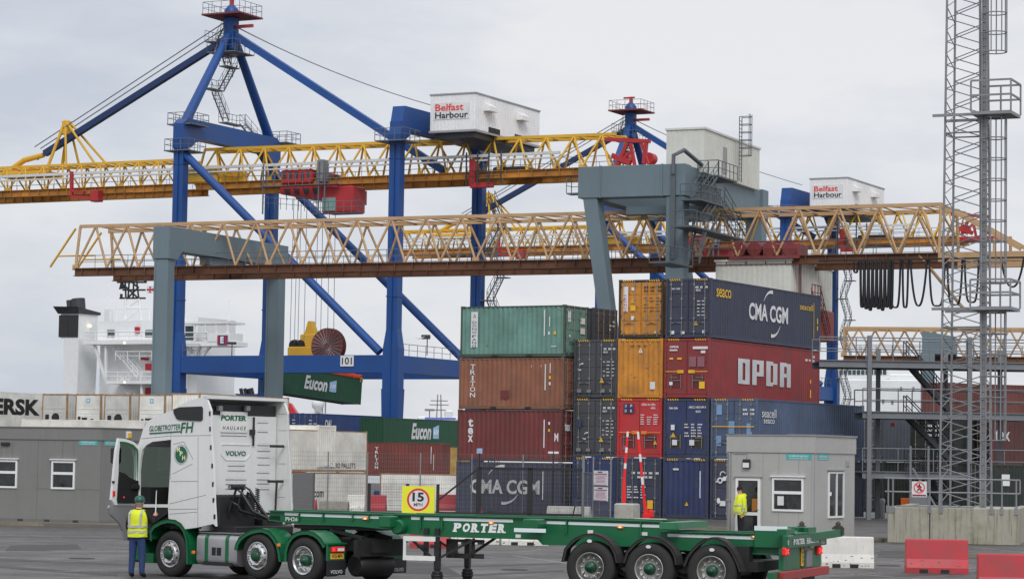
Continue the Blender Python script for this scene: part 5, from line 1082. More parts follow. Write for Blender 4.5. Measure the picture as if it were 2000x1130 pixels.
block('concrete_block', 'weathered cream concrete block at the foot of the raised barrier arms', 'block', 1198, 1233, 1018, 982, .8, M_conc)
block('concrete_slab', 'low flat concrete slab right of the cream block', 'slab', 1236, 1290, 1022, 1011, .5, M_conc, bev=.04)
block('electric_cabinet', 'tall dark grey cabinet behind the fence at the rear of the cab', 'cabinet', 570, 612, 1000, 923, .7, mat('cabinet_grey', ph(96,96,96), .6, var=.05), R(-5), .01)
# traffic cone
p = ground(937.5,1006); c = empty('traffic_cone', p, 0, 'small red and white traffic cone by the mesh gate', 'cone'); b = MB(); b.bbox(-.17,.17,-.17,.17,0,.03,.01); b.build('base', M_black, c)
b = MB(); b.lathe([(.14,.03),(.1,.16)], (0,0,0), 'z', 16, False); b.build('sleeve', M_white, c); b = MB(); b.lathe([(.1,.16),(.035,.44),(.02,.45),(0,.45)], (0,0,0), 'z', 16, False); b.build('cone', mat('cone_red', ph(225,60,45), .5), c)
# ------------------------------------------------------------------ raised barrier arms
M_armred = mat('barrier_arm_red', ph(222,34,34), .4, var=.06); 
def arm(label, base, top, post_top):
    p = ground(*base); d = p.y; r = empty('boom_barrier', p, 0, label, 'barrier arm', 'raised barrier arms')
    f = Frame(p, 0); q = f.y(*top); m_ = f.y(*post_top); b = MB(); b.bbox(-.17,.17,-.12,.12,0,m_.z*.35,.02); b.beam((0,0,m_.z*.3),(m_.x,0,m_.z),.2,.2,(0,1,0),.14,.14); b.build('post', M_armred, r)
    b = MB(); L_ = Vector((q.x-m_.x,0,q.z-m_.z)); n = 9
    for i in range(n):
        b.m = 1 if i in (2,5,8) else 0; k0, k1 = i/n, (i+1)/n; w0 = .12-.03*k0; b.beam(Vector(m_)+L_*k0, Vector(m_)+L_*k1, w0, w0, (0,1,0))
    b.build('pole', [M_armred, M_white], r); b = MB(); b.bbox(.08,.34,-.1,.1,.12,.5,.05); b.build('counterweight', M_armred, r)
arm('raised red and white barrier arm on the left, above the cream block', (1218,1017), (1226,842), (1219,935)); arm('raised red and white barrier arm on the right, before the navy doors', (1262,1016), (1246,842), (1258,975))
# ------------------------------------------------------------------ fences, gate and signs
def fence(name, label, cat, pts, zt_, post_r, m, wire, wm, group=None, posts=True, top_ext=0, square=False):
    """pts: base points; wire = (dx, dz, r)"""
    o = Vector(pts[0]); r = empty(name, o, 0, label, cat, group); P = [Vector(p)-o for p in pts]; up = Vector((0,0,1))
    for p, q in zip(P, P[1:]):
        b = MB(); n = max(1, int((q-p).length/wire[0]))
        for i in range(1, n): a = p.lerp(q, i/n); b.tube(a+up*.08, a+up*(zt_-.02), wire[2], 3)
        k = int((zt_-.1)/wire[1])
        for i in range(k+1): z = .08+(zt_-.1)*i/k; b.tube(p+up*z, q+up*z, wire[2]*1.1, 3)
        b.build('mesh_panel', wm, r)
    if posts:
        for p in P:
            b = MB()
            if square: b.box(p.x-post_r, p.x+post_r, p.y-post_r, p.y+post_r, 0, zt_+top_ext)
            else: b.tube(p, p+up*(zt_+top_ext), post_r, 8)
            b.build('post', m, r)
    return r
M_wire = mat('galvanised_wire', ph(110,112,114), .5, .3, var=0); M_bwire = mat('black_wire', (.02,.02,.022), .5, var=0)
gy = lambda px, py=1009: ground(px, py)
fence('mesh_fence', 'tall grey weldmesh fence with thin posts before the far containers', 'fence', [gy(560,1003),gy(639,1004.5),gy(716,1005.5),gy(819.5,1006.5),gy(920,1008),gy(1020,1010),gy(1138,1012)], 2.95, .035, M_steel, (.1,.2,.004), M_wire)
fence('mesh_fence', 'lower black mesh fence around the speed limit sign', 'fence', [gy(720,1010),gy(795,1011),gy(854.5,1012)], 1.55, .07, M_bwire, (.07,.12,.005), M_bwire, square=True)
g_o = gy(934,1010); g_e = gy(1138,1013); gr = empty('sliding_gate', g_o, math.atan2(g_e.y-g_o.y, g_e.x-g_o.x), 'wide black sliding mesh gate with a sloping tail frame', 'gate'); GL = (g_e-g_o).length; zg = 2.35
b = MB()
for x in (0, GL*.49): b.bbox(x-.12, x+.12, -.05, .05, .05, zg, .01)
b.box(0, GL, -.05, .05, zg-.12, zg); b.box(0, GL, -.05, .05, .12, .24); b.beam((0,0,zg-.05),(-1.9,0,.75),.09,.09); b.beam((-1.9,0,.2),(0,0,.2),.08,.08); b.box(-1.95,-1.85,-.05,.05,.1,.8); b.build('frame', M_bwire, gr)
b = MB(); n = int(GL/.055)
for i in range(n): x = GL*(i+.5)/n; b.tube((x,0,.2),(x,0,zg-.1),.009,3)
for z in (.6,1.1,1.6,2.0): b.tube((0,0,z),(GL,0,z),.008,3)
b.build('mesh_panel', M_bwire, gr)
pf = empty('gate_frame', gy(1138,1013), math.atan2((gy(1192,1017)-gy(1138,1013)).y, (gy(1192,1017)-gy(1138,1013)).x), 'grey galvanised gate posts with a brace, right end of the sliding gate', 'gate'); L2 = (gy(1192,1017)-gy(1138,1013)).length
b = MB(); b.tube((0,0,0),(0,0,2.95),.07,10); b.build('post', M_steel, pf); b = MB(); b.tube((0,0,2.25),(-1.35,.02,.05),.04,6); b.build('brace', M_steel, pf)
for x in (L2*.37, L2): b = MB(); b.tube((x,0,0),(x,0,2.9),.04,8); b.build('post', M_steel, pf)
b = MB(); b.tube((0,0,2.15),(L2,0,2.15),.03,6)
for i in range(int(L2/.06)): x = .06*i; b.tube((x,0,.1),(x,0,2.12),.006,3)
for z in (.5,.9,1.3,1.7): b.tube((0,0,z),(L2,0,z),.006,3)
b.build('mesh_panel', M_wire, pf)
def notice(label, frm, px0, px1, py0, py1, head, y=-.06, rows=6):
    a, c = frm.y(px0, py0, y), frm.y(px1, py1, y); p = frm.wld((a.x, y, c.z)); r = empty('notice_board', p, frm.rz, label, 'notice', 'notices on the gate'); W_, H_ = c.x-a.x, a.z-c.z
    b = MB(); b.box(0, W_, -.01, .01, 0, H_); b.build('board', mat('pale_pink_notice', ph(226,212,218), .5, var=.03), r); b = MB(); rn = random.Random(px0+py0)
    b.m = 0; b.box(W_*.06, W_*.94, -.013, -.0105, H_*.74, H_*.8); b.box(W_*.06, W_*.94, -.013, -.0105, .01, H_*.05); b.m = 1; b.box(W_*.3, W_*.62, -.013, -.0105, H_*.86, H_*.94); b.m = 2
    for k in range(rows):
        w_ = W_*(.5+.35*rn.random()); x = (W_-w_)/2; z = H_*(.64-.09*k)
        while x < (W_+w_)/2: u = .02+.03*rn.random(); b.box(x, x+u, -.013, -.0105, z, z+H_*.035); x += u+.012
    b.build('small_print', [mat('notice_maroon', ph(130,40,65), .5, var=0), M_dsteel, mat('notice_print', ph(170,90,110), .5, var=0)], r)
PFr = Frame(pf.location, pf.rotation_euler.z)
notice('upper white notice with maroon print on the gate panel', PFr, 1160, 1187, 918, 948, 0); notice('lower white notice with maroon print on the gate panel', PFr, 1160, 1187, 949.5, 978, 0)
sp = empty('speed_sign', ground(817,1017), R(-3), 'square yellow speed limit sign with a red ring standing behind the trailer', 'sign'); SF = Frame(sp.location, R(-3)); a, c = SF.y(785.5,948), SF.y(848.5,1002); W_, H_ = c.x-a.x, a.z-c.z
b = MB(); b.box(a.x, c.x, -.012, .012, c.z, a.z); b.build('board', mat('sign_yellow', ph(236,216,50), .5, var=.03), sp); cx, cz = (a.x+c.x)/2, (a.z+c.z)/2; b = MB(); rr = H_*.42
b.m = 0; b.disc((cx,-.014,cz), (1,0,0), (0,0,1), rr*.84, 40); b.m = 1; b.disc((cx,-.016,cz), (1,0,0), (0,0,1), rr, 48, rr*.82); b.m = 2; b.text('15', (cx-rr*.52,-.018,cz-rr*.16), (1,0,0), (0,0,1), rr*1.02, rr*.8, .035); b.text('MPH', (cx-rr*.38,-.018,cz-rr*.58), (1,0,0), (0,0,1), rr*.76, rr*.3, .008); b.build('roundel', [M_letter, mat('sign_red', ph(205,50,45), .5, var=0), M_black], sp)
for x in (a.x+.2, c.x-.2): b = MB(); b.tube((x,.05,0),(x,.05,a.z-.1),.035,8); b.build('post', M_dsteel, sp)
def tsign(label, px, pyb, pyt, w_, m):
    p = ground(px, pyb); f = Frame(p, 0); z = f.y(px, pyt).z; r = empty('marker_post', p, 0, label, 'marker post'); b = MB(); b.tube((0,0,0),(0,0,z),.04,8); b.build('post', M_bwire, r); b = MB(); b.box(-w_/2,w_/2,-.03,-.01,z-.1 if w_ > .4 else z-.02,z+.0 if w_ > .4 else z+.22); b.build('plate', m, r)
tsign('slim black post with a small blue and white plate, left end of the gate', 934.5, 1009, 884, .26, mat('blue_white_plate', ph(150,165,200), .5, var=.2, vs=8)); tsign('thin post with a white cross bar, middle of the gate', 1079, 1010, 881, .5, M_letter)
# ------------------------------------------------------------------ mossy wall, rail and sign
M_moss = mat('mossy_concrete', ph(164,160,148), .9, var=.2, dirt=.75, dcol=ph(74,76,36), fine=.9, streak=1.0, vs=.9)
MW = ground(1733,1059); MA = R(14); WF = Frame(MW, -MA); wl = empty('retaining_wall', MW, -MA, 'low concrete retaining wall streaked with green moss at the right', 'wall'); zw = WF.y(1800,990).z; xe = WF.y(1989,1040).x
b = MB(); b.bbox(0, xe, 0, .35, 0, zw, .02); b.box(xe-.35, xe-.01, .35, 9, 0, zw-.004); b.box(0.01,.35,.35,9,0,zw-.004); b.build('wall', M_moss, wl); b = MB(); b.box(.36, xe-.36, .36, 9, zw-.3, zw-.06); b.build('infill', M_conc, wl)
b = MB(); x = WF.y(1816,1020).x; b.box(x-.02, x+.02, -.012, .0, .02, zw-.02); b.build('joint', M_dsteel, wl)
rl = empty('guard_rail', WF.wld((0,.1,zw)), -MA, 'grey two-bar tube guard rail along the top of the mossy wall', 'railing'); hR = WF.y(1800,934,.1).z-zw
b = MB()
for h in (hR, hR*.53): b.tube((-.1,0,h),(xe+.05,0,h),.03,8)
b.tube((xe+.05,0,hR),(xe+.05,0,hR*.53),.03,8); b.build('rail', M_steel, rl); b = MB(); b.box(.3,xe*.66,-.02,.06,0.002,.06); b.build('toe_board', M_steel, rl)
for px in (1735,1744,1816,1839,1937,1957,1985): x = WF.y(px,950,.1).x; b = MB(); b.tube((x,0,0),(x,0,hR),.03,8); b.box(x-.06,x+.06,-.13,-.1,-.2,.05); b.build('post', M_steel, rl)
f2 = WF; a, c = f2.y(1781,939,.03), f2.y(1810,970,.03); p = f2.wld((a.x,.03,c.z)); ns_ = empty('prohibition_sign', p, -MA, 'white no pedestrians sign hung on the guard rail', 'sign'); W_, H_ = c.x-a.x, a.z-c.z; b = MB(); b.box(0,W_,-.012,.012,0,H_); b.build('board', M_letter, ns_)
b = MB(); X = Vector((1,0,0)); q = Vector((W_/2,-.016,H_*.6)); r_ = W_*.36; b.m = 1; b.disc(q+X*W_*.01+Z*r_*.6, X, Z, r_*.15, 10); b.beam(q+Z*r_*.45, q-Z*r_*.1, .06, .004, (0,1,0)); 
for u, v, s_, t_ in ((0,-.1,-.35,-.65),(0,-.1,.35,-.65),(0,.4,-.4,.05),(0,.4,.4,.0)): b.beam(q+X*r_*u+Z*r_*v, q+X*r_*s_+Z*r_*t_, .04, .004, (0,1,0))
b.m = 0; b.disc(q-Vector((0,.003,0)), X, Z, r_*1.05, 32, r_*.86); b.beam(q-Vector((0,.004,0))-X*r_*.66+Z*r_*.66, q-Vector((0,.004,0))+X*r_*.66-Z*r_*.66, .05, .004, (0,1,0)); b.m = 2; b.box(W_*.04,W_*.96,-.016,-.013,H_*.05,H_*.16); b.build('pictogram', [bpy.data.materials['sign_red'], M_black, bpy.data.materials['notice_maroon']], ns_)
b = MB(); b.lathe([(.0,0),(.14,.02),(.13,.75),(.15,.78),(.15,.95),(.06,1.0),(0,1.0)], (0,0,0), 'z', 14, False); o = b.build('bollard', M_letter); o.location = ground(1723,1011); tag(o, 'short white bollard left of the mossy wall', 'bollard')
# ------------------------------------------------------------------ lattice mast
MP = at(1886,985,96); MP.z = .0; MR = R(-24); mast = empty('lattice_mast', MP, MR, 'tall grey steel lattice mast with ladder cage and two platforms at the right', 'mast'); MF = Frame(MP, MR); HM = 24.0
def leg_w(z): return .80-.0085*z
b = MB()
def corner(i, z): h = leg_w(z); return Vector(((-h,-h,z),(h*1.0,-h,z),(h,h,z),(-h,h,z))[i])
for i in range(4):
    l = MB(); l.tube(corner(i,0), corner(i,HM), .045, 6); l.build('leg', M_steel, mast)
nb = 27
for i in range(4):
    j = (i+1) % 4; l = MB()
    for k in range(nb): z0, z1 = HM*k/nb, HM*(k+1)/nb; zm = (z0+z1)/2; l.tube(corner(i,z0), corner(j,zm), .02, 4); l.tube(corner(j,zm), corner(i,z1), .02, 4)
    for z in (7.9, 15.2, 22.5): l.tube(corner(i,z), corner(j,z), .03, 4)
    l.build('lattice', M_steel, mast)
l = MB(); x0, y0 = .86,-.80
for s in (-.09,.09): l.box(x0+s-.03,x0+s+.03,y0-.06,y0-.02,.2,HM)
for k in range(int(HM/.3)): l.box(x0-.08,x0+.08,y0-.05,y0-.03,.4+k*.3,.43+k*.3)
l.box(x0-.07,x0+.07,y0-.01,y0+.05,.2,HM); l.build('cable_ladder', M_steel, mast)
z1p = MF.y(1940,225,0).z; z2p = MF.y(1940,602,0).z
def platform(z, h):
    b = MB(); x0, x1, y0, y1 = .45, 1.95, -1.25, .35; b.box(x0,x1,y0,y1,z-.12,z); b.box(-1.1,x0,-.9,-.82,z-.1,z); b.box(-1.0,x0,.7,.78,z-.1,z)
    p = b.build('platform', M_steel, mast); r = MB()
    for hh in (h*.52, h):
        for (xa,ya),(xb,yb) in (((x0,y0),(x1,y0)),((x1,y0),(x1,y1)),((x0,y1),(x1,y1))): r.beam((xa,ya,z+hh),(xb,yb,z+hh),.05,.07)
    for xa,ya in ((x0,y0),(x1,y0),(x1,y1),(x0,y1),((x0+x1)/2,y1)): r.box(xa-.03,xa+.03,ya-.03,ya+.03,z,z+h)
    r.build('railing', M_steel, p)
platform(z1p, 1.15); platform(z2p, 1.0)
def cage(za, zb_):
    c = MB(); cx, cy, r_ = 1.25,-.72,.42; n = max(1, round((zb_-za)/.75))
    for k in range(n+1):
        z = za+(zb_-za)*k/n; P = [(cx+r_*math.cos(R(t)), cy+r_*math.sin(R(t)), z) for t in range(-150,151,25)]; P = [(cx-.5,cy-.3,z)]+P+[(cx-.5,cy+.3,z)]; c.path(P, .022, 4)
    for t in (-100,-45,0,45,100): c.box(cx+r_*math.cos(R(t))-.02, cx+r_*math.cos(R(t))+.02, cy+r_*math.sin(R(t))-.02, cy+r_*math.sin(R(t))+.02, za, zb_)
    c.build('ladder_cage', M_steel, mast)
cage(MF.y(1945,108).z, HM); cage(z2p+.9, z1p-.2); cage(MF.y(1945,860).z, z2p-.2)
# ------------------------------------------------------------------ steel reefer gantry with stairs
SO = at(1697,1000,128); SO.z = 0; SA = R(0); SFm = Frame(SO, 0); gan = empty('access_gantry', SO, 0, 'three-storey grey steel access gantry with railings and stairs at the right', 'gantry')
M_gst = mat('gantry_grey_steel', ph(112,116,120), .55, .2, var=.1, dirt=.2); M_gdk = mat('gantry_dark_steel', ph(58,60,64), .6, .2, var=.12)
zs = [SFm.y(1697,y).z for y in (920,803,704)]; ztop = SFm.y(1697,655).z
XR_ = SFm.y(2030,900).x; XL_ = SFm.y(1600,700).x
for px in (1697,1893,2040): x = SFm.y(px,900).x; l = MB(); l.box(x-.11,x+.11,-.14,-.1,0,ztop); l.box(x-.11,x+.11,.1,.14,0,ztop); l.box(x-.03,x+.03,-.1,.1,0,ztop); l.build('column', M_gst, gan)
for px in (1731,1866,1975): x = SFm.y(px,900).x; l = MB(); l.box(x-.11,x+.11,2.9,3.1,0,ztop-.5); l.build('column', M_gst, gan)
for z in zs:
    b = MB(); xa = XL_ if z == zs[2] else SFm.y(1684,900).x; b.box(xa, XR_, -.12, .12, z-.02, z+.02); b.box(xa, XR_, -.03, .03, z-.3, z-.02); b.box(xa, XR_, -.12, .12, z-.34, z-.3); b.box(xa,XR_,2.9,3.1,z-.34,z); b.build('beam', M_gst, gan)
    b = MB(); b.box(xa, XR_, .12, 2.9, z-.1, z-.05); b.build('deck', M_gdk, gan); b = MB(); b.rail([(xa,-.1,z),(XR_,-.1,z)], 1.15, .03, 1.95); b.rail([(xa,3,z),(XR_,3,z)], 1.15, .03, 2.6); b.build('railing', M_gst, gan)
st = MB()
for pa, pb in (((1770,704),(1858,805)),((1770,810),(1870,911)),((1772,912),(1850,988))):
    a, c = SFm.y(*pa, 1.0), SFm.y(*pb, 1.0); st.stairs(a, c, (0,1,0), .9, .22, True, .03)
st.build('stairs', M_gdk, gan)
b = MB(); a = SFm.y(1778,930,-.6); c = SFm.y(1813,930,-.6); 
for x in (a.x, c.x): b.box(x-.05,x+.05,-.65,-.55,0,SFm.y(1778,870,-.6).z)
b.beam((a.x+.1,-.6,2.6),(SFm.y(1838,990,-.6).x,-.6,.3),.1,.1); b.box(a.x,c.x,-.62,-.58,.1,1.6); b.build('stair_gate', M_gst, gan)
n_ = MB(); a = SFm.y(1740,825,1.5); n_.box(a.x,a.x+.18,1.45,1.5,a.z-.2,a.z); tag(n_.build('danger_sign', bpy.data.materials['sign_red'], gan), None)
for px in (1720,1850,1960):
    a = SFm.y(px,716,1.5); l = MB(); l.box(a.x-.7,a.x+.7,1.4,1.6,a.z-.08,a.z); l.build('strip_lamp', M_steel, gan)
# orange crate and hydrant panel behind the rail
block('tool_crate', 'small orange crate on the ground behind the guard rail', 'crate', 1759, 1777, 1001, 972, .5, mat('crate_orange', ph(226,110,40), .5), R(-5), .02)
# ------------------------------------------------------------------ ship-to-shore cranes
M_cblue = mat('crane_blue_paint', ph(16,67,131), .45, var=.14, dirt=.2, vs=.14, fine=.5, dcol=ph(50,60,78), streak=.22); M_cyel = mat('boom_yellow_paint', ph(200,156,44), .5, var=.1, dirt=.15, rust=.25, fine=1.2); M_crust = mat('rusty_runway_steel', ph(166,114,48), .75, var=.35, vs=.35, dirt=.4, dcol=ph(98,58,34), fine=.9)
M_cred = mat('trolley_red_paint', ph(164,36,40), .45, var=.12, dirt=.2); M_chouse = mat('white_profiled_cladding', ph(222,224,224), .5, var=.04, dirt=.06); M_cwire = mat('steel_wire_rope', ph(110,112,118), .5, .4, var=0); M_grail = mat('grey_handrail', ph(98,102,108), .5, .2, var=.05)
M_blue_shaded = mat('shaded_underside_blue', ph(22,46,88), .5, var=.1)  # darker copy of the crane blue: shade put into the forestay's colour
def truss(root, x0, x1, zb, zt0, zt1, yc, wb, wt, panel, r, mats, hb=.9, cap0=False, cap1=False, tname='boom'):
    """box truss along x: two bottom runway beams, two top chords, warren lacing; returns the parts"""
    mt, mb_ = mats; n = max(2, round((x1-x0)/panel)); p = (x1-x0)/n; zt = lambda x: zt0+(zt1-zt0)*(x-x0)/(x1-x0)
    for s in (-1, 1):
        b = MB(); y = yc+s*wb; b.box(x0, x1, y-.3, y+.3, zb-hb, zb-hb+.06); b.box(x0, x1, y-.3, y+.3, zb-.06, zb); b.box(x0, x1, y-.09, y+.09, zb-hb+.06, zb-.06)
        for i in range(n*2): x = x0+p*(i+.5)/2; b.box(x-.03, x+.03, y-.27, y+.27, zb-hb+.06, zb-.06)
        b.build('runway_beam', mb_, root)
        b = MB(); b.beam((x0, yc+s*wt, zt(x0)), (x1, yc+s*wt, zt(x1)), r*2.6, r*2.6); b.build('top_chord', mt, root)
        b = MB()
        for i in range(n):
            xa, xm, xb = x0+p*i, x0+p*(i+.5), x0+p*(i+1); lo = lambda x: Vector((x, yc+s*wb, zb)); hi = lambda x: Vector((x, yc+s*wt, zt(x)))
            if s > 0: lo, hi = hi, lo
            b.tube(lo(xa), hi(xm), r, 6); b.tube(hi(xm), lo(xb), r, 6)
            if i % 3 == 0: q = lo(xa); b.box(q.x-.28,q.x+.28,q.y-.06,q.y+.06,q.z-.16,q.z+.3)
        if cap0: b.tube((x0,yc+s*wb,zb),(x0,yc+s*wt,zt(x0)), r*1.2, 6)
        if cap1: b.tube((x1,yc+s*wb,zb),(x1,yc+s*wt,zt(x1)), r*1.2, 6)
        b.build('lattice', mt, root)
    b = MB()
    for i in range(n): xa, xm, xb = x0+p*i, x0+p*(i+.5), x0+p*(i+1); b.tube((xm,yc-wt,zt(xm)),(xm,yc+wt,zt(xm)),r*.7,5); b.tube((xm,yc-wt,zt(xm)),(min(xb+p*.5,x1),yc+wt,zt(min(xb+p*.5,x1))),r*.6,5)
    b.build('top_lacing', mt, root)
    b = MB()
    for s in (-1, 1): b.rail([(x0,yc+s*(wb-.5),zb),(x1,yc+s*(wb-.5),zb)], 1.1, .028, 1.6, n=4)
    b.build('walkway_rail', M_grail, root)
SA_ = R(26.5); so = at(768,711,240); so.z = LOW; SF1 = Frame(so, -SA_); VM, VF = 8.5, 17.0
def sy(px, py, v=0.0): return SF1.y(px, py, v)
def sx(px, py, x): return SF1.x(px, py, x)
def make_sts():
    r = empty('ship_to_shore_crane', so, -SA_, 'nearer tall blue quay crane with yellow lattice boom and a number board on its portal', 'crane', 'quay cranes')
    xl, xr = sy(349,500).x, 0.0
    zb0, zb1 = sy(550,728).z, sy(550,694).z; ztl = sy(348,252).z; ztr = sy(776,238).z
    for nm, x, y, zt_ in (('l',xl,0,ztl),('l',xl,VF,ztl),('r',xr,0,ztr),('r',xr,VF,ztr)):
        b = MB(); b.beam((x,y,zb1+2.2),(x,y,zt_),1.15,.95,(0,1,0)); b.beam((x,y,zb0-1.5),(x,y,zb1+.6),1.7,1.1,(0,1,0)); b.beam((x,y,zb1+.6),(x,y,zb1+2.4),1.7,1.1,(0,1,0),1.15,.95); b.beam((x,y,0),(x,y,zb0-1.5),1.25,1.0,(0,1,0),1.9,1.1)
        for z in (zb1+5.5, zb1+12.5, zt_-3.5): b.box(x-.64,x+.64,y-.54,y+.54,z-.05,z+.05)
        b.box(x-.05,x+.05,y-.62,y-.5,2,zt_-1)
        lg = b.build('leg', M_cblue, r); b = MB(); b.bbox(x-.8,x+.8,y-1.9,y+1.9,0,1.0,.08); b.build('bogie', M_cblue, lg)
    for y in (0, VF): b = MB(); b.box(xl+.5, xr-.5, y-.5, y+.5, zb0, zb1); b.build('portal_beam', M_cblue, r, bevel=.03)
    for x in (xl, xr): b = MB(); b.box(x-.5, x+.5, .5, VF-.5, zb0, zb1); b.build('portal_beam', M_cblue, r, bevel=.03)
    b = MB(); b.rail([(xr+.2,1,zb1),(xr+.2,VF-1,zb1)], 1.1, .03, 1.6); b.rail([(xl+1,-.4,zb1),(xl+3,-.4,zb1)], 1.1, .03, 1.6); b.build('railing', M_grail, r)
    # top cross beams
    zt0, zt1 = sy(345,231).z, sy(345,268).z; b = MB()
    b.prism([(-.6,zt1-1.2),(-.6,zt0-.6),(.2,zt0),(VF-.2,zt0),(VF+.6,zt0-.6),(VF+.6,zt1-1.2),(VF-1.0,zt1-.9),(VF-2.2,zt1),(2.2,zt1),(1.0,zt1-.9)], 'x', xl-.6, xl+.6); b.build('cross_beam', M_cblue, r, bevel=.04)
    z0, z1 = sy(775,207).z, sy(790,252).z; b = MB(); b.prism([(-.6,z1-1.5),(-.6,z1-.4),(.1,z0),(VF-.1,z0),(VF+.6,z1-.4),(VF+.6,z1-1.5),(VF-1,z1-.6),(VF-1.8,z1),(1.8,z1),(1,z1-.6)], 'x', xr-.6, xr+.7); b.build('cross_beam', M_cblue, r, bevel=.04)
    b = MB(); zz = sx(455,281,xl-.9).z; b.tube((xl-.2,.5,zz),(xl-.2,VF-.5,zz),.27,10); b.build('tie_tube', M_cblue, r)
    for y in (0, VF): b = MB(); p, q = sy(358,298,0), sy(742,687,0); b.tube((p.x,y,p.z),(q.x,y,q.z),.42,12); b.build('diagonal_brace', M_cblue, r)
    za = sx(448,62,xl).z; A = Vector((xl,VM,za))
    for y, s in ((.6,-1),(VF-.6,1)): b = MB(); b.tube((xl,y,zt0-.3),(xl,VM+s*.55,za-.4),.52,12,.42); b.build('apex_leg', M_cblue, r)
    b = MB(); b.bbox(xl-.6,xl+.6,VM-.6,VM+.6,za-1.9,za+1.5,.1); b.lathe([(.7,0),(.75,.6),(.3,1.1)], (xl,VM,za+1.66), 'z', 14); ap = b.build('apex', M_cblue, r)
    b = MB(); b.box(xl-2.2,xl+2.4,VM-2.2,VM+2.2,za+1.5,za+1.66); b.m = 1; b.rail([(xl-2.1,VM-2.1,za+1.66),(xl+2.3,VM-2.1,za+1.66),(xl+2.3,VM+2.1,za+1.66),(xl-2.1,VM+2.1,za+1.66),(xl-2.1,VM-2.1,za+1.66)], 1.2, .03, 1.1); b.m = 2; b.box(xl-.15,xl+.15,VM-.2,VM+.2,za+2.6,za+3.5); b.box(xl-1.0,xl+.5,VM-.12,VM+.12,za+3.3,za+3.5); b.box(xl-.2,xl+2.6,VM-.15,VM+.15,za+.35,za+.65); b.build('head_platform', [mat('red_oxide_floor', ph(110,50,48), .7), M_grail, M_cred], ap)
    b = MB(); b.box(xl-1.7,xl+1.7,VM-1.8,VM+1.8,za-2.3,za-2.2); b.rail([(xl-1.7,VM-1.8,za-2.2),(xl+1.7,VM-1.8,za-2.2),(xl+1.7,VM+1.8,za-2.2)], 1.2, .03, 1.0); b.build('lower_platform', M_grail, ap)
    p = sy(868,334,VM); b = MB(); b.beam((xl+.4,VM,za-.3),(p.x,VM,p.z),.7,.75,(0,1,0)); b.build('backstay', M_cblue, r)
    p = sy(88,300,VM); b = MB(); b.beam((xl-.4,VM,za-.6),(p.x,VM,p.z),.62,.6,(0,1,0)); b.build('forestay', M_blue_shaded, r)
    b = MB()
    for dz, y in ((1.0,VM-.5),(.9,VM+.5),(-.9,VM)): b.tube((xl-.6,y,za+dz*.9),(p.x-1,y,p.z+dz*.7),.06,5)
    h = sy(840,205,VM)
    for y in (VM-.2, VM+.2): P0, P1 = Vector((xl+.8,y,za+.4)), Vector((h.x,y,h.z)); b.path([P0.lerp(P1,k/10)-Vector((0,0,2.2*(k/10)*(1-k/10))) for k in range(11)], .04, 5)
    b.build('wire_ropes', M_cwire, r)
    # boom: hinged front part and landward part
    xh = sy(412,330,VM).x; xt = sy(1190,330,VM).x; x0 = sy(-60,330,VM).x; zb = sy(600,349,VM-2.6).z; zl = sy(200,319,VM-1.3).z; zr0, zr1 = sy(430,291,VM-1.2).z, sy(1180,263,VM-1.2).z; xt = sy(1190,330,VM-2.6).x
    truss(r, x0, xh-2.0, zb, zl, zl, VM, 2.6, 1.3, 2.5, .095, (M_cyel, M_crust), .72); truss(r, xh, xt, zb, zr0, zr1, VM, 2.6, 1.2, 2.9, .11, (M_cyel, M_crust), .72, True, False)
    b = MB()
    for s in (-1, 1): b.beam((xh-2.6,VM+s*1.3,zl),(xh-2.2,VM+s*2.4,zb),.6,.5); b.bbox(xh-2.6,xh+2.6,VM+s*2.6-.35,VM+s*2.6+.35,zb,zb+1.7,.1)
    b.bbox(xh-2.4,xh+1.2,VM-2.3,VM+2.3,zb+.3,zb+1.3,.1); b.build('boom_hinge', M_cyel, r)
    b = MB(); z = sy(550,322,5.6).z; b.box(x0, sy(1095,300,5.6).x, 5.3, 5.6, z-.12, z+.14); b.box(x0, sy(1095,300,5.6).x, 5.3, 5.6, z-.5, z-.36); b.build('cable_tray', mat('pale_cable_tray', ph(190,192,192), .5, var=.08), r)
    q = sy(78,303,VM); b = MB(); b.path([(q.x-3.5,VM,zl+.1),(q.x-2,VM,zl+.9),(q.x+.5,VM,q.z)], [.3,.32,.28], 8); t_ = sy(131,236,VM); 
    for s in (-1,1): b.tube((t_.x,VM+s*.3,t_.z),(t_.x-1.4,VM+s*1.2,zl),.17,6); b.tube((t_.x,VM+s*.3,t_.z),(t_.x+4.6,VM+s*1.2,zl),.13,6); b.tube((t_.x,VM+s*.3,t_.z),(t_.x+.9,VM+s*1.2,zl),.13,6)
    b.bbox(t_.x-.35,t_.x+.35,VM-.5,VM+.5,t_.z-1.5,t_.z,.08); b.bbox(q.x-4.5,q.x+2,VM-1.6,VM+1.6,zl-1.0,zl-.5,.05); b.build('stay_bracket', M_cyel, r)
    b = MB(); f = sy(140,365,5.8)
    for a_, c_ in (((140,335),(140,384)),((140,384),(195,388)),((140,372),(165,376))): p, q = sy(*a_,5.2), sy(*c_,5.2); b.beam(p, q, .3, .3)
    p = sy(190,383,5.2); b.bbox(p.x-.5,p.x+.5,4.6,5.6,p.z-.6,p.z+.6,.06); b.build('buffer_frame', M_cred, r)
    # machinery house on the boom
    v0 = 2.6; c0, c1 = sy(840,258,v0), sy(929,182.6,v0); u0, u1 = c0.x, c1.x; zt_, z_b = c1.z, sy(929,252,v0).z; v1 = sx(1054,214,u1).y; v1 = min(v1, v0+17)
    b = MB(); b.box(u0, u1, v0, v1, z_b, zt_)
    m = int((u1-u0)/.35)
    for k in range(m): x = u0+(u1-u0)*(k+.5)/m; b.box(x-.05,x+.05,v0-.03,v0,z_b+.1,zt_-.1)
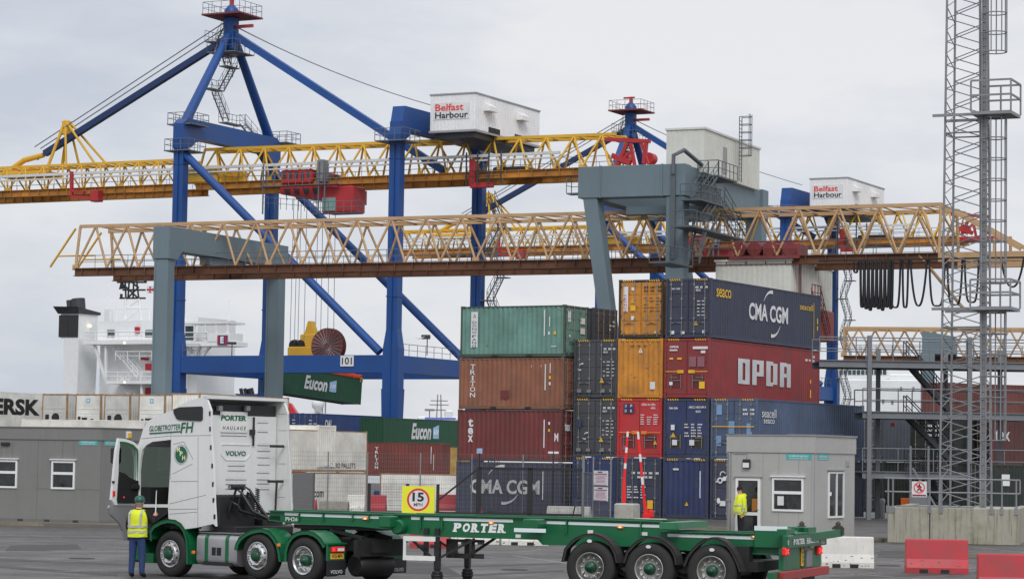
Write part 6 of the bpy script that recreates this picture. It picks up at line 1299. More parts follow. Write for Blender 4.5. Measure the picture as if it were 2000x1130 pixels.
    m = int((v1-v0)/.35)
    for k in range(m): y = v0+(v1-v0)*(k+.5)/m; b.box(u1,u1+.03,y-.05,y+.05,z_b+.1,zt_-.1)
    h = b.build('machinery_house', M_chouse, r); b = MB(); b.box(u0-.08,u1+.08,v0-.08,v1+.08,zt_,zt_+.15); b.box(u0-.1,u1+.1,v0-.1,v1+.1,z_b-.2,z_b); b.build('trim', M_trim, h)
    a, c = sy(846,256,v0-.05), sy(846,200,v0-.05); W_ = u1-u0; sg = MB(); bx0 = sy(847,230,v0).x; bx1 = sy(916,230,v0).x; H0 = sy(880,233,v0).z; H1 = sy(880,200,v0).z
    sg.box(bx0, bx1, v0-.06, v0-.035, H0, H1); sg.m = 1; hh = H1-H0; ww = bx1-bx0; sg.text('Belfast', (bx0+ww*.05,v0-.075,H0+hh*.5), (1,0,0), (0,0,1), ww*.8, hh*.42, .02); sg.m = 2; sg.text('Harbour', (bx0+ww*.05,v0-.075,H0+hh*.06), (1,0,0), (0,0,1), ww*.93, hh*.38, .02); sg.build('name_sign', [M_letter, bpy.data.materials['sign_red'], M_black], h)
    for k in (.12, .62): b = MB(); y = v0+(v1-v0)*k; zc = z_b+(zt_-z_b)*.68; b.prism([(u1+.02,zc-.35),(u1+.7,zc-.35),(u1+.7,zc+.1),(u1+.02,zc+.45)], 'y', y, y+1.7); b.build('vent_hood', M_chouse, h)
    b = MB()
    for k in (.2,.6): y = v0+(v1-v0)*k; b.box(u1-.5,u1+.035,y,y+2.4,z_b-.21,z_b+.55)
    b.build_each('rope_opening', M_black, h); b = MB(); b.box(u0+.3,u1-.3,v0+.4,v1-.4,z_b-.7,z_b-.2)
    for y in (VM-2.4, VM+2.4): b.box(u0+.6,u0+1.1,y-.2,y+.2,zr0-.2,z_b-.6); b.box(u1-1.1,u1-.6,y-.2,y+.2,zr0-.2,z_b-.6)
    b.build('house_frame', M_dsteel, h)
    # lifts and stairs
    b = MB(); X = xl-1.0
    def sp(px, py): return sx(px, py, X)
    pl = [((430,86),(408,86)),((436,128),(460,128)),((430,178),(403,178)),((435,238),(470,238))]
    for p, q in pl: a, c = sp(*p), sp(*q); y0, y1 = sorted((a.y,c.y)); b.box(X-.5,X+.5,y0,y1,a.z-.1,a.z); b.rail([(X-.5,y0,a.z),(X-.5,y1,a.z),(X+.5,y1,a.z)], 1.1, .03, .8, n=4); b.tube((X+.4,(y0+y1)/2,a.z-.1),(xl,VM-3.0 if y0 < VM-1 else VM+.5,a.z-1.2),.05,4)
    for p, q in (((436,56),(420,86)),((426,88),(440,128)),((452,129),(426,178)),((414,180),(436,237)),((468,242),(502,282))): b.stairs(sp(*p), sp(*q), (1,0,0), .7, .3, True, .025)
    b.build('stairs', M_grail, r)
    for px, py, w_ in ((356,245,1.9),(350,296,1.9),(540,281,1.7)):
        b = MB(); a = sx(px, py, xl-.7); b.box(xl-1.5,xl+1.4,a.y-w_*.8,a.y+w_*.8,a.z-.1,a.z); b.rail([(xl-1.4,a.y-w_*.8,a.z),(xl-1.4,a.y+w_*.8,a.z),(xl+1.4,a.y+w_*.8,a.z),(xl+1.4,a.y-w_*.8,a.z),(xl-1.4,a.y-w_*.8,a.z)], 1.1, .035, 1.0); b.build('leg_platform', M_grail, r)
    b = MB(); a = sy(776,274,-.8); b.box(-1.6,1.6,-1.5,1.5,a.z-.1,a.z); b.rail([(-1.6,-1.5,a.z),(1.6,-1.5,a.z),(1.6,1.5,a.z),(-1.6,1.5,a.z),(-1.6,-1.5,a.z)], 1.1, .035, 1.0); b.build('leg_platform', M_grail, r)
    b = MB(); zc = sx(975,346,1.6).z; y0 = VF+.3; k = 0; z = zb-1.5
    while z > 2:
        ya, yb = (y0, y0+2.4) if k % 2 == 0 else (y0+2.4, y0)
        b.stairs((.9,ya,z),(.9,yb,z-2.5),(1,0,0),.7,.3,True,.03); b.box(.6,1.9,min(yb,yb+(.9 if yb > y0 else -.9)),max(yb,yb+(.9 if yb > y0 else -.9)),z-2.6,z-2.5); b.tube((.7,y0-.2,z),(.7,y0-.2,z-2.5),.03,4); z -= 2.5; k += 1
    b.build('leg_stairs', M_grail, r)
    # trolley with driver's cab
    t0, t1 = sy(552,344,VM-2.6), sy(614,344,VM-2.6); b = MB(); b.bbox(t0.x,t1.x,VM-3,VM+3,sy(580,358,VM-3).z,sy(580,331,VM-3).z,.1); p0, p1 = sy(548,370,VM-3), sy(640,370,VM-3); zz1, zz0 = sy(590,364,VM-3).z, sy(590,386,VM-3).z; b.prism([(p0.x,zz1),(p1.x+1.0,zz1),(p1.x+1.0,zz0-.3),(p0.x+3,zz0),(p0.x,zz1-.7)], 'y', VM-3, VM+3); tr = b.build('trolley', M_cred, r); b = MB(); rn = random.Random(5); ya_ = VM-3.03
    for k in range(5): x = t0.x+.3+(t1.x-t0.x-.9)*k/4; zc_ = sy(580,344,VM-3).z; b.box(x,x+.35,ya_-.02,ya_,zc_-.35+.2*rn.random(),zc_+.25+.2*rn.random())
    for k in range(6): x = p0.x+.6+(p1.x-p0.x)*k/5; b.box(x,x+.5,ya_-.05,ya_,zz1-.75,zz1-.2); b.tube((x,ya_-.3,zz1),(x+.4,ya_-.3,zz0-.2),.05,4)
    b.bbox(t1.x+.2,t1.x+1.3,VM-2.6,VM+2,zz1+.05,zz1+1.2,.05); b.lathe([(.5,-.6),(.5,.6)], (t1.x+2.2,VM-1.5,zz1+.6), 'y', 12); b.build('trolley_machinery', M_dsteel, tr)
    c0, c1 = sy(628,388,VM-3.4), sy(690,388,VM-3.4); za_, zb_ = sy(660,415,VM-3.4).z, sy(660,363,VM-3.4).z; b = MB(); b.bbox(c0.x,c1.x,VM-3.4,VM-1.0,za_,zb_,.12); cb = b.build('driver_cab', M_cred, r); b = MB(); b.box(c0.x+.1,c0.x+1.6,VM-3.44,VM-3.38,za_+.2,za_+1.5); b.box(c0.x-.04,c0.x+.02,VM-3.2,VM-1.2,za_+.2,za_+1.6); b.build('cab_window', mat('pale_green_glass', ph(120,150,145), .15, var=.1), cb)
    b = MB()
    for (x_0,x_1,z) in ((t0.x-1.4,t1.x+3.6,zz1+.0),(c0.x-.4,c1.x+1.2,za_-.1)): b.box(x_0,x_1,VM-4.4,VM-3.5,z-.06,z); b.rail([(x_0,VM-4.3,z),(x_1,VM-4.3,z)], 1.1, .035, .8); b.rail([(x_0,VM-4.3,z),(x_0,VM-3.4,z)], 1.1, .035, .8); b.rail([(x_1,VM-4.3,z),(x_1,VM-3.4,z)], 1.1, .035, .8)
    for x in (t0.x-1.2, t1.x+1.5, t1.x+2.2): b.box(x-.06,x+.06,VM-4.3,VM-4.2,za_,sy(600,318,VM-4).z)
    b.rail([(t0.x-1.2,VM-4.3,za_+.6),(c0.x,VM-4.3,za_)], 1.1, .03, .7)
    b.build('trolley_cage', M_grail, r)
    b = MB(); p = sy(640,326,VM-2.8); b.bbox(p.x-.4,p.x+.3,VM-4.2,VM-3,p.z-1.6,p.z+.6,.05); b.build('control_box', M_steel, r)
    # landward end: red hoist frames on the boom tip
    b = MB(); Y = VM-1.5
    for a_, c_, w_ in (((1182,272),(1270,276),.35),((1225,280),(1205,325),.32),((1232,280),(1240,325),.28),((1208,318),(1232,296),.22),((1262,278),(1258,320),.35),((1252,278),(1266,320),.22),((1196,304),(1232,318),.5)): p, q = sy(*a_,Y), sy(*c_,Y); b.beam(p, q, w_, w_)
    for k in range(2): p = sy(1222+k*48,310,Y+2); b.lathe([(.55,-.5),(.55,.5)], p, 'y', 14)
    p, q = sy(1200,328,Y), sy(1285,322,Y); b.box(p.x,q.x,Y-.5,Y+3,p.z-.5,p.z); b.build('rope_winch', M_cred, r)
    b = MB(); p, q = sy(918,320,VM-2.8), sy(985,360,VM-2.8)
    for x in (p.x, p.x+1.2, p.x+2.4, q.x): b.box(x-.06,x+.06,VM-3.6,VM-3.5,q.z,p.z+1)
    b.rail([(p.x,VM-3.6,q.z+.2),(q.x,VM-3.6,q.z+.2)], 1.1, .035, .8); b.bbox(p.x+2,p.x+5.5,VM-2,VM+2,q.z+1.2,p.z-.3,.1); b.build('festoon_station', M_dsteel, r)
    b = MB(); p = sy(924,335,VM-3); b.beam(p+Vector((0,0,1.2)), p-Vector((0,0,1.2)), .5, .6); b.bbox(p.x-.2,p.x+2.2,VM-3.3,VM-2.8,p.z-1.6,p.z-1.1,.05); b.build('buffer_arm', M_cred, r)
    # number board
    b = MB(); p, q = sy(665,715,-.56), sy(691,694,-.56); b.box(p.x,q.x,-.6,-.53,p.z,q.z); b.m = 1; w_ = q.x-p.x; h_ = q.z-p.z; b.text('101', (p.x+w_*.12,-.615,p.z+h_*.18), (1,0,0), (0,0,1), w_*.76, h_*.66, .015); b.build('number_board', [M_letter, M_black], r)
    # cable reel on the portal beam
    b = MB(); c = sy(642,676,1.6); b.lathe([(1.75,-.35),(1.75,-.28),(.3,-.2),(.3,.2),(1.75,.28),(1.75,.35)], c, 'y', 32); b.lathe([(1.3,-.2),(1.3,.2)], c, 'y', 24)
    b.m = 1
    for k in range(24): t = 2*math.pi*k/24; e = Vector((math.cos(t),0,math.sin(t))); b.tube(c+e*.3+Vector((0,-.38,0)), c+e*1.75+Vector((0,-.4,0)), .035, 4)
    b.m = 2; b.bbox(c.x-.5,c.x+.7,c.y-.2,c.y+.6,zb1,c.z,.05); b.build('cable_reel', [mat('reel_brown', ph(104,52,44), .6, var=.2), M_steel, M_cblue], r)
    b = MB(); p = sy(830,690,.2); b.tube((p.x,.6,zb1),(p.x,.6,zb1+1.6),.05,5); b.bbox(p.x-.5,p.x+.3,.3,.7,zb1+1.5,zb1+1.9,.03); p = sy(453,682,.0); b.tube((p.x,0,zb1),(p.x,0,zb1+1.2),.05,5); b.bbox(p.x-.4,p.x+.4,-.2,.2,zb1+1.1,zb1+1.35,.03); b.build_each('flood_lamp', M_dsteel, r)
    return r, xl, zb1
sts, XLs, ZB1 = make_sts()
# what hangs from the nearer crane
Y0 = VM; hb_ = MB(); p = sy(608,672,Y0); e0, e1 = sy(570,682,Y0).x, sy(645,682,Y0).x; zc = sy(608,684,Y0).z
hr_ = empty('spreader_headblock', SF1.wld((p.x,Y0,zc)), -SA_, 'yellow headblock hanging on ropes above the portal beam', 'lifting gear')
b = MB(); b.bbox(e0-p.x,e1-p.x,-.9,.9,-.6,.35,.1); b.bbox(-1.0,.7,-.6,.6,.3,1.6,.1); b.prism([(-.6,1.6),(.6,1.6),(.1,2.9),(-.2,2.9)], 'y', -.4, .4); b.build('body', M_cyel, hr_)
b = MB()
for dx in (-1.7,-.9): b.lathe([(.55,-.3),(.6,0),(.55,.3)], (dx,-.3,.5), 'y', 16)
b.build('sheave', M_tdark, hr_)
zt_ = sy(608,386,Y0).z-zc; b = MB()
for dx in (-2.1,-1.6,-1.2,-.5,.1,.7,1.5,2.2): b.tube((dx,-.6 if dx < 0 else .6,.8),(dx*.95,-.6 if dx < 0 else .6,zt_),.035,4)
b.build('hoist_rope', M_cwire, hr_)
# hanging box and spreader, along the quay
pe = sy(683,760,14.6); L40 = 12.19; top_ = SF1.x(683,737,pe.x).z; bot_ = SF1.x(683,783,pe.x).z; RZQ = R(90-36); cc_ = at(611,750,SF1.wld((p.x,VM,0)).y); Wd = Vector((cc_.x-6.1*math.sin(R(36)), cc_.y-6.1*math.cos(R(36)), at(611,778,cc_.y).z+.42))
c = Cont('dark green container with white script lettering hanging from the nearer quay crane', Wd, RZQ, L=12.19, H=2.591, m=mat('bottle_green_container_paint', ph(30,76,54), .55, var=.1, dirt=.15), doors='bars', group='green containers with script lettering', hazard=False)
M_bgreen = bpy.data.materials['bottle_green_container_paint']
def script(c, face, u, z, s, logo=True):
    c.letter([(face,'Eucon',u,z,s*3.2,s*1.25,.035,.25)]); b = MB(); o, xd = c.xf(face, u+s*3.5, z+.1); b.m = 0; q = xd*s*.95+Z*s*.25; b.quad(o, o+xd*s*.95, o+xd*s*.95+Z*s*1.1, o+Z*s*.85); b.m = 1
    for k in range(3): oo = o+xd*s*(.12+.27*k)+Z*s*.3-xd.cross(Z)*-.01; nrm = xd.cross(Z)*.008; b.beam(oo+nrm, oo+xd*s*.15+Z*s*.4+nrm, .1*s, .004)
    b.build('emblem', [mat('pale_blue_emblem', ph(150,180,210), .5, var=0), M_letter], c.root)
script(c, 'L', 3.3, .72, 1.1); c.root.rotation_euler = (0, .07, RZQ)
sr_ = empty('container_spreader', (Wd[0]+.18*math.cos(RZQ),Wd[1]+.18*math.sin(RZQ),Wd[2]+2.6), RZQ, 'orange red spreader frame locked on top of the hanging green container', 'lifting gear'); b = MB(); b.bbox(.2,12.0,-.5,.5,.08,.5,.05)
for x in (.1, 11.8): b.bbox(x-.1,x+.35,-1.2,1.2,.02,.4,.05)
b.build('body', mat('spreader_orange', ph(210,76,44), .5, var=.15, dirt=.2), sr_); sr_.rotation_euler = (0, .07, RZQ); b = MB(); b.box(11.9,12.3,-1.2,1.2,-.35,.1); b.build('flipper', M_cyel, sr_)
# farther crane: a copy down the quay
cw = at(929,182.6, SF1.wld(sy(929,182.6,2.6)).y); k2 = .782; d2 = cw.y/k2; t2 = at(1656,352,d2); off = Vector((t2.x-cw.x, t2.y-cw.y, 0))
sts2 = copy_tree(sts); sts2.location = so+off; sts2['label'] = 'farther blue quay crane with white house, seen through the tan gantry girder'
# ------------------------------------------------------------------ tan rail gantry over the yard
M_tan = mat('faded_tan_paint', ph(172,141,104), .6, var=.12, dirt=.25, dcol=ph(150,100,60), fine=.9); M_trust = mat('rust_brown_girder', ph(98,66,48), .8, var=.3, vs=.4, dirt=.5, dcol=ph(80,50,36), fine=.9); M_ggrey = mat('gantry_blue_grey', ph(98,114,122), .55, var=.1, dirt=.18, vs=.2, fine=.8, streak=.15); M_house = mat('beige_profiled_cladding', ph(196,196,188), .55, var=.05, dirt=.12)
M_msteel = mat('mid_grey_steel', ph(82,90,95), .55, .2, var=.12, dirt=.15); GA = R(23.5); go = at(320,600,205); go.z = LOW; GF = Frame(go, -GA); gv = lambda px, py, v=0.0: GF.y(px, py, v); gx = lambda px, py, x: GF.x(px, py, x); GW = 18.6; GM = GW/2
gt = empty('rail_gantry', go, -GA, 'long tan lattice gantry girder on blue grey legs spanning the container yard', 'crane')
ztop = gv(320,443).z
for y in (0, GW): b = MB(); b.bbox(-.6,.6,y-.55,y+.55,0,ztop-2.6,.05); b.box(-.64,-.5,y-.59,y-.4,0,ztop-2.6); b.bbox(-.8,.8,y-1.5,y+1.5,0,1.1,.08); b.build('leg', M_ggrey, gt)
b = MB(); b.prism([(-.65,ztop-2.6),(-.65,ztop),(GW+.65,ztop),(GW+.65,ztop-2.6),(GW-.7,ztop-2.6),(GW-1.4,ztop-1.9),(1.4,ztop-1.9),(.7,ztop-2.6)], 'x', -.75, .75); b.build('cross_beam', M_ggrey, gt, bevel=.03)
xc = gv(1323,450).x; x_l = gv(1150,360).x; zg1 = gv(1310,322).z; zg0 = gv(1310,384).z
for y in (0, GW):
    b = MB(); b.bbox(xc-.7,xc+.7,y-.6,y+.6,0,zg0,.05); b.build('leg', M_ggrey, gt); b = MB(); q = gv(1212,590); b.beam((x_l+.3,y,zg0+.3),(q.x+1.2,y,0),1.1,1.2,(0,1,0),1.0,.8); b.build('raking_leg', M_ggrey, gt)
    b = MB(); b.box(x_l-.6,xc+.8,y-.7,y+.7,zg0,zg1); b.build('top_girder', M_ggrey, gt, bevel=.04)
    b = MB(); 
    for x in (x_l+1.2,xc-1.0): b.box(x-.04,x+.04,y-.76,y+.76,zg0-.03,zg1+.03)
    b.build_each('girder_flange', M_ggrey, gt)
for x in (x_l, xc): b = MB(); b.box(x-.6,x+.6,.7,GW-.7,zg0,zg1); b.build('top_girder', M_ggrey, gt, bevel=.04)
b = MB(); b.box(x_l+.6,xc-.6,GM-3,GM-2,zg0-.6,zg0); b.box(x_l+.6,xc-.6,GM+2,GM+3,zg0-.6,zg0); b.box(-.5,.5,GM-3,GM+3,ztop-2.6,ztop-1.95); b.build_each('hanger_beam', M_ggrey, gt)
x0, x1 = gv(147,500,GM).x, gv(1835,450,GM).x; zb = gv(800,512,GM-3).z; zt0, zt1 = gv(150,444,GM-2.4).z, gv(1800,398,GM-2.4).z; x0 = gv(148,500,GM-3).x; x1 = gv(1838,450,GM-2.4).x
truss(gt, x0, x1, zb, (zt0+zt1)/2, (zt0+zt1)/2, GM, 3.0, 2.4, 3.1, .1, (M_tan, M_trust), .68, True, True)
b = MB(); xe = gv(2010,480,GM).x; zt_ = (zt0+zt1)/2
for s in (-1,1): b.beam((x1,GM+s*2.4,zt_),(xe,GM+s*2.8,zb+.2),.3,.3); b.box(x1,xe+2,GM+s*3-.3,GM+s*3+.3,zb-.68,zb); b.tube((x1+4,GM+s*2.7,zb),(x1+4,GM+s*2.6,zt_-2.0),.12,6); p, q = gv(1795,498,GM+s*3), gv(1880,600,GM+s*3); b.tube((p.x,GM+s*3,p.z),(q.x,GM+s*3,q.z),.13,6)
b.build('nose_frame', M_tan, gt); b = MB(); p, q = gv(148,446,GM-2), gv(98,521,GM-2)
for s in (-2,2): b.tube((p.x,GM+s,p.z),(q.x,GM+s,q.z),.1,5); m_ = p.lerp(q,.72); b.tube((m_.x,GM+s,m_.z),(p.x+2,GM+s,m_.z),.07,5)
b.build('tip_bracket', M_cyel, gt)
def house(root, c_px, top, bot, l_px, r_px, v0, frame, m, name='machinery_house', ribs=.4):
    a = frame.y(c_px, top, v0); u1 = a.x; u0 = frame.y(l_px, top, v0).x; zt_ = a.z; z_b = frame.y(c_px, bot, v0).z; v1 = frame.x(r_px, top, u1).y
    b = MB(); b.box(u0,u1,v0,v1,z_b,zt_)
    for k in range(int((u1-u0)/ribs)): x = u0+ribs*(k+.5); b.box(x-.06,x+.06,v0-.04,v0,z_b,zt_-.1)
    for k in range(int((v1-v0)/ribs)): y = v0+ribs*(k+.5); b.box(u1,u1+.04,y-.06,y+.06,z_b,zt_-.1)
    b.box(u0-.1,u1+.1,v0-.1,v1+.1,zt_,zt_+.15); return b.build(name, m, root), u0, u1, v0, v1, z_b, zt_
h, u0, u1, v0, v1, z_b, zt_ = house(gt, 1376, 252, 336, 1302, 1484, 3.0, GF, M_house)
b = MB(); b.box(u1+.05,u1+.08,v0+4.2,v0+5.1,z_b+.4,z_b+2.4); b.build('door', M_trim, h); b = MB(); y = v0+7.0; 
for dy in (-.3,.3): b.tube((u1+.5,y+dy,z_b),(u1+.5,y+dy,zt_+1.8),.04,5)
for k in range(16): b.tube((u1+.5,y-.3,z_b+.3*k+.2),(u1+.5,y+.3,z_b+.3*k+.2),.025,4)
for k in range(6): z = z_b+2+k*.6; b.path([(u1+.5,y-.3,z),(u1+1.2,y-.35,z),(u1+1.4,y,z),(u1+1.2,y+.35,z),(u1+.5,y+.3,z)], .03, 4)
for dy in (-.35,0,.35): b.tube((u1+1.3,y+dy,z_b+2),(u1+1.3,y+dy,z_b+5.2),.03,4)
b.build('caged_ladder', M_grail, h)
b = MB(); X = xc+1.4
def gp(px, py): return gx(px, py, X)
for p, q in (((1352,390),(1384,342)),((1384,393),(1352,440)),((1396,392),(1440,468)),((1345,515),(1362,440))): b.stairs(gp(*p), gp(*q), (1,0,0), .8, .28, True, .03)
for p, q in (((1346,388),(1392,388)),((1380,342),(1418,348)),((1330,440),(1436,447)),((1286,510),(1330,510))): a, c_ = gp(*p), gp(*q); y0, y1 = sorted((a.y,c_.y)); b.box(X-.7,X+.9,y0,y1,a.z-.12,a.z); b.rail([(X+.9,y0,a.z),(X+.9,y1,a.z)], 1.1, .035, .9); b.rail([(X-.7,y0,a.z),(X+.9,y0,a.z)], 1.1, .035, .9)
b.build('stairs', M_msteel, gt)
b = MB(); p = gv(1318,335,-.8); b.box(p.x-.3,p.x+.05,-.86,-.72,gv(1318,505,-.8).z,p.z); b.path([(p.x-.1,-.85,p.z-.2),(p.x-.1,-.85,p.z+1.2),(p.x+.6,-.5,p.z+1.6),(p.x+.8,4.5,p.z+.6)], .16, 8); b.build('cable_duct', M_msteel, gt)
b = MB(); a = gv(1143,375,-.7); b.box(a.x-1.6,a.x,-.5,.5,a.z-.1,a.z); b.rail([(a.x-1.6,-.5,a.z),(a.x-1.6,.5,a.z),(a.x,.5,a.z)], 1.1, .035, .7); b.build('end_platform', M_grail, gt)
b = MB(); y = GM-2.6
for k, (pa, pb) in enumerate(((1436,1455),(1466,1486),(1492,1520),(1528,1562))): p, q = gv(pa,494,y), gv(pb,474,y); b.bbox(p.x,q.x,y-.3,y+2.2,p.z-.3,q.z,.1); b.lathe([(.55,0),(.55,1.2)], ((p.x+q.x)/2,y-.35,(p.z+q.z)/2-.1), 'y', 14)
p, q = gv(1432,503,y), gv(1568,478,y); b.box(p.x,q.x,y-1,y+5,p.z-.2,p.z); b.rail([(p.x,y-1,p.z),(q.x,y-1,p.z)], 1.1, .04, .9); tr = b.build('trolley', mat('old_winch_red', ph(120,52,52), .6, var=.2, dirt=.25), gt)
h, u0, u1, v0, v1, z_b, zt_ = house(gt, 1546, 509, 592, 1398, 1626, GM-3.2, GF, M_house, 'hanging_house'); b = MB(); a = gv(1606,592,GM+.5); b.bbox(u1-1,u1+1.4,GM+.2,GM+3.4,z_b-2.6,z_b-.3,.08); b.build('driver_cab', mat('cab_rust_red', ph(128,56,50), .6, var=.15), gt); b = MB(); b.stairs((u1+.9,v0+2.2,z_b+.3),(u1+.9,v0+4.8,z_b-2.6),(1,0,0),.7,.28,True,.035); b.box(u1,u1+1.6,v0-.1,v0+2.3,z_b+.2,z_b+.3); b.rail([(u1+1.6,v0,z_b+.3),(u1+1.6,v0+2.3,z_b+.3)], 1.1, .04, .8)
for dy in (1.0,1.4): b.tube((u1+.3,v0+dy,z_b),(u1+.3,v0+dy,zt_+.8),.04,4)
b.build('cab_stairs', bpy.data.materials['old_winch_red'], gt)
# festoon cable loops
b = MB(); y = GM-3.9; M_cab_ = M_black
def loop(pa, pb, top, bot, r=.06):
    A_, B_, C_ = gv(pa,top,y), gv(pb,top,y), gv((pa+pb)/2,bot,y); ztp, zbt = A_.z, C_.z; w_ = B_.x-A_.x; P = []
    for i in range(17): t = i/16; u = t*2-1; P.append((A_.x+w_*t, y, ztp-(ztp-zbt)*(1-abs(u)**(2.4 if abs(w_) > 1.2 else 5))))
    for dy in (-.1,.1): b.path([(q[0],q[1]+dy,q[2]) for q in P], r, 5)
fx = [1669,1677]+[1680+8.2*k for k in range(9)]
for k in range(8): loop(1681+8*k, 1688+8*k, 510, 599+3*(k % 3), .075)
loop(1667,1676,511,532); loop(1739,1759,508,600); loop(1763,1774,508,600); loop(1778,1811,507,597); loop(1815,1846,506,597); loop(1850,1880,506,595); loop(1884,1912,505,590); loop(1955,2000,505,560)
b.box(gv(1600,508,y).x, gv(2015,500,y).x, y-.1, y+.1, gv(1700,509,y).z, gv(1700,506,y).z); b.build('festoon_cable', M_cab_, gt)
# ------------------------------------------------------------------ containers farther back in the yard
M_reef = cmat('white_reefer_paint', (214,213,207), rust=.1, dirt=.12, streak=.12, dcol=(.3,.22,.14)); M_ree2 = cmat('grey_reefer_paint', (186,186,182), rust=.12, dirt=.2, streak=.2, dcol=(.25,.21,.16)); M_cream = cmat('cream_reefer_paint', (210,207,198), rust=.14, dirt=.12, streak=.14, dcol=(.34,.27,.18)); M_rustf = mat('rust_stained_frame', ph(150,122,88), .7, var=.35, vs=2, dirt=.5, dcol=ph(120,78,40), rust=.5, fine=2)
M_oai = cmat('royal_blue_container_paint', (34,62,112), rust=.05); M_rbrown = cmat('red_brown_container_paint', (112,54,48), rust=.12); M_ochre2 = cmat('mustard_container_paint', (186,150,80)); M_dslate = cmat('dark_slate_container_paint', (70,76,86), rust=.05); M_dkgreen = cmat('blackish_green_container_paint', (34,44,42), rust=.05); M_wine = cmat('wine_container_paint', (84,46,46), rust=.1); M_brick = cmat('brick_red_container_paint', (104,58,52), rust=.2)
GY = 'containers in the far yard'
AF = R(27); RZF = math.pi/2-AF
def far(label, px, py_top, d, L_, H_, m, z=None, doors='end', rz=RZF, g=GY, right=False, **k):
    """px, py_top: top near corner of the right-hand side face at distance d; right: px is the far end instead"""
    p = at(px, py_top, d); zt_ = p.z; dirx = Vector((math.cos(rz), math.sin(rz), 0)); yv = Vector((-dirx.y, dirx.x, 0)); o = p+yv*W2
    if right: o = o-dirx*L_
    return Cont(label, (o.x, o.y, (zt_-H_) if z is None else z), rz, L=L_, H=H_, m=m, doors=doors, group=g, hazard=False, **k)
def reefer_unit(c, m, dark):   # refrigeration machinery on the near end
    r = c.root; H = c.H; b = MB(); b.box(-.02,.1,-1.1,1.1,.15,H-.15); u = b.build('machinery_end', m, r)
    b = MB(); b.bbox(-.05,-.02,-1.0,1.0,.2,1.25,.008); b.box(-.04,-.02,-1.0,1.0,1.35,1.42); b.box(-.04,-.02,-1.0,1.0,1.7,1.76); b.build('cover_panel', m, u)
    b = MB()
    if dark == 'fan': b.lathe([(.36,-.02),(.36,.04)], (-.06,-.15,1.0), 'x', 20); b.box(-.07,-.05,.5,.85,.75,1.25); b.box(-.07,-.05,-1.0,1.0,.18,.55)
    elif dark == 'box': b.box(-.07,-.05,.05,.55,.3,1.05); b.box(-.07,-.05,-.55,-.3,.5,.95); b.lathe([(.14,-.02),(.14,.03)], (-.06,.8,1.0), 'x', 12); b.lathe([(.12,-.02),(.12,.03)], (-.06,.8,.6), 'x', 12)
    else: b.box(-.07,-.05,-1.0,.55,.3,1.05); b.lathe([(.12,-.02),(.12,.03)], (-.06,.8,.9), 'x', 12)
    b.build('fan_grille', M_blackp, u)
GR = 'reefer containers in a row, cooling ends to the road'
RW = [(98,768,132,'grey reefer end with a round fan, first right of the black lettered one',M_ree2,'fan',False),(153,768.5,198,'white reefer end with a small blue badge and one dark box, second in the row',M_reef,'box',True),
      (209,769,255,'grey reefer end with a round fan, third in the row, below the ship stairs',M_ree2,'fan',False),(272,769,323,'white reefer end with a wide dark opening, left of the cab roof',M_reef,'wide',True),(338,769.5,393,'cream reefer end with a yellow triangle, just above the cab roof',M_cream,'box',False)]
for i, (pl, pt, pr, lb, m, dk, badge) in enumerate(RW):
    d = 202-i*2.5; c = far(lb, pr, pt, d, 12.19, 2.896, m, fm=M_rustf, doors='none', g=GR); reefer_unit(c, m, dk)
    if badge: b = MB(); b.box(-.034,-.03,-.17,.17,2.2,2.54); b.m = 1; b.disc((-.037,0,2.37), (0,-1,0), Z, .1, 7); b.build('badge', [mat('sky_blue_badge', ph(110,170,195), .5, var=0), M_letter], c.root)
    if i == 4: c.tri([('D',.25,1.9,.3)], off=.05)
c = far('white reefer side with black lettering at the left edge', 98, 768.5, 208, 12.19, 2.896, M_reef, right=True, smooth=True, fm=M_reef, g=GR)
c.letter([('L','MAERSK',1.2,1.08,9.7,1.3,.045)], M_black); c.tri([('L',11.0,1.6,.4),('L',11.4,1.9,.3)], off=.02)
# long white boxes lying across in front of them (only their roof edge shows)
AU = R(25)
def across(label, px_l, py, d, L_, m, H_=2.896, face_side='R', **k):
    p = at(px_l, py, d); u = Vector((math.cos(AU), -math.sin(AU), 0)); v = Vector((math.sin(AU), math.cos(AU), 0)); o = p+u*L_+v*W2
    return Cont(label, (o.x,o.y,p.z-H_), math.pi-AU, L=L_, H=H_, m=m, group=GY, hazard=False, doors='end', smooth=True, **k)
across('white container lying across behind the long cabin, only its top edge showing', 42, 817.5, 188, 12.19, M_cream, fm=M_reef); across('white container lying across behind the tractor cab, mostly hidden', 330, 826.5, 182, 12.19, M_cream, fm=M_reef)
c = far('white container end with yellow triangles right of the cab roof', 565, 776, 196, 12.19, 2.896, M_reef, right=True, fm=M_rustf, smooth=True); c.tri([('L',11.2,1.6,.35),('L',11.2,.9,.35)], off=.02)
# blue and green row by the quay
c = far('royal blue container with small white letters, right of the cab roof', 625, 806.5, 232, 13.716, 2.896, M_oai, doors='bars', g=GY); c.letter([('L','OAI',.9,1.6,1.1,.75,.03)]); c.codes('D',1.3,2.2,2,4,.4,.1,.3)
far('royal blue container doors at the left of the lettered blue one', 592, 806, 236, 12.19, 2.896, M_oai, doors='bars', g=GY).codes('D',1.3,2.2,2,3,.4,.1,.3)
c = far('dark green container with white script lettering standing on the far quay row', 895, 820.5, 236, 13.716, 2.591, M_bgreen, right=True, g='green containers with script lettering', pitch=.4); script(c, 'L', 4.9, .75, 1.15)
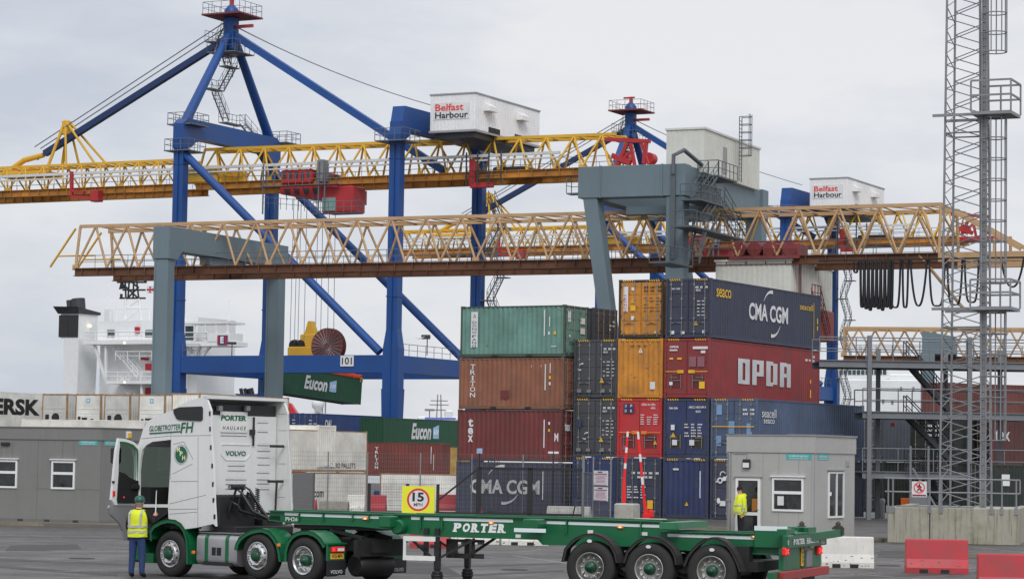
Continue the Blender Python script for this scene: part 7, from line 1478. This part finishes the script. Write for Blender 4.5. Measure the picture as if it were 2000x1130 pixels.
# white, red brown and mustard boxes behind the fence
c = far('large white container with small black pallet lettering, upper of two behind the fence', 718, 842, 183, 13.716, 2.9, M_cream, right=True, fm=M_rustf, smooth=True); c.letter([('L','33 EURO PALLETS',8.0,.28,4.1,.36,.012)], M_dsteel)
zl_ = c.root.location.z; lo_ = c.root.location
c = Cont('large white container with orange and black lettering at its foot, lower of two', (lo_.x,lo_.y,zl_-2.93), RZF, L=13.716, H=2.9, m=M_cream, fm=M_rustf, smooth=True, doors='end', group=GY, hazard=False); c.letter([('L','.com',6.35,1.2,1.5,.42,.02)], M_dsteel); c.letter([('L','45',5.1,1.2,1.05,.75,.04)], M_orange, 'orange_numerals')
c = far('red brown short container with vertical white letters behind the fence', 863, 864.5, 196, 6.058, 2.591, M_rbrown, right=True, rz=R(180)-R(14)+math.pi, doors='end')
b = MB()
for i, ch in enumerate('TRITON'): o, xd = c.xf('L', .75, 2.0-.29*i); b.text(ch, o, xd, (0,0,1), .26 if ch != 'I' else .1, .22, .02)
b.build('vertical_lettering', M_letter, c.root); c.rects([('L',5.2,1.0,.05,1.3),('L',5.4,.5,.05,1.2)], M_letter)
zb_ = c.root.location.z
far('mustard container doors between the red brown one and the stack', 903, 873, 206, 6.058, 2.591, M_ochre2, right=True, doors='bars', rz=R(-14)).codes('L',.6,1.8,2,3)
c = far('long white container lying under the red brown one behind the fence', 742, 923, 190, 12.19, 2.896, M_reef, doors='bars', rz=R(-10)+R(0), fm=M_rustf, smooth=True)
# right-hand yard behind the access gantry
G3 = 'containers behind the access gantry'
def rt(label, px, py, d, m, L_=12.19, H_=2.92, right=False, rz=RZF, **k): return far(label, px, py, d, L_, H_, m, g=G3, right=right, rz=rz, **k)
rt('dark slate container side behind the middle gantry floor', 1728, 811, 146, M_dslate, doors='bars', rz=R(38), H_=2.591, z=2.9); rt('dark navy container under the middle gantry floor', 1726, 911, 146, M_dkgreen, doors='bars', rz=R(38), H_=2.896, z=0)  # slate box above, blackish green one below
rt('wine red container with white letters right of the mast, second row', 1932, 806, 138, M_wine, doors='bars', rz=R(12), H_=2.591, z=2.9).letter([('L','tex',.35,1.2,.85,.62,.02)], M_letter_worn); rt('wine red container at ground level right of the mast', 1932, 905, 138, M_wine, doors='bars', rz=R(12), H_=2.896, z=0)
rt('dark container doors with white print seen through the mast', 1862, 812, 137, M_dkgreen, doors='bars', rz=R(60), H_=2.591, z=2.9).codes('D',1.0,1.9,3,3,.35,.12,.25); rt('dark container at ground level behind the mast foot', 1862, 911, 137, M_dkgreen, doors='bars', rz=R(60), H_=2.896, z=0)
rt('blackish green equipment container with white placards beyond the guard rail', 1926, 905, 112, M_dkgreen, doors='bars', H_=2.5, rz=R(6), L_=6.058).rects([('L',.7,1.55,.36,.5),('L',1.75,1.55,.36,.5)], M_letter)
rt('brick red container high at the right, its top edge sloping', 1862, 746, 172, M_brick, rz=R(50), L_=12.19, H_=2.9); rt('brick red container at the right edge, topmost behind the gantry', 1925, 749, 166, M_brick, rz=R(20)); rt('brick red container under the high one at the right', 1862, 822, 172, M_brick, rz=R(50), H_=2.9)
rt('dark container nearest the blue stack, under the lowest gantry floor', 1704, 911, 152, M_dkgreen, doors='bars', rz=R(62), H_=2.896, z=0, right=False)  # same blackish green paint as its neighbour
# far lattice gantry at the right edge
H3o = at(1645,700,260); H3o.z = LOW; H3 = Frame(H3o, -R(10)); g3 = empty('rail_gantry', H3o, -R(10), 'distant tan lattice gantry low on the horizon at the right edge', 'crane'); a = H3.y(1650,642,4); e = H3.y(2060,640,4); zb3 = H3.y(1800,697,4).z
truss(g3, a.x, e.x, zb3, a.z, a.z, 4, 2.4, 2.0, 3.2, .1, (M_tan, M_trust), .9, True, True)
p, q = H3.y(1801,646,1), H3.y(1868,692,1); b = MB(); b.prism([(p.x,p.z),(q.x,p.z-.6),(q.x,q.z),(p.x,q.z)], 'y', .4, 8); b.build('cross_beam', M_ggrey, g3)
b = MB(); x = p.x+.6; b.bbox(x-.7,x+.7,.2,1.6,0,q.z,.05); b.build('leg', M_ggrey, g3)
# ------------------------------------------------------------------ ships
M_ship = mat('ship_white_paint', ph(214,216,216), .5, var=.05, dirt=.1, vs=.15, streak=.08); M_shipg = mat('ship_grey_glass', ph(58,72,78), .2, var=.15); M_sred = mat('ship_red_locker', ph(160,30,40), .5, var=.1)
HA = R(27); ho = at(200,900,330); ho.z = LOW; HF = Frame(ho, -HA); hv = lambda px, py, v=0.0: HF.y(px, py, v); hx = lambda px, py, x: HF.x(px, py, x)
ship = empty('cargo_ship', ho, -HA, 'white cargo ship superstructure with a black-topped funnel behind the reefers', 'ship')
def sbox(nm, m, px0, px1, py0, py1, v0, v1, parent=None):
    a, c = hv(px0,py0,v0), hv(px1,py1,v0); b = MB(); b.box(a.x,c.x,v0,v1,c.z,a.z); return b.build(nm, m, parent or ship)
f0, f1 = hv(118,660,0), hv(153,660,0); fv = hx(190,660,f1.x).y; zt_, zm = hv(150,612,0).z, hv(150,660,0).z
b = MB(); b.box(f0.x,f1.x,0,fv,zm,zt_); g0 = hv(123,660,0).x; b.beam(((g0+f1.x)/2+.2,fv/2,0),((g0+f1.x)/2+.1,fv/2,zm),f1.x-g0-.9,fv-.4,(0,1,0),f1.x-g0,fv); fu = b.build('funnel', M_ship, ship)
b = MB(); zz = hv(130,598,0).z; vs = [(f0.x-.3,-.3,zt_),(f1.x+.2,-.3,zt_),(f1.x+.2,fv+.3,zt_),(f0.x-.3,fv+.3,zt_),(f0.x-.9,-.6,zz),(f1.x+.2,-.5,zz-.1),(f1.x+.2,fv+.4,zz-.6),(f0.x-.9,fv+.4,zz)]; b.add(vs, [(3,2,1,0),(4,5,6,7),(0,1,5,4),(1,2,6,5),(2,3,7,6),(3,0,4,7)]); b.build('funnel_cap', M_blackp, fu)
b = MB(); p, q = hv(115.5,615,-.05), hv(133,658,-.05); b.box(p.x,q.x,-.08,.02,q.z,p.z); p, q = hv(134.5,615,-.05), hv(152,658,-.05); b.box(p.x,q.x,-.08,.02,q.z,p.z); b.build('louvre', M_blackp, fu)
b = MB()
for px, r_, t_ in ((137,.35,586),(145,.35,585),(155,.9,583),(162,.4,588)): p = hv(px,t_,2); b.tube((p.x,2,zz-.6),(p.x-.2,2,p.z),r_,12)
b.build('exhaust_pipe', M_dsteel, fu)
for nm, a in (('upper_deckhouse',(191,300,627,668,1.5,14)),('deckhouse',(196,310,668,900,2.5,16)),('deckhouse',(300,380,620,900,9,18))): sbox(nm, M_ship, *a)
sbox('deck_edge', M_ship, 162, 300, 664, 671, -.6, 3); sbox('deck_edge', M_ship, 207, 297, 743, 749, -.6, 3)
b = MB()
for px, py, w_ in ((216,650,14),(291,650,15)): p, q = hv(px-w_/2,py-6,1.4), hv(px+w_/2,py+7,1.4); b.box(p.x,q.x,1.38,1.5,q.z,p.z)
b.build('bridge_window', M_shipg, ship)
for px, py, w_, h_ in ((267,644,8,12),(288,716,9,13),(288,763,9,13),(277,700,5,5)): p, q = hv(px-w_/2,py-h_/2,1.2), hv(px+w_/2,py+h_/2,1.2); b = MB(); b.bbox(p.x,q.x,1.15,1.5 if py < 660 else 2.5,q.z,p.z,.05); b.build('red_locker', M_sred, ship)
b = MB()
for p, q in (((214,672),(236,702)),((240,703),(268,737)),((236,750),(262,785))): b.stairs(hv(*p,.6), hv(*q,.6), (0,1,0), 1.0, .35, True, .05)
for p, q in (((183,668),(206,740)),((207,671),(207,745)),((277,749),(277,790))): b.beam(hv(*p,0), hv(*q,0), .28, .28)
b.build('outside_stairs', M_ship, ship)
b = MB()
for (pa, pb) in (((165,664),(298,664)),((207,743),(297,743)),((225,703),(296,703))): b.rail([hv(*pa,-.4), hv(*pb,-.4)], 1.1, .06, 1.8, n=4)
p, q = hv(226,620,3), hv(290,620,3); b.rail([p,q], 1.2, .06, 1.5, n=4); b.build('deck_rail', M_ship, ship)
# bridge wing at the right
sbox('bridge_wing', M_ship, 352, 450, 667, 675, 4, 8); sbox('wing_house', M_ship, 407, 449, 650, 668, 4, 7); sbox('wing_roof', M_ship, 352, 446, 628.5, 631, 4, 8)
b = MB()
for px in (357,380,402,423,445): b.beam(hv(px,668,4.2), hv(px,629,4.2), .2, .2)
for p, q in (((362,677),(384,695)),((392,677),(380,695)),((411,676),(395,695)),((370,672),(378,695))): b.beam(hv(*p,5), hv(*q,5), .3, .3)
b.rail([hv(356,667,4), hv(405,667,4)], 1.2, .06, 1.6, n=4); b.build('wing_frame', M_ship, ship); b = MB(); p, q = hv(362,636,5), hv(380,664,5); b.box(p.x,q.x,5.0,5.1,q.z,p.z); b.build('wing_window', M_shipg, ship)
b = MB(); p, q = hv(425,673,3.9), hv(444.5,654,3.9); b.box(p.x,q.x,3.8,3.95,p.z,q.z); b.m = 1; w_, h_ = q.x-p.x, q.z-p.z; b.text('E', (p.x+w_*.32,3.76,p.z+h_*.14), (1,0,0), Z, w_*.36, h_*.72, .06); b.m = 2
for s in (.02,.8): b.box(p.x+w_*s,p.x+w_*(s+.17),3.77,3.8,p.z,q.z)
b.build('letter_board', [mat('purple_board', ph(70,46,104), .5, var=0), M_letter, M_sred], ship)
# masts
b = MB(); V0 = 6
for p, q in (((246,583),(244,540)),((250,583),(253,540)),((271,583),(266,540)),((260,583),(262,520)),((246,560),(271,583)),((271,560),(248,583)),((246,540),(268,560))): b.tube(hv(*p,V0), hv(*q,V0), .12, 6)
for py, p0, p1 in ((551,229,286),(566,240,284),(582,234,284)): b.tube(hv(p0,py,V0), hv(p1,py,V0), .13, 6)
for px, py in ((237,545),(237,578),(284,547)): p = hv(px,py,V0); b.bbox(p.x-.14,p.x+.14,V0-.15,V0+.15,p.z-.3,p.z+.3,.03)
b.build('radar_mast', M_tdark, ship); b = MB()
for p, q in (((245,583),(244,625)),((272,583),(276,625)),((247,600),(274,600)),((247,600),(273,584)),((245,624),(273,602))): b.tube(hv(*p,V0), hv(*q,V0), .17, 6)
for px, t_, bt in ((210,535,610),(221,585,625),(228,590,640),(292,600,625),(447,585,650),(360,590,640),(364,600,640)): b.tube(hv(px,t_,V0), hv(px,bt,V0), .05, 4)
p = hv(213,617,V0); b.bbox(p.x-.5,p.x+.5,V0-.4,V0+.4,p.z-1.2,p.z+1,.05); b.build('white_mast', M_ship, ship)
b = MB(); p = hv(232,565,V0); b.add([p, p+Vector((1.2,.1,.1)), p+Vector((.35,0,1.3))], [(0,1,2)]); b.build('black_pennant', M_black, ship)
b = MB(); p, q = hv(287,572,V0), hv(300,559,V0); w_, h_ = q.x-p.x, q.z-p.z; b.box(p.x,q.x,V0-.02,V0+.02,p.z,q.z); b.m = 1; b.box(p.x,q.x,V0-.05,V0-.03,p.z+h_*.36,q.z-h_*.36); b.box(p.x+w_*.4,p.x+w_*.58,V0-.055,V0-.035,p.z,q.z); b.m = 2; b.beam((p.x,V0-.03,p.z),(q.x,V0-.03,q.z),.3,.02,(0,1,0)); b.beam((p.x,V0-.03,q.z),(q.x,V0-.03,p.z),.3,.02,(0,1,0)); b.build('flag', [mat('flag_blue', ph(50,60,110), .7, var=0), M_sred, M_letter], ship)
lm = MB()
for px, py in ((244,669),(244,746)): lm.lathe([(0,-.2),(.22,0),(0,.2)], hv(px,py,-.5), 'z', 8, False)
p = hv(186,640,2); lm.lathe([(0,-.2),(.22,0),(0,.2)], hx(176,636,f1.x+.25), 'z', 8, False); lm.build('deck_lamp', mat('lit_deck_lamp', (1,.78,.45), .4, var=0, emit=3), ship)
# ferry far right
fo_ = at(1650,900,560); fo_.z = LOW; fr_ = Frame(fo_, -R(8)); fy = lambda px, py, v=0.0: fr_.y(px, py, v); ferry = empty('ferry', fo_, -R(8), 'white ferry far behind the access gantry with a row of dark bridge windows', 'ferry')
for nm, a in (('hull',(1638,1800,739,905)),('bridge_deck',(1612,1736,716,741)),('upper_deck',(1736,1800,729,742))): p, q = fy(a[0],a[2],0), fy(a[1],a[3],0); b = MB(); b.bbox(p.x,q.x,0 if nm == 'hull' else 1,20,q.z,p.z,.3); b.build(nm, M_ship, ferry)
b = MB()
for k in range(14): p, q = fy(1614+8.5*k,722,.9), fy(1620.5+8.5*k,731,.9); b.box(p.x,q.x,.85,1.05,q.z,p.z)
b.build('bridge_windows', M_shipg, ferry); b = MB()
for px, py in ((1760,759),(1784,759),(1743,785),(1725,783)): p, q = fy(px-2.2,py-4,-.1), fy(px+2.2,py+4,-.1); b.box(p.x,q.x,-.12,.02,q.z,p.z)
b.build('hull_ports', M_steel, ferry); b = MB()
for px, t_ in ((1745,690),(1760,700),(1690,705),(1630,690)): b.tube(fy(px,720,5), fy(px,t_,5), .15, 5)
b.build('mast', M_steel, ferry)
# distant shipping in the gap at the middle
bo_ = at(485,790,420); bo_.z = -4; q = Frame(bo_, 0); t = empty('funnel_ship', bo_, 0, 'dark blue ship funnel deck with three black pipes just above the cab roof', 'ship'); b = MB(); p0, p1 = q.y(457,776,0), q.y(515,769,0); b.prism([(p0.x,p1.z),(p1.x,p1.z),(p1.x,p0.z),(p0.x+1.5,p0.z-.3)], 'y', 0, 8); p1 = q.y(508,790,0); b.box(p0.x+2,p1.x,.5,7,0,p0.z); b.build('deck', mat('ship_navy', ph(36,50,96), .5), t); b = MB()
for px, r_ in ((471,.3),(479,.3),(489,.55)): a, c_ = q.y(px+2,770,3), q.y(px-1,758,3); b.tube((a.x,3,a.z),(c_.x,3,c_.z),r_,8)
b.build('exhaust_pipe', M_tdark, t)
bo_ = at(575,800,430); bo_.z = -4; q = Frame(bo_, 0); t = empty('funnel_ship', bo_, 0, 'red raked ship funnel peeping over the white container', 'ship'); b = MB(); p0, p1, p2 = q.y(561,806,0), q.y(566,786,0), q.y(579,806,0); b.prism([(p0.x,0),(p2.x+2,0),(p2.x,p2.z),(p1.x,p1.z),(p0.x,p1.z)], 'y', 0, 5); b.build('funnel', mat('funnel_red', ph(190,44,50), .5), t)
bo_ = at(624,800,450); bo_.z = -4; q = Frame(bo_, 0); t = empty('radar_dome', bo_, 0, 'white radar dome and lattice mast on the skyline under the hanging container', 'radar'); b = MB(); c_ = q.y(621,788,0); b.lathe([(.0,1.2),(.8,.9),(1.15,.1),(1.0,-.6),(.6,-1.1),(.6,-1.8),(.0,-1.8)], c_, 'z', 16, False); b.box(c_.x-1.5,c_.x+1.7,-.5,.5,0,c_.z-1.7); b.build('dome', M_ship, t); b = MB()
for px in (630,636): a = q.y(px,776,0); b.tube((a.x,0,5),(a.x,0,a.z),.12,5)
b.build('mast', M_steel, t)
bo_ = at(858,800,480); bo_.z = -4; q = Frame(bo_, 0); t = empty('moored_vessel', bo_, 0, 'small white vessel with lattice mast and aerials on the skyline above the green container', 'ship'); b = MB(); a, c_ = q.y(815,812,0), q.y(895,830,0); b.bbox(a.x,c_.x,0,5,0,a.z,.3); a, c_ = q.y(868,800,0), q.y(884,812,0); b.bbox(a.x,c_.x,0,4,c_.z-1,a.z,.3); b.m = 1; a, c_ = q.y(830,814,-.1), q.y(890,819,-.1); b.box(a.x,c_.x,-.1,.1,c_.z,a.z); b.build('deckhouse', [M_ship, mat('vessel_blue', ph(110,120,190), .6)], t); b = MB(); a = q.y(858,770,0)
for dx in (-.7,.7): b.tube((a.x+dx,0,6),(a.x+dx*.4,0,a.z),.1,4)
for py, w_ in ((782,1.6),(790,1.8),(800,1.3)): z_ = q.y(858,py,0).z; b.tube((a.x-w_,0,z_),(a.x+w_,0,z_),.09,4)
a = q.y(839,802,0); b.tube((a.x,0,6),(a.x,0,a.z),.1,4); b.bbox(a.x-.9,a.x+.9,-.3,.3,a.z,a.z+.4,.05); b.build('mast', M_steel, t)
gl_b = at(820,660,180); b = MB(); b.path([gl_b+Vector((-.32,0,.08)), gl_b+Vector((-.12,0,-.02)), gl_b, gl_b+Vector((.12,.02,.02)), gl_b+Vector((.36,.05,.12))], [.01,.04,.06,.04,.01], 6); b.path([gl_b+Vector((0,.2,.0)), gl_b, gl_b+Vector((0,-.22,0))], [.01,.06,.02], 6); tag(b.build('gull', M_ship), 'lone gull flying between the crane leg and the container stack', 'bird')
